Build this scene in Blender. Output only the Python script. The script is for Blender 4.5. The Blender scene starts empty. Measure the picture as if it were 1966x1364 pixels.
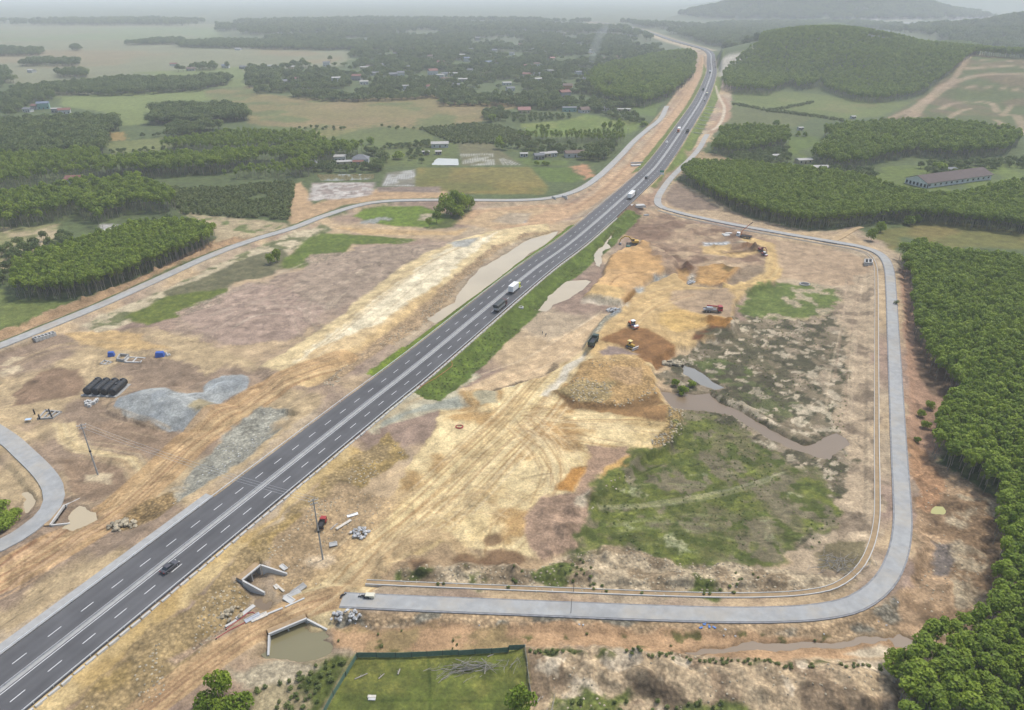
import bpy, bmesh, math, random
import numpy as np
from mathutils import Vector, Matrix
from mathutils.geometry import tessellate_polygon

random.seed(11)
rng = np.random.default_rng(11)
SC = bpy.context.scene
COLL = SC.collection

# ------------------------------------------------------------------ camera
CAM_H, FPX, YHOR = 125.0, 1350.0, -17.0
PITCH = math.atan((682 - YHOR) / FPX)
cam_d = bpy.data.cameras.new('camera')
cam = bpy.data.objects.new('camera', cam_d)
COLL.objects.link(cam)
cam.location = (0, 0, CAM_H)
cam.rotation_euler = (math.pi / 2 - PITCH, 0, 0)
cam_d.sensor_width = 36.0
cam_d.lens = FPX / 1966 * 36.0
cam_d.clip_start = 1.0
cam_d.clip_end = 60000.0
SC.camera = cam

# ------------------------------------------------------------------ light
SUN_EL, SUN_AZ = 62.0, 50.0           # hazy high sun, ahead and right (azimuth clockwise from +Y)
world = bpy.data.worlds.new('World')
SC.world = world
world.use_nodes = True
wn = world.node_tree.nodes
sky = wn.new('ShaderNodeTexSky')
sky.sky_type = 'NISHITA'
sky.sun_disc = False
sky.sun_elevation = math.radians(SUN_EL)
sky.sun_rotation = math.radians(SUN_AZ)
sky.air_density = 1.3
sky.dust_density = 3.0
sky.ozone_density = 1.0
wn['Background'].inputs['Strength'].default_value = 0.105
world.node_tree.links.new(sky.outputs[0], wn['Background'].inputs['Color'])
sun_d = bpy.data.lights.new('sun', 'SUN')
sun_d.energy = 1.5
sun_d.angle = math.radians(8)
sun_d.color = (1.0, 0.975, 0.93)
sun = bpy.data.objects.new('sun', sun_d)
COLL.objects.link(sun)
_a, _e = math.radians(SUN_AZ), math.radians(SUN_EL)
_dir = Vector((math.sin(_a) * math.cos(_e), math.cos(_a) * math.cos(_e), math.sin(_e)))
sun.rotation_euler = _dir.to_track_quat('Z', 'Y').to_euler()
SC.view_settings.view_transform = 'Standard'
SC.view_settings.look = 'None'
SC.view_settings.gamma = 1.0
SC.view_settings.exposure = 0.96
SC.cycles.use_denoising = True
SC.cycles.max_bounces = 6
SC.cycles.diffuse_bounces = 4
SC.cycles.glossy_bounces = 2
SC.cycles.transmission_bounces = 3
SC.cycles.transparent_max_bounces = 6
SC.cycles.volume_bounces = 2
HAZE_DENSITY = 1.85e-4

# ------------------------------------------------------------------ helpers: survey of the place
def srgb(r, g, b, k=0.62):
    def f(c):
        c /= 255.0
        return c / 12.92 if c <= 0.04045 else ((c + 0.055) / 1.055) ** 2.4
    return (f(r) * k, f(g) * k, f(b) * k)

_sp, _cp = math.sin(PITCH), math.cos(PITCH)

def ray(px, py):
    u, v = px - 983.0, py - 682.0
    return u, FPX * _cp - v * _sp, -(FPX * _sp + v * _cp)

def flat(px, py, z=0.0):
    """where a sight line of the survey meets the level z"""
    x, y, d = ray(px, py)
    d = min(d, -9.0)
    t = (CAM_H - z) / -d
    return (x * t, y * t)

# ---- relief of the hills (world metres): ridge lines x, y, height, half width
RIDGES = [
    # wooded hill right of the motorway
    [(400, 1480, 10, 140), (490, 1430, 31, 220), (575, 1400, 55, 300), (650, 1340, 38, 300), (720, 1210, 33, 290), (830, 1130, 31, 290), (1000, 1070, 29, 290)],
    [(575, 1400, 51, 240), (560, 1230, 34, 180), (545, 1120, 14, 130)],
    [(720, 1210, 31, 240), (695, 1060, 22, 180), (680, 950, 10, 120)],
    # far hills
    [(1150, 3900, 60, 420), (1330, 3900, 100, 520), (1560, 3900, 128, 560), (1800, 3900, 95, 520), (2050, 3900, 40, 450)],
    [(2300, 6800, 90, 900), (3000, 6800, 150, 1200), (3700, 6800, 120, 1200), (4600, 6800, 165, 1300), (5600, 6800, 140, 1300)],
    [(1450, 2500, 22, 260), (1700, 2450, 62, 300), (1850, 2430, 74, 300), (2050, 2450, 52, 320), (2350, 2500, 44, 320)],
    [(1250, 2300, 14, 220), (1500, 2050, 26, 260), (1900, 2000, 22, 260)],
]

def hills(X, Y):
    X = np.asarray(X, float); Y = np.asarray(Y, float)
    out = np.zeros(np.broadcast(X, Y).shape)
    for R in RIDGES:
        best = np.zeros_like(out)
        for (x0, y0, h0, w0), (x1, y1, h1, w1) in zip(R[:-1], R[1:]):
            dx, dy = x1 - x0, y1 - y0
            t = np.clip(((X - x0) * dx + (Y - y0) * dy) / (dx * dx + dy * dy), 0, 1)
            d = np.hypot(X - x0 - t * dx, Y - y0 - t * dy)
            h = h0 + t * (h1 - h0); w = w0 + t * (w1 - w0)
            q = np.clip(d / w, 0, 1)
            best = np.maximum(best, h * (1 - q * q) ** 1.6)
        out = np.maximum(out, best)
    return out

def G(px, py, z=0.0):
    """ground point (x, y) on a sight line, hills included"""
    x, y, d = ray(px, py)
    d = min(d, -9.0)
    tf = (CAM_H - z) / -d
    if y * tf < 700 or x < 0:
        return (x * tf, y * tf)
    ts = np.linspace(0.3, 1, 240) * tf
    hz = hills(x * ts, y * ts) + z - (CAM_H + d * ts)
    k = np.argmax(hz >= -1e-6)
    if hz[k] < -1e-6:
        return (x * tf, y * tf)
    if k == 0:
        return (x * ts[0], y * ts[0])
    a = ts[k - 1] + (ts[k] - ts[k - 1]) * (-hz[k - 1]) / max(hz[k] - hz[k - 1], 1e-9)
    return (x * a, y * a)

def Q(ox, oy, pts, s=0.33367):
    return [(ox + a * s, oy + b * s) for a, b in pts]

# ---- noise
def _hash(ix, iy, seed):
    h = (ix.astype(np.int64) * 374761393 + iy.astype(np.int64) * 668265263 + seed * 1442695041) & 0xFFFFFFFF
    h = ((h ^ (h >> 13)) * 1274126177) & 0xFFFFFFFF
    h = h ^ (h >> 16)
    return (h & 0xFFFF) / 65535.0

def vnoise(x, y, seed=0):
    xi = np.floor(x); yi = np.floor(y)
    fx = x - xi; fy = y - yi
    fx = fx * fx * (3 - 2 * fx); fy = fy * fy * (3 - 2 * fy)
    a = _hash(xi, yi, seed); b = _hash(xi + 1, yi, seed)
    c = _hash(xi, yi + 1, seed); d = _hash(xi + 1, yi + 1, seed)
    return (a + (b - a) * fx) * (1 - fy) + (c + (d - c) * fx) * fy

def fbm(x, y, scale, octv=4, seed=0):
    s = 0; amp = 0.5; tot = 0
    for o in range(octv):
        s = s + amp * vnoise(x / scale + 13.7 * o, y / scale - 7.1 * o, seed + o)
        tot += amp; amp *= 0.5; scale *= 0.5
    return s / tot * 2 - 1           # -1 .. 1

def smooth(a, b, x):
    t = np.clip((x - a) / (b - a), 0, 1)
    return t * t * (3 - 2 * t)

def catmull(pts, step):
    P = [np.array(p, float) for p in pts]
    P = [2 * P[0] - P[1]] + P + [2 * P[-1] - P[-2]]
    out = []
    for i in range(1, len(P) - 2):
        p0, p1, p2, p3 = P[i - 1:i + 3]
        n = max(1, int(np.linalg.norm(p2 - p1) / step))
        for k in range(n):
            t = k / n
            out.append(0.5 * (2 * p1 + (p2 - p0) * t + (2 * p0 - 5 * p1 + 4 * p2 - p3) * t * t + (3 * p1 - p0 - 3 * p2 + p3) * t ** 3))
    out.append(P[-2])
    return np.array(out)

# ------------------------------------------------------------------ survey lines
ROAD_Z = 3.0
_hl = [(0, 1261), (324, 1020), (656, 771.8), (779.5, 680), (989.7, 516.9), (1093, 443.4), (1216.6, 340), (1254.4, 300), (1298.4, 241.2), (1331.8, 193.7), (1349.4, 158.5), (1357, 137), (1357, 118)]
_left = np.array([flat(*p, ROAD_Z) for p in _hl])
def _norms(P):
    T = np.gradient(P, axis=0)
    T /= np.linalg.norm(T, axis=1)[:, None]
    return T, np.stack([T[:, 1], -T[:, 0]], 1)        # tangent, right-hand normal
_t, _n = _norms(_left)
_ctr = [tuple(p) for p in _left + _n * 8.2]
_t0 = np.array(_ctr[1]) - np.array(_ctr[0])
_ctr = [tuple(np.array(_ctr[0]) - _t0 * k) for k in (2.6, 1.2)] + _ctr
_ctr += [flat(*p, ROAD_Z) for p in [(1364, 104), (1352, 94.5), (1326, 87), (1290, 77), (1258, 66), (1222, 55), (1170, 46), (1110, 38)]]
HWY = catmull(_ctr, 4.0)
HWY_T, HWY_N = _norms(HWY)
HWY_S = np.concatenate([[0], np.cumsum(np.linalg.norm(np.diff(HWY, axis=0), axis=1))])

def hwy_at(s, lat=0.0):
    x = np.interp(s, HWY_S, HWY[:, 0]); y = np.interp(s, HWY_S, HWY[:, 1])
    nx = np.interp(s, HWY_S, HWY_N[:, 0]); ny = np.interp(s, HWY_S, HWY_N[:, 1])
    return np.array([x + nx * lat, y + ny * lat])

def hwy_s(p):
    d = np.hypot(HWY[:, 0] - p[0], HWY[:, 1] - p[1])
    k = int(np.argmin(d))
    q = np.array(p) - HWY[k]
    return HWY_S[k] + q @ HWY_T[k], q @ HWY_N[k], math.atan2(HWY_T[k][1], HWY_T[k][0])

def line(pts, z, step=3.0):
    return catmull([flat(*p, z) for p in pts], step)

LOOP = line([(628, 1150), (690, 1153), (800, 1158), (950, 1164), (1100, 1170), (1250, 1176), (1400, 1180), (1500, 1179), (1580, 1173), (1645, 1157), (1695, 1120), (1722, 1070), (1733, 1010), (1731, 940), (1726, 860), (1722, 780), (1718, 700), (1714, 620), (1711, 560), (1706, 512), (1690, 488), (1655, 474), (1600, 464), (1500, 447), (1400, 429), (1320, 412), (1276, 400)], 1.2)
LOOP2 = line([(1276, 400), (1264, 392), (1264, 378), (1276, 358), (1292, 338), (1312, 318), (1330, 300), (1344, 283), (1352, 268), (1358, 258)], 1.2)
LEFTR = line([(-230, 748), (0, 663), (100, 623), (200, 582), (300, 537), (400, 492), (480, 462), (560, 438), (620, 415), (680, 396), (730, 387), (800, 384), (900, 384), (1000, 384), (1060, 379), (1110, 364), (1150, 338), (1190, 300), (1218, 270), (1245, 247), (1268, 228), (1280, 204)], 1.5)
SLIP = line([(-120, 760), (0, 832), (48, 872), (84, 908), (101, 935), (104, 955), (97, 975), (80, 995), (50, 1018), (0, 1047), (-120, 1095)], 1.2)
SPUR = line([(1592, 466), (1615, 455), (1640, 440), (1655, 436)], 0.8)

def pl_dist(P, X, Y):
    """distance and signed side to a polyline (vectorised, short lines)"""
    best = np.full(X.shape, 1e9); sd = np.zeros(X.shape); par = np.zeros(X.shape); s0 = 0.0
    for (x0, y0), (x1, y1) in zip(P[:-1], P[1:]):
        dx, dy = x1 - x0, y1 - y0; L2 = dx * dx + dy * dy
        if L2 < 1e-9: continue
        L = math.sqrt(L2)
        t = np.clip(((X - x0) * dx + (Y - y0) * dy) / L2, 0, 1)
        d = np.hypot(X - x0 - t * dx, Y - y0 - t * dy)
        c = ((X - x0) * dy - (Y - y0) * dx) / L
        m = d < best
        best = np.where(m, d, best); sd = np.where(m, c, sd); par = np.where(m, s0 + t * L, par)
        s0 += L
    return best, sd, par

# ------------------------------------------------------------------ ground sheet: one mesh, finer where the works are
NR, NC = 850, 1100
_th = np.linspace(math.radians(63), math.radians(1.9), NR - 46)
_yr = CAM_H / np.tan(_th)
_yr = np.concatenate([_yr, np.geomspace(_yr[-1] * 1.03, 16000, 46)])
_wr = 62 + 0.80 * _yr
_ac = np.linspace(-1, 1, NC)
GX = _wr[:, None] * _ac[None, :]
GY = np.repeat(_yr[:, None], NC, 1)
HILL = hills(GX, GY)
GZ = HILL.copy()
COLA = np.zeros((NR, NC, 3)); COLA[:] = srgb(96, 108, 66)
MAT = np.zeros((NR, NC, 3))           # grass, stones, wet
_dist = np.hypot(GX, GY)
WN = {}
for key, sc in (('a', 9.0), ('b', 2.6), ('c', 60.0)):
    WN[key] = (fbm(GX, GY, sc, 3, 5), fbm(GX, GY, sc, 3, 91))

def window(x0, x1, y0, y1):
    r0 = max(0, int(np.searchsorted(_yr, y0)) - 1); r1 = min(NR, int(np.searchsorted(_yr, y1)) + 1)
    if r1 <= r0: return None
    ws = _wr[r0:r1]
    a0 = min((x0 / ws).min(), (x0 / ws).max()); a1 = max((x1 / ws).min(), (x1 / ws).max())
    c0 = max(0, int((a0 + 1) / 2 * (NC - 1)) - 1); c1 = min(NC, int((a1 + 1) / 2 * (NC - 1)) + 2)
    if c1 <= c0: return None
    return slice(r0, r1), slice(c0, c1)

def inside(W, X, Y):
    ins = np.zeros(X.shape, bool); dist = np.full(X.shape, 1e9)
    n = len(W)
    for i in range(n):
        x0, y0 = W[i]; x1, y1 = W[(i + 1) % n]
        cond = (y0 > Y) != (y1 > Y)
        if y1 != y0:
            ins ^= cond & (X < (x1 - x0) * (Y - y0) / (y1 - y0) + x0)
        dx, dy = x1 - x0, y1 - y0; L2 = dx * dx + dy * dy + 1e-12
        t = np.clip(((X - x0) * dx + (Y - y0) * dy) / L2, 0, 1)
        dist = np.minimum(dist, np.hypot(X - x0 - t * dx, Y - y0 - t * dy))
    return np.where(ins, dist, -dist)

def region(pts, z=0.0, warp=None, feather=None, world=False, wkey=None):
    W = [tuple(p) for p in pts] if world else [G(px, py, z) for px, py in pts]
    A = np.array(W)
    D = float(np.hypot(A[:, 0], A[:, 1]).mean())
    warp = D * 0.006 if warp is None else warp
    feather = max(0.8, D * 0.004) if feather is None else feather
    warp *= 1.5
    m = warp * 2 + feather + 2
    w = window(A[:, 0].min() - m, A[:, 0].max() + m, A[:, 1].min() - m, A[:, 1].max() + m)
    if w is None: return None
    wk = WN[wkey or ('a' if D < 600 else 'c')]; w2 = WN['b']
    X = GX[w] + warp * (wk[0][w] + 0.6 * w2[0][w]); Y = GY[w] + warp * (wk[1][w] + 0.6 * w2[1][w])
    return w, smooth(-feather, feather, inside(W, X, Y)), W

def paint(pts, col, a=1.0, z=0.0, warp=None, feather=None, grass=None, stone=None, wet=None, patch=None, world=False, wkey=None):
    """base colour of a patch of ground; patch=(scale, threshold, softness) leaves irregular gaps"""
    r = region(pts, z, warp, feather, world, wkey)
    if r is None: return
    w, m, _ = r
    m = m * a
    if patch:
        sc, th, so = patch
        m = m * smooth(th - so, th + so, fbm(GX[w], GY[w], sc, 5, int(sc * 7 + th * 100) & 1023))
    COLA[w] = COLA[w] * (1 - m[..., None]) + np.array(col) * m[..., None]
    for k, v in enumerate((grass, stone, wet)):
        if v is not None:
            MAT[w][..., k] = MAT[w][..., k] * (1 - m) + v * m

def raise_to(pts, h, z=None, warp=None, feather=2.0, rel=False, world=False, ramp=None):
    r = region(pts, h if z is None else z, warp, feather, world)
    if r is None: return
    w, m, _ = r
    if ramp: m = m * smooth(ramp[0], ramp[1], GY[w] + 0.25 * GX[w])
    GZ[w] = GZ[w] + h * m if rel else GZ[w] * (1 - m) + h * m

def band(P, hw, feather):
    A = np.array(P); m = hw + feather + 1
    w = window(A[:, 0].min() - m, A[:, 0].max() + m, A[:, 1].min() - m, A[:, 1].max() + m)
    if w is None: return None
    d, sd, par = pl_dist(A, GX[w], GY[w])
    return w, d, sd, par

def stroke(pts, width, col, a=1.0, z=0.0, feather=None, world=False, grass=None, stone=None, lift=0.0, broken=None, wet=None, mul=0.0):
    P = pts if world else [G(px, py, z) for px, py in pts]
    if len(P) > 2 and not world: P = catmull(P, max(3.0, width))
    P = np.array(P)
    D = float(np.hypot(P[:, 0], P[:, 1]).mean())
    feather = max(0.25, D * 0.0014) if feather is None else feather
    for i in range(0, len(P) - 1, 6):
        seg = P[i:i + 7]
        b = band(seg, width, feather * 3)
        if b is None: continue
        w, d, sd, par = b
        m = smooth(width / 2 + feather, width / 2 - feather, d) * a
        if broken:
            m = m * smooth(-0.25, 0.2, fbm(GX[w], GY[w], broken, 3, 31))
        if i: # avoid painting the joint twice
            t0 = (P[i + 1] - P[i]); side = (GX[w] - P[i][0]) * t0[0] + (GY[w] - P[i][1]) * t0[1]
            m = np.where(side < 0, 0, m)
        if mul:
            COLA[w] = COLA[w] * (1 + mul * m[..., None])
        if col is not None:
            COLA[w] = COLA[w] * (1 - m[..., None]) + np.array(col) * m[..., None]
        for k, v in enumerate((grass, stone, wet)):
            if v is not None: MAT[w][..., k] = MAT[w][..., k] * (1 - m) + v * m
        if lift:
            q = np.clip(d / (width / 2 + 0.3), 0, 1)
            hgt = lift * (1 - q * q) ** 1.2 * (0.72 + 0.45 * WN['b'][0][w])
            if i: hgt = np.where(side < 0, 0, hgt)
            GZ[w] = GZ[w] + hgt

def tracks(pts, total, n, cols, z=0.0, a=0.5, wid=(0.3, 0.8), lift=0.0, seed=1, broken=None):
    """wheel ruts: n thin lines wandering inside a swath"""
    r = random.Random(seed)
    P = catmull([G(px, py, z) for px, py in pts], 4.0)
    T, N = _norms(P)
    s = np.linspace(0, 1, len(P))
    for k in range(n):
        o = r.uniform(-0.5, 0.5) * total
        wob = r.uniform(0.2, 1.1) * np.sin(s * r.uniform(2, 7) + r.uniform(0, 6)) + r.uniform(-.25, .25) * total * (s - .5)
        a0, a1 = sorted((r.uniform(-0.2, 1.2), r.uniform(-0.2, 1.2)))
        if a1 - a0 < 0.3: a0, a1 = 0, 1
        m = (s >= a0) & (s <= a1)
        L = (P + N * (o + wob)[:, None])[m]
        if len(L) > 2:
            stroke([tuple(p) for p in L[::2]], r.uniform(*wid), r.choice(cols), a * r.uniform(.5, 1), world=True, lift=lift * r.uniform(-1, 1), broken=broken)

def scuffs(pts, n, length, wid, mul, ang=None, spread=.5, z=0.0, seed=3, fan=0.0, lift=0.0):
    """short blade, bucket and wheel marks scattered over worked ground"""
    r = random.Random(seed)
    W = [G(px, py, z) for px, py in pts]; A = np.array(W); k = 0
    while k < n:
        x, y = r.uniform(A[:, 0].min(), A[:, 0].max()), r.uniform(A[:, 1].min(), A[:, 1].max())
        if inside(W, np.array([x]), np.array([y]))[0] < 0: k += .05; continue
        base = r.uniform(0, 3.14) if ang is None else ang + r.gauss(0, spread)
        m_ = 1 + (r.randint(2, 5) if fan else 0)
        for q in range(m_):
            a = base + q * fan; L = r.uniform(.5, 1.2) * length; cv = r.uniform(-.35, .35)
            ox, oy = x - math.sin(base) * q * wid[1] * 2.2, y + math.cos(base) * q * wid[1] * 2.2
            P = [(ox + L * t * math.cos(a + cv * t), oy + L * t * math.sin(a + cv * t)) for t in (0, .35, .7, 1)]
            stroke(P, r.uniform(*wid), None, 1, world=True, mul=r.choice([1, -1]) * r.uniform(.4, 1) * mul, lift=lift * r.uniform(-1, 1), broken=4)
        k += 1

def bumps(pts, n, rad, hgt, z=0.0, seed=1):
    """dumped heaps and hummocks"""
    r = random.Random(seed); W = [G(px, py, z) for px, py in pts]; A = np.array(W); k = 0
    while k < n:
        x, y = r.uniform(A[:, 0].min(), A[:, 0].max()), r.uniform(A[:, 1].min(), A[:, 1].max())
        if inside(W, np.array([x]), np.array([y]))[0] < 0: k += .05; continue
        R = r.uniform(*rad); h = r.uniform(*hgt); k += 1
        w = window(x - R * 1.5, x + R * 1.5, y - R * 1.5, y + R * 1.5)
        if w is None: continue
        q = np.clip(np.hypot((GX[w] - x) * r.uniform(.7, 1.2), (GY[w] - y) * r.uniform(.7, 1.2)) / R + .18 * WN['b'][0][w], 0, 1)
        GZ[w] = GZ[w] + h * (1 - q) ** 1.3 * (1 - ROADM[w])
        COLA[w] = COLA[w] * (1 + r.uniform(-.16, .1) * smooth(1, .6, q)[..., None])
# ------------------------------------------------------------------ relief of the works
def QR(pts): return Q(1120, 420, pts, 0.20523)          # the platforms right of the motorway
def QL(pts): return Q(20, 620, pts, 0.16277)            # the tank yard
def QC(pts): return Q(430, 1060, pts, 0.16129)          # the culverts
def QF(pts): return Q(560, 220, pts, 0.17294)           # farm and paddies
def QE(pts): return Q(900, 180, pts, 0.17294)
def QU(pts): return Q(1140, 60, pts, 0.17595)           # the far motorway bend
def QM(pts): return Q(1140, 300, pts, 0.15259)

GZ += 0.5 * fbm(GX, GY, 45.0, 3, 3) * smooth(60, 120, _dist)
GZ += np.clip((_dist - 2500) / 4000, 0, 1) * 2 * fbm(GX, GY, 700.0, 3, 3)

CREAM = [(490, 702), (640, 610), (700, 560), (760, 512), (820, 478), (880, 455), (940, 440), (1010, 430), (1050, 425), (1058, 440), (1000, 452), (960, 470), (900, 505), (850, 545), (760, 615), (700, 655), (590, 735), (540, 745)]
raise_to(CREAM, 1.5, z=2, feather=4.0, warp=1.0)
PLATA = QR([(20, 690), (170, 540), (240, 360), (320, 290), (500, 240), (540, 180), (640, 235), (780, 290), (870, 370), (880, 440), (700, 500), (560, 590), (480, 690), (360, 770), (200, 740)])
raise_to(PLATA, 3.0, feather=1.6, warp=1.0)
PLATB = QR([(380, 800), (560, 620), (850, 500), (1000, 620), (1350, 640), (1700, 560), (1830, 560), (1500, 690), (1430, 780), (1400, 930), (1440, 980), (1420, 1060), (1330, 1110), (1150, 1100), (1080, 1160), (980, 1190), (900, 1180), (620, 1340), (400, 1364), (100, 1364), (0, 1150), (200, 900)])
raise_to(PLATB, 2.4, feather=1.4, warp=0.8)
FILL = Q(656, 680, [(560, 300), (700, 190), (900, 200), (1200, 100), (1420, -20), (1740, 0), (1800, 60), (1810, 180), (1860, 270), (1950, 330), (1955, 440), (1900, 520), (1780, 570), (1700, 640), (1600, 730), (1500, 800), (1480, 880), (1410, 940), (1390, 1019), (1340, 1080), (1150, 1140), (1000, 1180), (700, 1130), (400, 1100), (250, 1000), (300, 800), (420, 560), (560, 420)])
FILLX = [(480, 1130), (560, 1010), (640, 930), (740, 840), (840, 770)] + FILL[1:22]
raise_to(FILLX, 2.6, feather=1.3, warp=0.8, ramp=(112, 190))
MOUND = Q(656, 680, [(1230, 200), (1320, 120), (1400, 20), (1560, -20), (1740, 20), (1790, 120), (1800, 190), (1690, 250), (1560, 290), (1380, 280)])
raise_to(MOUND, 3.9, feather=3.0, warp=2.2)
raise_to(QR([(1030, 610), (1070, 440), (1290, 420), (1460, 450), (1310, 620)]), 2.0, feather=2.5)
raise_to([(690, 880), (740, 820), (800, 770), (900, 740), (905, 790), (850, 800), (770, 840), (700, 930), (560, 1050), (480, 1120), (470, 1080), (600, 960)], 1.6, feather=2.5)
LAKEMUD = [(330, 615), (440, 575), (540, 530), (640, 500), (700, 474), (860, 466), (830, 498), (700, 585), (560, 652), (420, 664), (360, 645)]
raise_to(LAKEMUD, 0.7, feather=5)
stroke([(-20, 652), (100, 602), (180, 572), (260, 545), (340, 510), (420, 474), (470, 452)], 6.0, None, lift=2.2)
stroke([(600, 395), (660, 372), (760, 362), (860, 366)], 4.0, None, lift=0.9)
stroke(Q(1312, 680, [(170, 245), (320, 290), (480, 390), (640, 470), (740, 520)]), 5.0, None, lift=1.8)
stroke(Q(656, 1020, [(260, 250), (600, 250), (900, 250), (1100, 250), (1400, 270), (1700, 310), (1966, 300)]), 8.0, None, lift=1.7)
stroke(Q(1312, 1020, [(0, 300), (300, 330), (600, 320), (850, 290)]), 8.0, None, lift=1.5)
stroke(Q(656, 1020, [(1100, 790), (1400, 760), (1700, 800), (1966, 830), (2400, 860), (3000, 900)]), 13.0, None, lift=2.4)
stroke([(1260, 745), (1300, 770), (1305, 800), (1290, 840), (1250, 870), (1200, 900)], 4.0, None, lift=0.6)
# heaps of grey gravel in the yard
for (px, py, rx, ry, h) in ((300, 775, 16, 11, 4.2), (345, 790, 15, 11, 4.6), (390, 800, 12, 9, 4.0), (385, 770, 15, 7, 2.4), (425, 752, 13, 10, 3.0), (455, 740, 9, 7, 2.2), (270, 770, 10, 7, 2.5)):
    cx, cy = flat(px, py, 0)
    q = np.clip(np.hypot((GX - cx) / rx, (GY - cy) / ry), 0, 1)
    GZ = np.maximum(GZ, (h * (1 - q) ** 0.9 * (1 + 0.12 * WN['b'][0])) * (q < 1) + np.where(q < 1, 0.3, -99))

# motorway formation
_hw = HWY[:: 2]
_b = band(_hw, 40, 5)
w, d, sd, par = _b
s700 = hwy_s(flat(720, 830, 3))[0]
s900 = hwy_s(flat(905, 690, 3))[0]
shelf = np.where(sd > 0, np.where(par < s700, 19.0, 10.2), np.where(par < s700, 15.0, np.where(par < s900, 22.0, 10.2)))
shelf = shelf + (sd > 0) * (par < s700) * 1.2 * WN['a'][0][w]
drop = smooth(shelf + 6.5, shelf, d)
lvl = np.where(d < 9.4, ROAD_Z - 0.45, ROAD_Z - 0.75 - 0.03 * (d - 9))
GZ[w] = GZ[w] * (1 - drop) + np.maximum(lvl, 0) * drop
HW_W, HW_D, HW_SD, HW_PAR = w, d, sd, par

ROADM = np.zeros_like(GZ)
ROADM[w] = np.maximum(ROADM[w], smooth(11.0, 9.6, d))

def seat(P, zr, hw, slope=3.0):
    """terrain carried under a road"""
    for i in range(0, len(P) - 1, 6):
        b = band(P[i:i + 8], hw + slope + 2, 4)
        if b is None: continue
        w, d, sd, par = b
        cell = 0.0035 * _dist[w]
        m = smooth(hw + slope + cell, hw + 0.4 + cell, d)
        ROADM[w] = np.maximum(ROADM[w], smooth(hw + 1.5 + 2 * cell, hw + 0.5 + cell, d))
        GZ[w] = np.where(d < hw + 0.4 + cell, zr - 0.32, GZ[w] * (1 - m) + (zr - 0.32) * m)
seat(LOOP, 1.2, 2.6); seat(LOOP2, 1.2, 2.6); seat(LEFTR, 1.5, 2.6); seat(SLIP, 1.2, 2.8); seat(SPUR, 0.8, 1.8)
seat(line([(660, 1152), (600, 1158), (560, 1172), (520, 1190), (470, 1220), (420, 1255), (360, 1300), (300, 1345), (240, 1400)], 1.0), 1.32, 3.0, 2.5)
_T, _N = _norms(LOOP)
seat(LOOP[4:] - _N[4:] * 6.15, 0.95, 1.15, 1.6)

# ------------------------------------------------------------------ colours of the ground
c = lambda r, g, b: srgb(r, g, b, .47)
# --- far plain and fields
paint([(-900, 25), (2800, 25), (2800, 100), (-900, 100)], c(120, 128, 92), feather=40, warp=30)
paint([(-900, 46), (420, 46), (410, 62), (340, 85), (360, 95), (520, 92), (670, 100), (665, 126), (470, 140), (440, 165), (120, 185), (60, 165), (0, 160), (-900, 170)], c(156, 156, 120), warp=10)
paint([(-900, 100), (0, 95), (350, 100), (500, 95), (660, 103), (640, 122), (400, 118), (0, 135), (-900, 150)], c(166, 152, 114), patch=(160, 0.05, 0.25))
paint([(-900, 60), (420, 52), (420, 75), (-900, 90)], c(146, 158, 112), patch=(260, -0.05, 0.25))
paint([(250, 140), (470, 128), (480, 165), (430, 170), (360, 150)], c(140, 152, 92))
paint([(110, 186), (395, 173), (402, 192), (290, 207), (288, 238), (235, 242), (225, 225), (130, 203)], c(146, 158, 92))
BROWN = [(394, 175), (480, 165), (500, 180), (620, 190), (780, 187), (836, 182), (850, 196), (943, 194), (1010, 204), (935, 216), (933, 232), (880, 240), (800, 249), (656, 249), (520, 246), (477, 236), (474, 205), (402, 192)]
paint(BROWN, c(158, 146, 96), warp=3)
paint(BROWN, c(168, 150, 104), patch=(70, 0.1, 0.2), warp=3)
paint(BROWN, c(132, 138, 84), patch=(40, 0.2, 0.15), warp=3)
paint([(470, 240), (656, 249), (800, 250), (830, 262), (800, 285), (700, 292), (620, 262), (560, 256)], c(122, 136, 76))
paint([(560, 252), (700, 246), (780, 244), (700, 262), (600, 268)], c(160, 152, 96), a=.8)
paint([(206, 255), (243, 254), (243, 270), (212, 271)], c(176, 150, 90))
paint([(205, 275), (340, 262), (395, 262), (300, 290), (215, 296)], c(140, 146, 86))
paint(QE([(590, 345), (1100, 290), (1300, 230), (1600, 280), (1960, 330), (1780, 450), (1600, 480), (1100, 480), (690, 480)]), c(128, 146, 70), warp=2)
paint(QE([(590, 345), (1100, 290), (1300, 230), (1600, 280), (1960, 330), (1780, 450), (1600, 480), (1100, 480), (690, 480)]), c(146, 156, 80), patch=(35, .1, .2), warp=2)
paint([(1200, 205), (1262, 198), (1255, 225), (1215, 218)], c(118, 138, 70))
paint(QF([(950, 300), (1560, 300), (1830, 330), (1860, 570), (950, 590)]), c(120, 132, 74))
paint(QF([(950, 130), (1400, 150), (1600, 280), (1000, 300), (400, 260)]), c(124, 134, 78))
# paddies
PADDY = [(802, 322), (1016, 322), (1052, 362), (1046, 374), (900, 372), (797, 360), (796, 338)]
paint(PADDY, c(136, 134, 72), warp=.8)
paint(PADDY, c(158, 142, 78), patch=(30, .05, .2), warp=.8)
paint([(866, 322), (1016, 322), (1050, 358), (858, 350)], c(160, 146, 84), a=.6, warp=.8)
paint(QF([(1840, 325), (2200, 310), (2550, 560), (1900, 570)]), c(134, 130, 92), warp=.6)
paint(QE([(690, 825), (1130, 815), (1260, 940), (1180, 990), (930, 980), (850, 970)]), c(112, 132, 62), warp=1)
paint(QE([(510, 720), (1110, 740), (1100, 800), (640, 800)]), c(120, 138, 70), warp=1)
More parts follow.
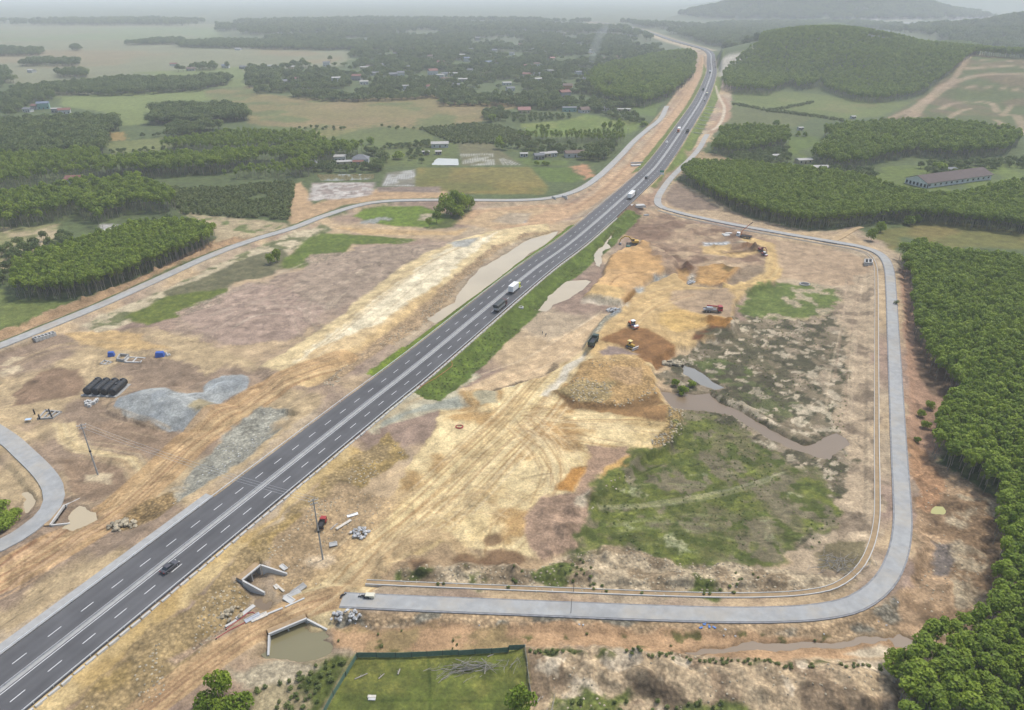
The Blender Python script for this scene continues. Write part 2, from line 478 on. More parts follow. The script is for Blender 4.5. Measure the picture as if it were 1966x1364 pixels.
# --- right side: fields between road and hill
paint([(1400, 172), (1480, 175), (1560, 180), (1690, 198), (1760, 195), (1690, 225), (1600, 230), (1480, 220), (1410, 215)], c(128, 140, 76), warp=3)
paint([(1405, 205), (1500, 212), (1560, 225), (1520, 245), (1400, 240), (1390, 225)], c(122, 128, 80), warp=3)
paint([(1480, 185), (1620, 196), (1690, 200), (1640, 220), (1520, 205)], c(140, 142, 84), patch=(30, 0, .2))
paint([(1512, 262), (1580, 262), (1570, 275), (1520, 300), (1510, 285)], c(116, 136, 66))
paint([(1520, 285), (1560, 310), (1620, 335), (1700, 330), (1770, 320), (1830, 318), (1780, 355), (1740, 368), (1690, 360), (1560, 330)], c(124, 140, 68))
paint([(1690, 322), (1966, 310), (2100, 310), (2100, 352), (1840, 372), (1745, 368)], c(126, 142, 70), patch=(20, -.1, .25))
HAY = Q(1312, 340, [(1090, 390), (1130, 310), (1240, 290), (1400, 258), (1600, 262), (1966, 320), (2400, 360), (2400, 440), (1620, 400), (1560, 420), (1480, 400), (1300, 345), (1245, 345), (1235, 400), (1180, 440)])
paint(HAY, c(136, 134, 74), warp=1)
paint(HAY, c(158, 144, 84), patch=(25, 0.05, .2), warp=1)
# clear-felled slope with contour terraces
CLEAR = [(1883, 103), (1966, 118), (2200, 150), (2200, 300), (1966, 262), (1900, 238), (1800, 232), (1700, 230), (1740, 205), (1760, 190), (1820, 140)]
paint(CLEAR, c(140, 124, 90), warp=3, grass=.4)
paint(CLEAR, c(112, 122, 70), patch=(45, 0.08, .2), warp=3, grass=.8)
_pk = srgb(196, 168, 138, .6)
for L_, wd in (([(1700, 232), (1760, 205), (1800, 170), (1845, 132), (1886, 104)], 5), ([(1750, 225), (1775, 196), (1810, 170), (1850, 152), (1910, 142), (1990, 145)], 9),
             ([(1885, 116), (1930, 117), (2000, 122)], 4), ([(1860, 132), (1910, 127), (1990, 130)], 7), ([(1800, 172), (1850, 168), (1900, 168), (1990, 178)], 4),
             ([(1806, 210), (1830, 199), (1870, 196), (1905, 200), (1915, 215)], 5), ([(1820, 228), (1845, 213), (1862, 209)], 4), ([(1925, 220), (1950, 222), (1962, 240), (1966, 258)], 6), ([(1912, 230), (1925, 238), (1935, 246)], 4), ([(1925, 222), (1940, 204)], 4)):
    stroke(L_, wd * 1.6, _pk, .6, feather=2.5)
# --- the building site
c = srgb
SITE = [(-400, 830), (0, 668), (200, 588), (400, 498), (560, 446), (690, 400), (780, 388), (1050, 388), (1112, 370), (1165, 332), (1215, 282), (1266, 234), (1284, 200), (1310, 160), (1336, 112), (1330, 98), (1360, 98), (1388, 120), (1405, 160), (1404, 205), (1382, 240), (1362, 272), (1316, 330), (1294, 348), (1305, 372), (1405, 412), (1550, 446), (1640, 440), (1700, 468), (1742, 500), (1765, 640), (1850, 760), (1800, 900), (1920, 985), (1930, 1200), (1780, 1290), (1700, 1420), (1600, 1500), (-500, 1500)]
paint(SITE, c(188, 168, 138), warp=2)
paint(SITE, c(164, 140, 120), patch=(38, 0.05, .25))
paint(SITE, c(200, 174, 136), patch=(27, 0.12, .2))
# soil banks outside the left service road
paint([(-250, 720), (0, 640), (190, 567), (300, 518), (410, 462), (440, 448), (520, 438), (545, 440), (480, 462), (400, 488), (200, 578), (0, 660), (-250, 745)], c(176, 146, 110), warp=1.2, stone=.2)
paint([(345, 408), (430, 418), (545, 428), (560, 438), (500, 455), (430, 462), (410, 470), (415, 450)], c(186, 168, 132), warp=1.5)
paint([(355, 412), (540, 432), (540, 445), (440, 450)], c(120, 128, 76), patch=(9, .1, .15))
paint([(556, 432), (558, 380), (566, 355), (578, 350), (590, 370), (600, 395), (660, 372), (720, 365), (760, 362), (860, 368), (860, 380), (730, 384), (660, 395), (590, 425)], c(196, 164, 124), warp=1.2)
paint(QF([(940, 810), (1650, 800), (1650, 870), (950, 860)]), c(150, 132, 116), warp=.8)
paint(QF([(230, 762), (925, 755), (885, 900), (640, 930), (400, 950), (180, 962), (200, 860)]), c(168, 152, 138), warp=.8, wet=.6)
paint(QF([(230, 762), (925, 755), (885, 900), (640, 930), (400, 950), (180, 962), (200, 860)]), c(206, 196, 182), patch=(5, 0.02, .1), warp=.8)
paint(QE([(1130, 810), (1230, 780), (1400, 850), (1380, 920), (1290, 950), (1210, 870)]), c(190, 146, 108))
paint([(0, 590), (0, 640), (130, 590), (150, 580), (40, 575)], c(112, 124, 64), grass=.8)
paint([(-300, 560), (0, 560), (30, 585), (130, 590), (0, 640), (-300, 730)], c(116, 126, 66), grass=.7)
paint([(0, 440), (110, 430), (120, 450), (60, 490), (0, 530), (-200, 540), (-200, 450)], c(146, 144, 98), warp=2)
paint([(0, 440), (110, 430), (120, 450), (60, 490), (0, 530)], c(190, 172, 136), patch=(12, .1, .2))
paint([(190, 432), (215, 430), (240, 436), (235, 446), (195, 446)], c(190, 186, 176), warp=1)
# left works: pale fringe, grass, mauve mud
paint(LAKEMUD, c(170, 148, 126), warp=3)
paint([(150, 625), (330, 550), (480, 478), (620, 430), (640, 440), (560, 480), (420, 545), (300, 600), (200, 640)], c(204, 188, 154), warp=1.5)
paint([(150, 625), (330, 550), (480, 478), (620, 430), (640, 440), (560, 480), (420, 545), (300, 600), (200, 640)], c(120, 122, 82), patch=(8, .18, .12), warp=1.5, grass=.6)
paint([(310, 560), (400, 530), (470, 495), (540, 478), (560, 500), (520, 530), (450, 545), (430, 560), (330, 575)], c(118, 114, 84), warp=1.5, grass=.5)
paint([(240, 610), (320, 570), (440, 555), (420, 585), (360, 605), (280, 626)], c(112, 122, 52), warp=1.2, grass=1)
paint([(545, 500), (580, 465), (620, 447), (700, 452), (800, 460), (770, 470), (680, 470), (660, 490), (580, 515), (540, 516)], c(106, 122, 50), warp=1.2, grass=1)
paint(QF([(680, 1130), (780, 1060), (1000, 1020), (1450, 1020), (1650, 1100), (1900, 1130), (1750, 1220), (1500, 1255), (1100, 1230), (850, 1190)]), c(116, 138, 46), warp=1.0, grass=1)
paint(QF([(1430, 1110), (1560, 1105), (1560, 1180), (1420, 1170)]), c(204, 188, 158), warp=.8)
paint([(820, 440), (880, 410), (910, 390), (900, 420), (870, 436)], c(92, 104, 50), warp=1, grass=1)
paint([(340, 600), (480, 545), (560, 560), (640, 590), (560, 650), (440, 665), (380, 640)], c(178, 154, 134), warp=2)
paint([(600, 490), (820, 470), (860, 480), (720, 560), (640, 600), (560, 560)], c(170, 150, 128), warp=2)
paint([(870, 430), (900, 405), (1000, 395), (1100, 390), (1130, 375), (1170, 345), (1230, 290), (1290, 215), (1330, 150), (1345, 105), (1352, 120), (1330, 190), (1280, 270), (1220, 345), (1130, 400), (1060, 430), (950, 440)], c(200, 166, 128), warp=2)
tracks([(1090, 400), (1150, 360), (1210, 300), (1270, 232), (1310, 180), (1340, 125)], 16, 14, [c(172, 136, 104), c(216, 188, 152), c(180, 150, 120)], seed=31, wid=(.8, 2))
paint([(945, 425), (975, 408), (1020, 410), (1010, 428), (985, 430)], c(160, 160, 156), warp=1)
paint([(880, 430), (940, 405), (1060, 398), (1000, 430), (930, 436)], c(196, 170, 130), a=.7)
paint([(640, 435), (860, 445), (900, 438), (880, 452), (700, 450)], c(204, 172, 124), warp=1)
tracks([(640, 432), (740, 444), (860, 448), (960, 430)], 5, 5, [c(222, 196, 150), c(176, 144, 106)], seed=5)
tracks([(380, 620), (520, 560), (660, 500), (800, 470)], 34, 26, [c(196, 176, 152), c(146, 124, 110), c(206, 190, 160)], seed=6, broken=14)
tracks([(620, 640), (600, 600), (640, 560), (720, 520)], 26, 22, [c(206, 190, 160), c(142, 120, 104)], seed=16, broken=9)
tracks([(400, 640), (470, 600), (560, 590), (620, 610)], 22, 18, [c(212, 196, 170), c(148, 124, 110)], seed=17, broken=9)
# cream haul road
paint(CREAM, c(228, 204, 154), z=2.6, warp=1)
paint([(560, 690), (700, 590), (800, 510), (880, 462), (960, 440), (900, 490), (760, 600), (640, 690)], c(242, 226, 188), z=2.6, warp=2)
paint([(520, 720), (620, 660), (720, 620), (850, 535), (840, 560), (720, 650), (600, 740), (540, 748)], c(208, 176, 124), z=2.6, warp=1.5, a=.8)
tracks([(560, 710), (700, 600), (830, 500), (960, 440)], 16, 16, [c(238, 222, 190), c(200, 170, 122), c(190, 166, 130)], z=2.6, seed=8)
paint([(1060, 445), (1000, 455), (930, 500), (880, 550), (850, 590), (820, 620), (790, 640), (700, 700), (650, 740), (620, 745), (640, 715), (720, 660), (820, 580), (880, 525), (950, 475)], c(178, 152, 116), warp=1.5, stone=.5)
paint([(700, 420), (760, 418), (720, 430), (690, 432)], c(170, 170, 160))
paint([(860, 470), (920, 460), (900, 478), (870, 480)], c(176, 174, 162), warp=1)
# yard between the left service road and the motorway
YARD = [(0, 680), (120, 640), (300, 630), (480, 690), (560, 745), (640, 745), (600, 800), (480, 900), (330, 1010), (180, 1130), (0, 1230), (-300, 1400), (-300, 820)]
paint(YARD, c(196, 172, 132), warp=2)
paint(YARD, c(160, 138, 114), patch=(20, .05, .2))
paint(QL([(0, 900), (200, 700), (500, 520), (800, 560), (900, 700), (860, 850), (500, 900), (0, 1000)]), c(152, 126, 100), warp=1.5)
paint(QL([(1400, 440), (1966, 420), (2300, 560), (2400, 800), (1966, 850), (1450, 740)]), c(158, 136, 112), warp=2)
paint(QL([(600, 130), (1200, 90), (1500, 150), (1600, 240), (1900, 300), (1500, 330), (1100, 300), (900, 240)]), c(206, 174, 122), warp=1.5)
paint(QL([(0, 400), (140, 420), (200, 500), (60, 640), (-200, 640)]), c(212, 192, 156), patch=(6, -.05, .15))
tracks([(20, 700), (60, 680), (130, 660), (230, 660)], 12, 10, [c(206, 180, 136), c(156, 132, 108)], seed=41)
GRAV = Q(0, 680, [(650, 320), (700, 270), (820, 225), (940, 205), (1030, 250), (1160, 255), (1200, 195), (1270, 130), (1380, 125), (1450, 180), (1430, 225), (1330, 265), (1270, 300), (1270, 340), (1200, 400), (1080, 450), (960, 440), (840, 390), (740, 370)])
paint(GRAV, c(160, 164, 162), warp=.9, feather=.4, stone=.1)
paint(GRAV, c(174, 176, 170), patch=(9, .05, .2), warp=.9)
paint(Q(0, 680, [(1090, 350), (1150, 300), (1240, 310), (1230, 360), (1150, 380)]), c(178, 164, 128), warp=.6)
paint(Q(0, 680, [(480, 420), (640, 380), (820, 400), (960, 450), (1080, 460), (960, 540), (760, 570), (560, 540)]), c(160, 136, 110), warp=1)
tracks(Q(0, 680, [(500, 380), (620, 420), (800, 470), (960, 520)]), 16, 20, [c(212, 188, 146), c(150, 126, 100)], seed=9, wid=(.3, .7))
paint(Q(0, 680, [(300, 400), (420, 390), (460, 500), (600, 560), (800, 590), (860, 660), (840, 760), (740, 790), (800, 660), (640, 600), (400, 560), (320, 480)]), c(218, 194, 146), warp=1)
tracks(Q(0, 680, [(360, 400), (400, 520), (560, 560), (780, 590), (840, 680), (780, 780)]), 7, 8, [c(230, 210, 166), c(190, 158, 116)], seed=10)
paint(Q(0, 680, [(330, 600), (560, 620), (720, 680), (700, 780), (560, 860), (420, 800), (380, 700)]), c(154, 130, 104), warp=1.2)
paint(Q(0, 680, [(480, 700), (640, 690), (640, 740), (500, 740)]), c(206, 186, 150), warp=1)
# haul track beside the motorway
HAUL = Q(0, 680, [(1966, 40), (1600, 180), (1350, 340), (1100, 500), (900, 700), (700, 880), (450, 1040), (100, 1240), (-300, 1420)])
stroke(HAUL, 13, c(196, 160, 112), .8)
tracks(HAUL, 13, 26, [c(150, 118, 84), c(214, 184, 136), c(170, 134, 98)], seed=12, wid=(.3, 1.0), a=.8)
tracks(Q(0, 1020, [(600, -120), (300, 100), (0, 300), (-300, 460)]), 12, 16, [c(150, 112, 84), c(206, 172, 132)], seed=13, wid=(.4, 1.1), a=.85)
paint(Q(0, 680, [(1280, 470), (1500, 310), (1700, 340), (1600, 480), (1400, 640), (1150, 830), (1000, 900), (940, 850), (1100, 700)]), c(170, 166, 148), patch=(12, -.2, .25), warp=1.5, stone=.5)
paint(Q(0, 680, [(800, 860), (1000, 800), (1040, 880), (900, 980), (700, 1040), (640, 1000)]), c(160, 134, 92), warp=1, stone=.9)
# --- tan works right of the motorway
SHELF = Q(0, 1020, [(1966, -480), (1600, -60), (1290, 150), (1000, 400), (700, 640), (400, 880), (100, 1100), (-60, 1200), (100, 1300), (460, 1010), (700, 800), (960, 560), (1230, 300), (1480, 60), (1800, -220), (2100, -420)])
paint(SHELF, c(200, 170, 112), warp=.8)
paint(SHELF, c(212, 186, 134), patch=(12, .1, .2), warp=.8)
ROCKSL = Q(0, 1020, [(2250, -540), (2050, -400), (1720, -140), (1480, 60), (1230, 300), (960, 560), (700, 800), (330, 1150), (760, 1150), (1000, 880), (1200, 680), (1450, 430), (1380, 280), (1560, 200), (1800, 0), (1966, -150), (2330, -400)])
paint(ROCKSL, c(176, 152, 108), warp=1.8, stone=.6)
paint(ROCKSL, c(176, 150, 96), patch=(8, .1, .2), warp=1)
paint(Q(0, 1020, [(1560, 100), (1720, -80), (1966, -240), (2300, -160), (2100, 60), (1900, 260), (1760, 380), (1600, 380)]), c(182, 156, 118), warp=1.5, stone=.4)
paint(FILL, c(216, 188, 132), z=2.6, warp=1.2)
paint(FILL, c(232, 208, 156), z=2.6, patch=(24, .05, .2), warp=1.2)
paint(FILL, c(188, 154, 102), z=2.6, patch=(16, .2, .15), warp=1.2)
HAULB = Q(656, 680, [(1430, -40), (1330, 60), (1200, 200), (1050, 380), (860, 560), (640, 760), (450, 920), (200, 1100), (0, 1290), (-120, 1400)])
stroke(HAULB, 15, c(230, 206, 152), .7, z=2.4)
tracks(HAULB, 22, 42, [c(230, 208, 164), c(178, 144, 96), c(196, 164, 116)], z=2.4, seed=14, wid=(.25, .8), a=.75)
for k, (ex, ey) in enumerate(((1900, 340), (1880, 460), (1700, 560), (1500, 620), (1350, 760), (1180, 860), (900, 1040))):
    tracks(Q(656, 680, [(1050, 380), (1250, (380 + ey) / 2 - 10), (ex, ey)]), 14, 12, [c(228, 204, 158), c(184, 148, 100), c(170, 132, 84)], z=2.6, seed=60 + k, wid=(.25, .7), a=.7)
tracks(Q(656, 680, [(350, 880), (700, 760), (1000, 800), (1150, 900)]), 30, 22, [c(226, 200, 154), c(186, 152, 104)], z=2.0, seed=70, a=.4)
paint(Q(656, 680, [(1260, 220), (1900, 300), (1910, 390), (1500, 340), (1330, 300)]), c(160, 124, 80), z=2.6, warp=1)
paint(Q(656, 680, [(1430, 520), (1640, 540), (1690, 600), (1600, 640), (1500, 680), (1440, 780), (1340, 790), (1420, 640)]), c(176, 146, 118), z=2.6, warp=1)
paint(Q(656, 680, [(1230, 760), (1320, 650), (1420, 640), (1400, 690), (1330, 790)]), c(196, 144, 78), z=2.6, warp=.8)
paint(Q(656, 680, [(1490, 740), (1520, 660), (1640, 600), (1700, 630), (1580, 740), (1510, 780)]), c(204, 164, 100), z=1.6, warp=.8)
paint(Q(656, 680, [(1040, 920), (1150, 800), (1330, 800), (1500, 760), (1500, 850), (1410, 930), (1390, 1040), (1330, 1090), (1150, 1160), (1060, 1080)]), c(172, 144, 118), z=2.2, warp=1, stone=.25)
paint(Q(656, 680, [(1340, 810), (1430, 790), (1400, 860), (1330, 880)]), c(206, 190, 160), z=2.6, warp=.8)
paint(MOUND, c(190, 156, 104), z=4.6, warp=1, stone=.5)
paint(Q(656, 680, [(1560, 80), (1740, 90), (1740, 180), (1600, 180), (1520, 140)]), c(184, 154, 118), a=.5, z=4, warp=2.5)
paint(Q(656, 680, [(1240, 210), (1380, 130), (1560, 170), (1560, 230), (1480, 280), (1330, 260)]), c(180, 160, 112), a=.8, z=4, warp=2, stone=.6)
paint(Q(656, 680, [(1220, 210), (1380, 280), (1600, 300), (1800, 220), (1860, 280), (1600, 320), (1330, 310)]), c(134, 104, 66), z=3, warp=.8)
paint(Q(656, 680, [(1790, 560), (1900, 520), (1960, 440), (1960, 300), (1880, 280), (1860, 420), (1780, 500)]), c(172, 146, 96), z=2, warp=.6, stone=1)
paint([(1170, 1120), (1000, 1090), (860, 1090), (760, 1110), (720, 1100), (800, 1060), (900, 1040), (1010, 1060)], c(178, 152, 116), warp=1.5, z=1)
paint(Q(656, 1020, [(0, 290), (260, 60), (500, -40), (700, 60), (800, 160), (740, 170), (560, 60), (380, 110), (200, 260), (60, 330)]), c(196, 168, 124), warp=1, z=1)
tracks(Q(656, 1020, [(860, -60), (760, 40), (790, 150)]), 5, 6, [c(232, 208, 160), c(180, 146, 96)], z=2, seed=71)
tracks(Q(656, 1020, [(-40, 300), (200, 120), (420, 0), (560, -60), (700, 20), (760, 140)]), 8, 12, [c(224, 200, 152), c(176, 142, 98)], z=1.5, seed=72)
for (qx, qy, rr) in ((710, 155, 2.2), (800, 190, 2.4), (930, 150, 4.0), (860, 40, 2.0), (460, 170, 2.0)):
    px_, py_ = Q(656, 1020, [(qx, qy)])[0]
    gx, gy = flat(px_, py_, 1)
    paint([(gx + rr * 1.4 * math.cos(t) , gy + rr * math.sin(t)) for t in np.linspace(0, 6.28, 9)[:-1]], c(126, 98, 70), a=.85, warp=.8, world=True)
# link road from the motorway shoulder, grey gravel
paint(Q(656, 680, [(130, 430), (330, 260), (540, 160), (640, 100), (760, 90), (800, 110), (700, 180), (690, 220), (740, 310), (560, 320), (400, 370), (260, 420), (170, 470)]), c(192, 182, 152), warp=1, z=1.5)
paint(Q(656, 680, [(240, 390), (480, 290), (690, 240), (730, 300), (560, 310), (380, 350), (240, 430)]), c(166, 166, 148), warp=.8, z=1.5)
paint(Q(656, 680, [(760, 230), (880, 200), (900, 290), (800, 300)]), c(178, 168, 136), warp=.8, z=2)
paint(Q(656, 680, [(890, 190), (960, 165), (990, 195), (900, 205)]), c(206, 206, 198), warp=.6, z=2)
LINK = Q(656, 680, [(140, 420), (420, 250), (660, 150), (900, 80), (1100, 20), (1300, -80)])
tracks(Q(656, 680, [(140, 420), (420, 250), (660, 150), (700, 220), (760, 300), (820, 360)]), 5, 8, [c(222, 198, 150), c(184, 156, 112)], z=2, seed=15)
paint(Q(656, 680, [(690, 190), (860, 90), (1060, 20), (1200, -110), (1500, -260), (1640, -260), (1400, -60), (1250, 40), (1180, 130), (1000, 160), (760, 215)]), c(214, 186, 146), z=2.4, warp=1)
tracks(Q(656, 680, [(700, 180), (900, 100), (1120, 20), (1330, -110), (1560, -260)]), 13, 16, [c(232, 210, 174), c(190, 158, 118)], z=2.4, seed=18)
paint(Q(656, 680, [(740, 215), (900, 185), (1080, 150), (1220, 100), (1260, 30), (1230, 20), (1160, 100), (1000, 140)]), c(140, 122, 96), z=2, warp=.6, stone=.6)
paint(Q(656, 680, [(1140, 250), (1240, 140), (1340, 0), (1400, -40), (1390, 40), (1270, 160), (1190, 250)]), c(226, 214, 188), z=2.4, warp=.7)
# platforms
paint(PLATA, c(206, 164, 108), z=3, warp=.8)
paint(PLATA, c(216, 176, 122), z=3, patch=(20, .1, .2), warp=.8)
paint(QR([(20, 690), (120, 600), (360, 640), (420, 680), (330, 770), (180, 740)]), c(214, 180, 122), z=3, warp=1)
tracks(QR([(340, 90), (520, 230), (700, 360), (820, 420)]), 5, 6, [c(140, 104, 70), c(166, 124, 84)], z=3, seed=19, wid=(.4, .8))
tracks(QR([(600, 320), (680, 400), (720, 470)]), 3, 3, [c(150, 112, 76)], z=3, seed=20, wid=(.4, .7))
stroke(QR([(250, 620), (330, 540), (520, 500)]), .6, c(160, 118, 76), .8, z=3)
paint(QR([(320, 90), (480, 80), (560, 180), (470, 200), (400, 130)]), c(186, 152, 112), z=2, warp=.8)
paint(PLATB, c(208, 176, 122), z=2.4, warp=.8)
paint(QR([(820, 680), (1350, 640), (1420, 770), (1380, 930), (1100, 890), (930, 850), (800, 780)]), c(184, 158, 126), z=2.4, warp=1)
paint(QR([(880, 850), (1120, 900), (1160, 1000), (1080, 1030), (860, 1060), (700, 990), (720, 880)]), c(214, 178, 112), z=2.4, warp=.8)
for (qx, qy, rx_) in ((930, 950, 9), (960, 950, 6.5), (940, 955, 4)):
    px_, py_ = QR([(qx, qy)])[0]; gx, gy = flat(px_, py_, 2.4)
    stroke([(gx + rx_ * math.cos(t), gy + rx_ * math.sin(t)) for t in np.linspace(-1.2, 2.2, 12)], .6, c(188, 146, 88), .6, world=True)
paint(QR([(1120, 930), (1330, 930), (1430, 980), (1430, 1070), (1330, 1070), (1160, 1030)]), c(168, 122, 62), z=2.2, warp=.7)
paint(QR([(1010, 1120), (1060, 1080), (1200, 1040), (1330, 1070), (1340, 1110), (1150, 1100), (1080, 1160), (1000, 1160)]), c(118, 80, 50), z=1.4, warp=.6)
paint(QR([(150, 1130), (420, 1010), (600, 1030), (860, 1180), (880, 1230), (700, 1364), (560, 1364), (480, 1240), (330, 1180)]), c(150, 110, 68), z=2.4, warp=.6)
tracks(QR([(200, 1100), (500, 1080), (860, 1200)]), 12, 14, [c(132, 94, 58), c(174, 132, 84)], z=2.4, seed=21)
paint(QR([(140, 1230), (230, 1170), (400, 1200), (520, 1260), (330, 1270), (180, 1270)]), c(158, 138, 124), z=3, warp=.8)
tracks(QR([(700, 880), (740, 1000), (820, 1090), (940, 1180)]), 5, 6, [c(176, 136, 84), c(224, 190, 130)], z=2.4, seed=22)
tracks(QR([(560, 960), (760, 1040), (900, 1160)]), 6, 6, [c(192, 152, 100), c(222, 192, 140)], z=2.4, seed=23)
tracks(QR([(300, 1000), (500, 820), (760, 700), (1000, 640)]), 18, 18, [c(228, 200, 148), c(184, 146, 98)], z=2.4, seed=24)
paint(QR([(660, 520), (720, 510), (720, 560), (670, 570)]), c(176, 178, 172), z=2.5, warp=.4, stone=.5)
paint(QR([(720, 520), (860, 460), (900, 480), (760, 540)]), c(164, 162, 150), z=2, warp=.6, stone=.6)
paint(QR([(470, 660), (560, 620), (570, 680), (520, 700)]), c(182, 182, 172), z=2.5, warp=.4)
paint(QR([(370, 770), (480, 670), (500, 690), (440, 775)]), c(140, 104, 56), z=2, warp=.4)
paint(QR([(0, 710), (150, 730), (340, 770), (440, 790), (400, 830), (250, 780), (0, 750)]), c(220, 206, 178), a=.7, z=2.2, warp=1.5)
paint(QR([(0, 1130), (150, 960), (260, 830), (350, 830), (340, 880), (230, 960), (100, 1100), (0, 1180)]), c(160, 154, 132), z=2.2, warp=.6, stone=.7)
paint(QR([(225, 900), (270, 830), (350, 825), (350, 870), (260, 905)]), c(150, 154, 152), z=2.4, warp=.4, stone=.9)
# brown spoil between the platforms and the loop road
SPOIL = QM([(240, 850), (420, 650), (620, 640), (760, 680), (1000, 780), (1300, 850), (1900, 960), (2300, 1060), (2300, 1400), (1700, 1700), (900, 1500), (600, 1060), (300, 960)])
paint(SPOIL, c(168, 142, 114), warp=1.5)
paint(SPOIL, c(140, 114, 92), patch=(14, .08, .2))
paint(SPOIL, c(190, 164, 130), patch=(10, .15, .15))
paint(QM([(210, 870), (400, 660), (600, 660), (590, 840), (560, 900), (380, 890), (280, 960)]), c(128, 104, 84), warp=1)
paint(QR([(880, 470), (960, 420), (1040, 450), (990, 510), (900, 500)]), c(112, 80, 56), warp=.8, z=1)
paint(QR([(880, 500), (990, 510), (980, 590), (930, 620), (860, 560)]), c(200, 160, 104), warp=.8)
paint(QR([(980, 560), (1010, 520), (1050, 540), (1040, 610), (990, 610)]), c(190, 180, 160), warp=.5, stone=1)
paint(QR([(1040, 610), (1075, 440), (1180, 420), (1300, 440), (1460, 455), (1310, 622), (1180, 625)]), c(198, 156, 98), z=1.5, warp=.6)
tracks(QR([(1110, 600), (1160, 520), (1190, 440)]), 8, 8, [c(168, 126, 76), c(212, 174, 116)], z=1.6, seed=25)
tracks(QR([(1230, 610), (1330, 520), (1430, 450)]), 8, 8, [c(168, 126, 76), c(212, 174, 116)], z=1.6, seed=26)
paint(QR([(1290, 480), (1330, 430), (1420, 450), (1360, 510)]), c(120, 98, 56), z=1.5, warp=.5)
paint(QR([(1090, 255), (1360, 250), (1380, 300), (1480, 300), (1300, 310), (1320, 330), (1640, 310), (1640, 325), (1500, 370), (1340, 360), (1130, 330)]), c(204, 172, 118), warp=.6)
paint(QR([(1120, 225), (1360, 225), (1365, 250), (1130, 255)]), c(190, 192, 190), warp=.2)
paint(QR([(1420, 240), (1540, 205), (1600, 215), (1520, 245)]), c(206, 192, 160), warp=.4)
paint(QR([(1300, 320), (1600, 310), (1480, 330), (1320, 335)]), c(140, 112, 66), warp=.4)
paint(QR([(1500, 240), (1580, 230), (1640, 270), (1600, 300), (1480, 290)]), c(146, 112, 80), warp=.6)
RING = QR([(1560, 200), (1700, 240), (1790, 320), (1800, 430), (1750, 530), (1600, 620), (1400, 670)])
stroke(RING, 10, c(216, 184, 124), .9)
tracks(RING, 9, 10, [c(230, 202, 148), c(190, 152, 98)], seed=27)
paint(QR([(1340, 600), (1540, 440), (1690, 440), (1700, 490), (1560, 570), (1400, 620)]), c(150, 130, 104), warp=1)
paint([(1490, 460), (1560, 470), (1640, 490), (1680, 505), (1680, 560), (1560, 545), (1500, 530)], c(186, 160, 128), warp=1.5)
tracks([(1500, 530), (1580, 520), (1640, 510)], 5, 6, [c(214, 192, 158), c(160, 132, 106)], seed=28)
# --- fields inside the loop
paint([(1420, 600), (1440, 560), (1500, 542), (1560, 548), (1610, 560), (1600, 600), (1540, 612), (1430, 614)], c(112, 126, 62), warp=2.5, grass=1)
paint([(1420, 600), (1440, 560), (1500, 542), (1560, 548), (1610, 560), (1600, 600), (1540, 612), (1430, 614)], c(196, 178, 146), patch=(9, .3, .1), warp=2.5)
SWAMP = [(1420, 612), (1540, 614), (1620, 600), (1640, 680), (1625, 760), (1620, 830), (1630, 880), (1600, 960), (1620, 1000), (1560, 1050), (1420, 1090), (1290, 1080), (1190, 1040), (1080, 1060), (1120, 1000), (1160, 950), (1220, 890), (1300, 850), (1310, 790), (1270, 720), (1300, 690), (1360, 660)]
paint(SWAMP, c(136, 122, 98), warp=3, grass=.4)
paint(SWAMP, c(170, 152, 126), patch=(7, .12, .12), warp=3)
paint([(1300, 690), (1340, 650), (1420, 640), (1470, 680), (1540, 740), (1540, 800), (1440, 800), (1380, 740), (1330, 720)], c(108, 100, 76), patch=(10, -.1, .25), warp=2.5, grass=.6)
paint([(1400, 740), (1450, 730), (1530, 770), (1550, 800), (1500, 810), (1430, 780)], c(100, 106, 64), a=.8, warp=1.5, grass=.8)
paint([(1320, 690), (1390, 690), (1450, 710), (1430, 730), (1380, 740)], c(98, 106, 60), warp=1.5, grass=.9)
paint(SWAMP, c(92, 86, 66), patch=(4, .05, .1), warp=3, grass=.6)
paint(SWAMP, c(196, 180, 152), patch=(3, .26, .08), warp=3)
scuffs(SWAMP, 330, 7, (.4, 1.0), .5, seed=81)
GRN = [(1080, 1060), (1120, 1000), (1160, 945), (1220, 890), (1300, 850), (1312, 795), (1380, 810), (1460, 850), (1540, 900), (1600, 960), (1610, 1000), (1540, 1030), (1480, 1090), (1390, 1080), (1290, 1080), (1190, 1040)]
paint(GRN, c(122, 116, 80), warp=4, feather=2, grass=.6)
paint(GRN, c(116, 122, 56), patch=(12, -.02, .2), warp=4, feather=2, grass=1)
paint([(1080, 1060), (1120, 1000), (1160, 945), (1220, 890), (1300, 860), (1330, 960), (1400, 1020), (1380, 1080), (1290, 1080), (1190, 1040)], c(114, 120, 52), a=.5, warp=4, feather=2.5, grass=1)
paint([(1150, 950), (1400, 900), (1560, 960), (1540, 1040), (1300, 1060), (1180, 1000)], c(168, 168, 124), patch=(6, .28, .08))
paint(GRN, c(132, 122, 94), patch=(6, .1, .12), warp=2, grass=.4)
paint(GRN, c(92, 100, 46), patch=(4, .2, .1), warp=2, grass=1)
scuffs(GRN, 260, 9, (.35, .8), .45, ang=.12, spread=.35, seed=82)
tracks([(1150, 970), (1260, 965), (1400, 940), (1500, 905)], 5, 5, [c(178, 172, 134), c(160, 156, 110)], seed=29, wid=(.5, 1))
tracks([(1180, 1010), (1300, 990), (1450, 1000)], 30, 14, [c(150, 152, 100), c(120, 130, 66)], seed=30, wid=(.4, .9), broken=6)
paint([(1600, 560), (1680, 520), (1685, 700), (1680, 900), (1680, 1080), (1640, 1140), (1500, 1145), (1500, 1100), (1560, 1040), (1620, 1000), (1600, 960), (1630, 880), (1615, 830), (1625, 700)], c(196, 174, 142), warp=3, stone=.2)
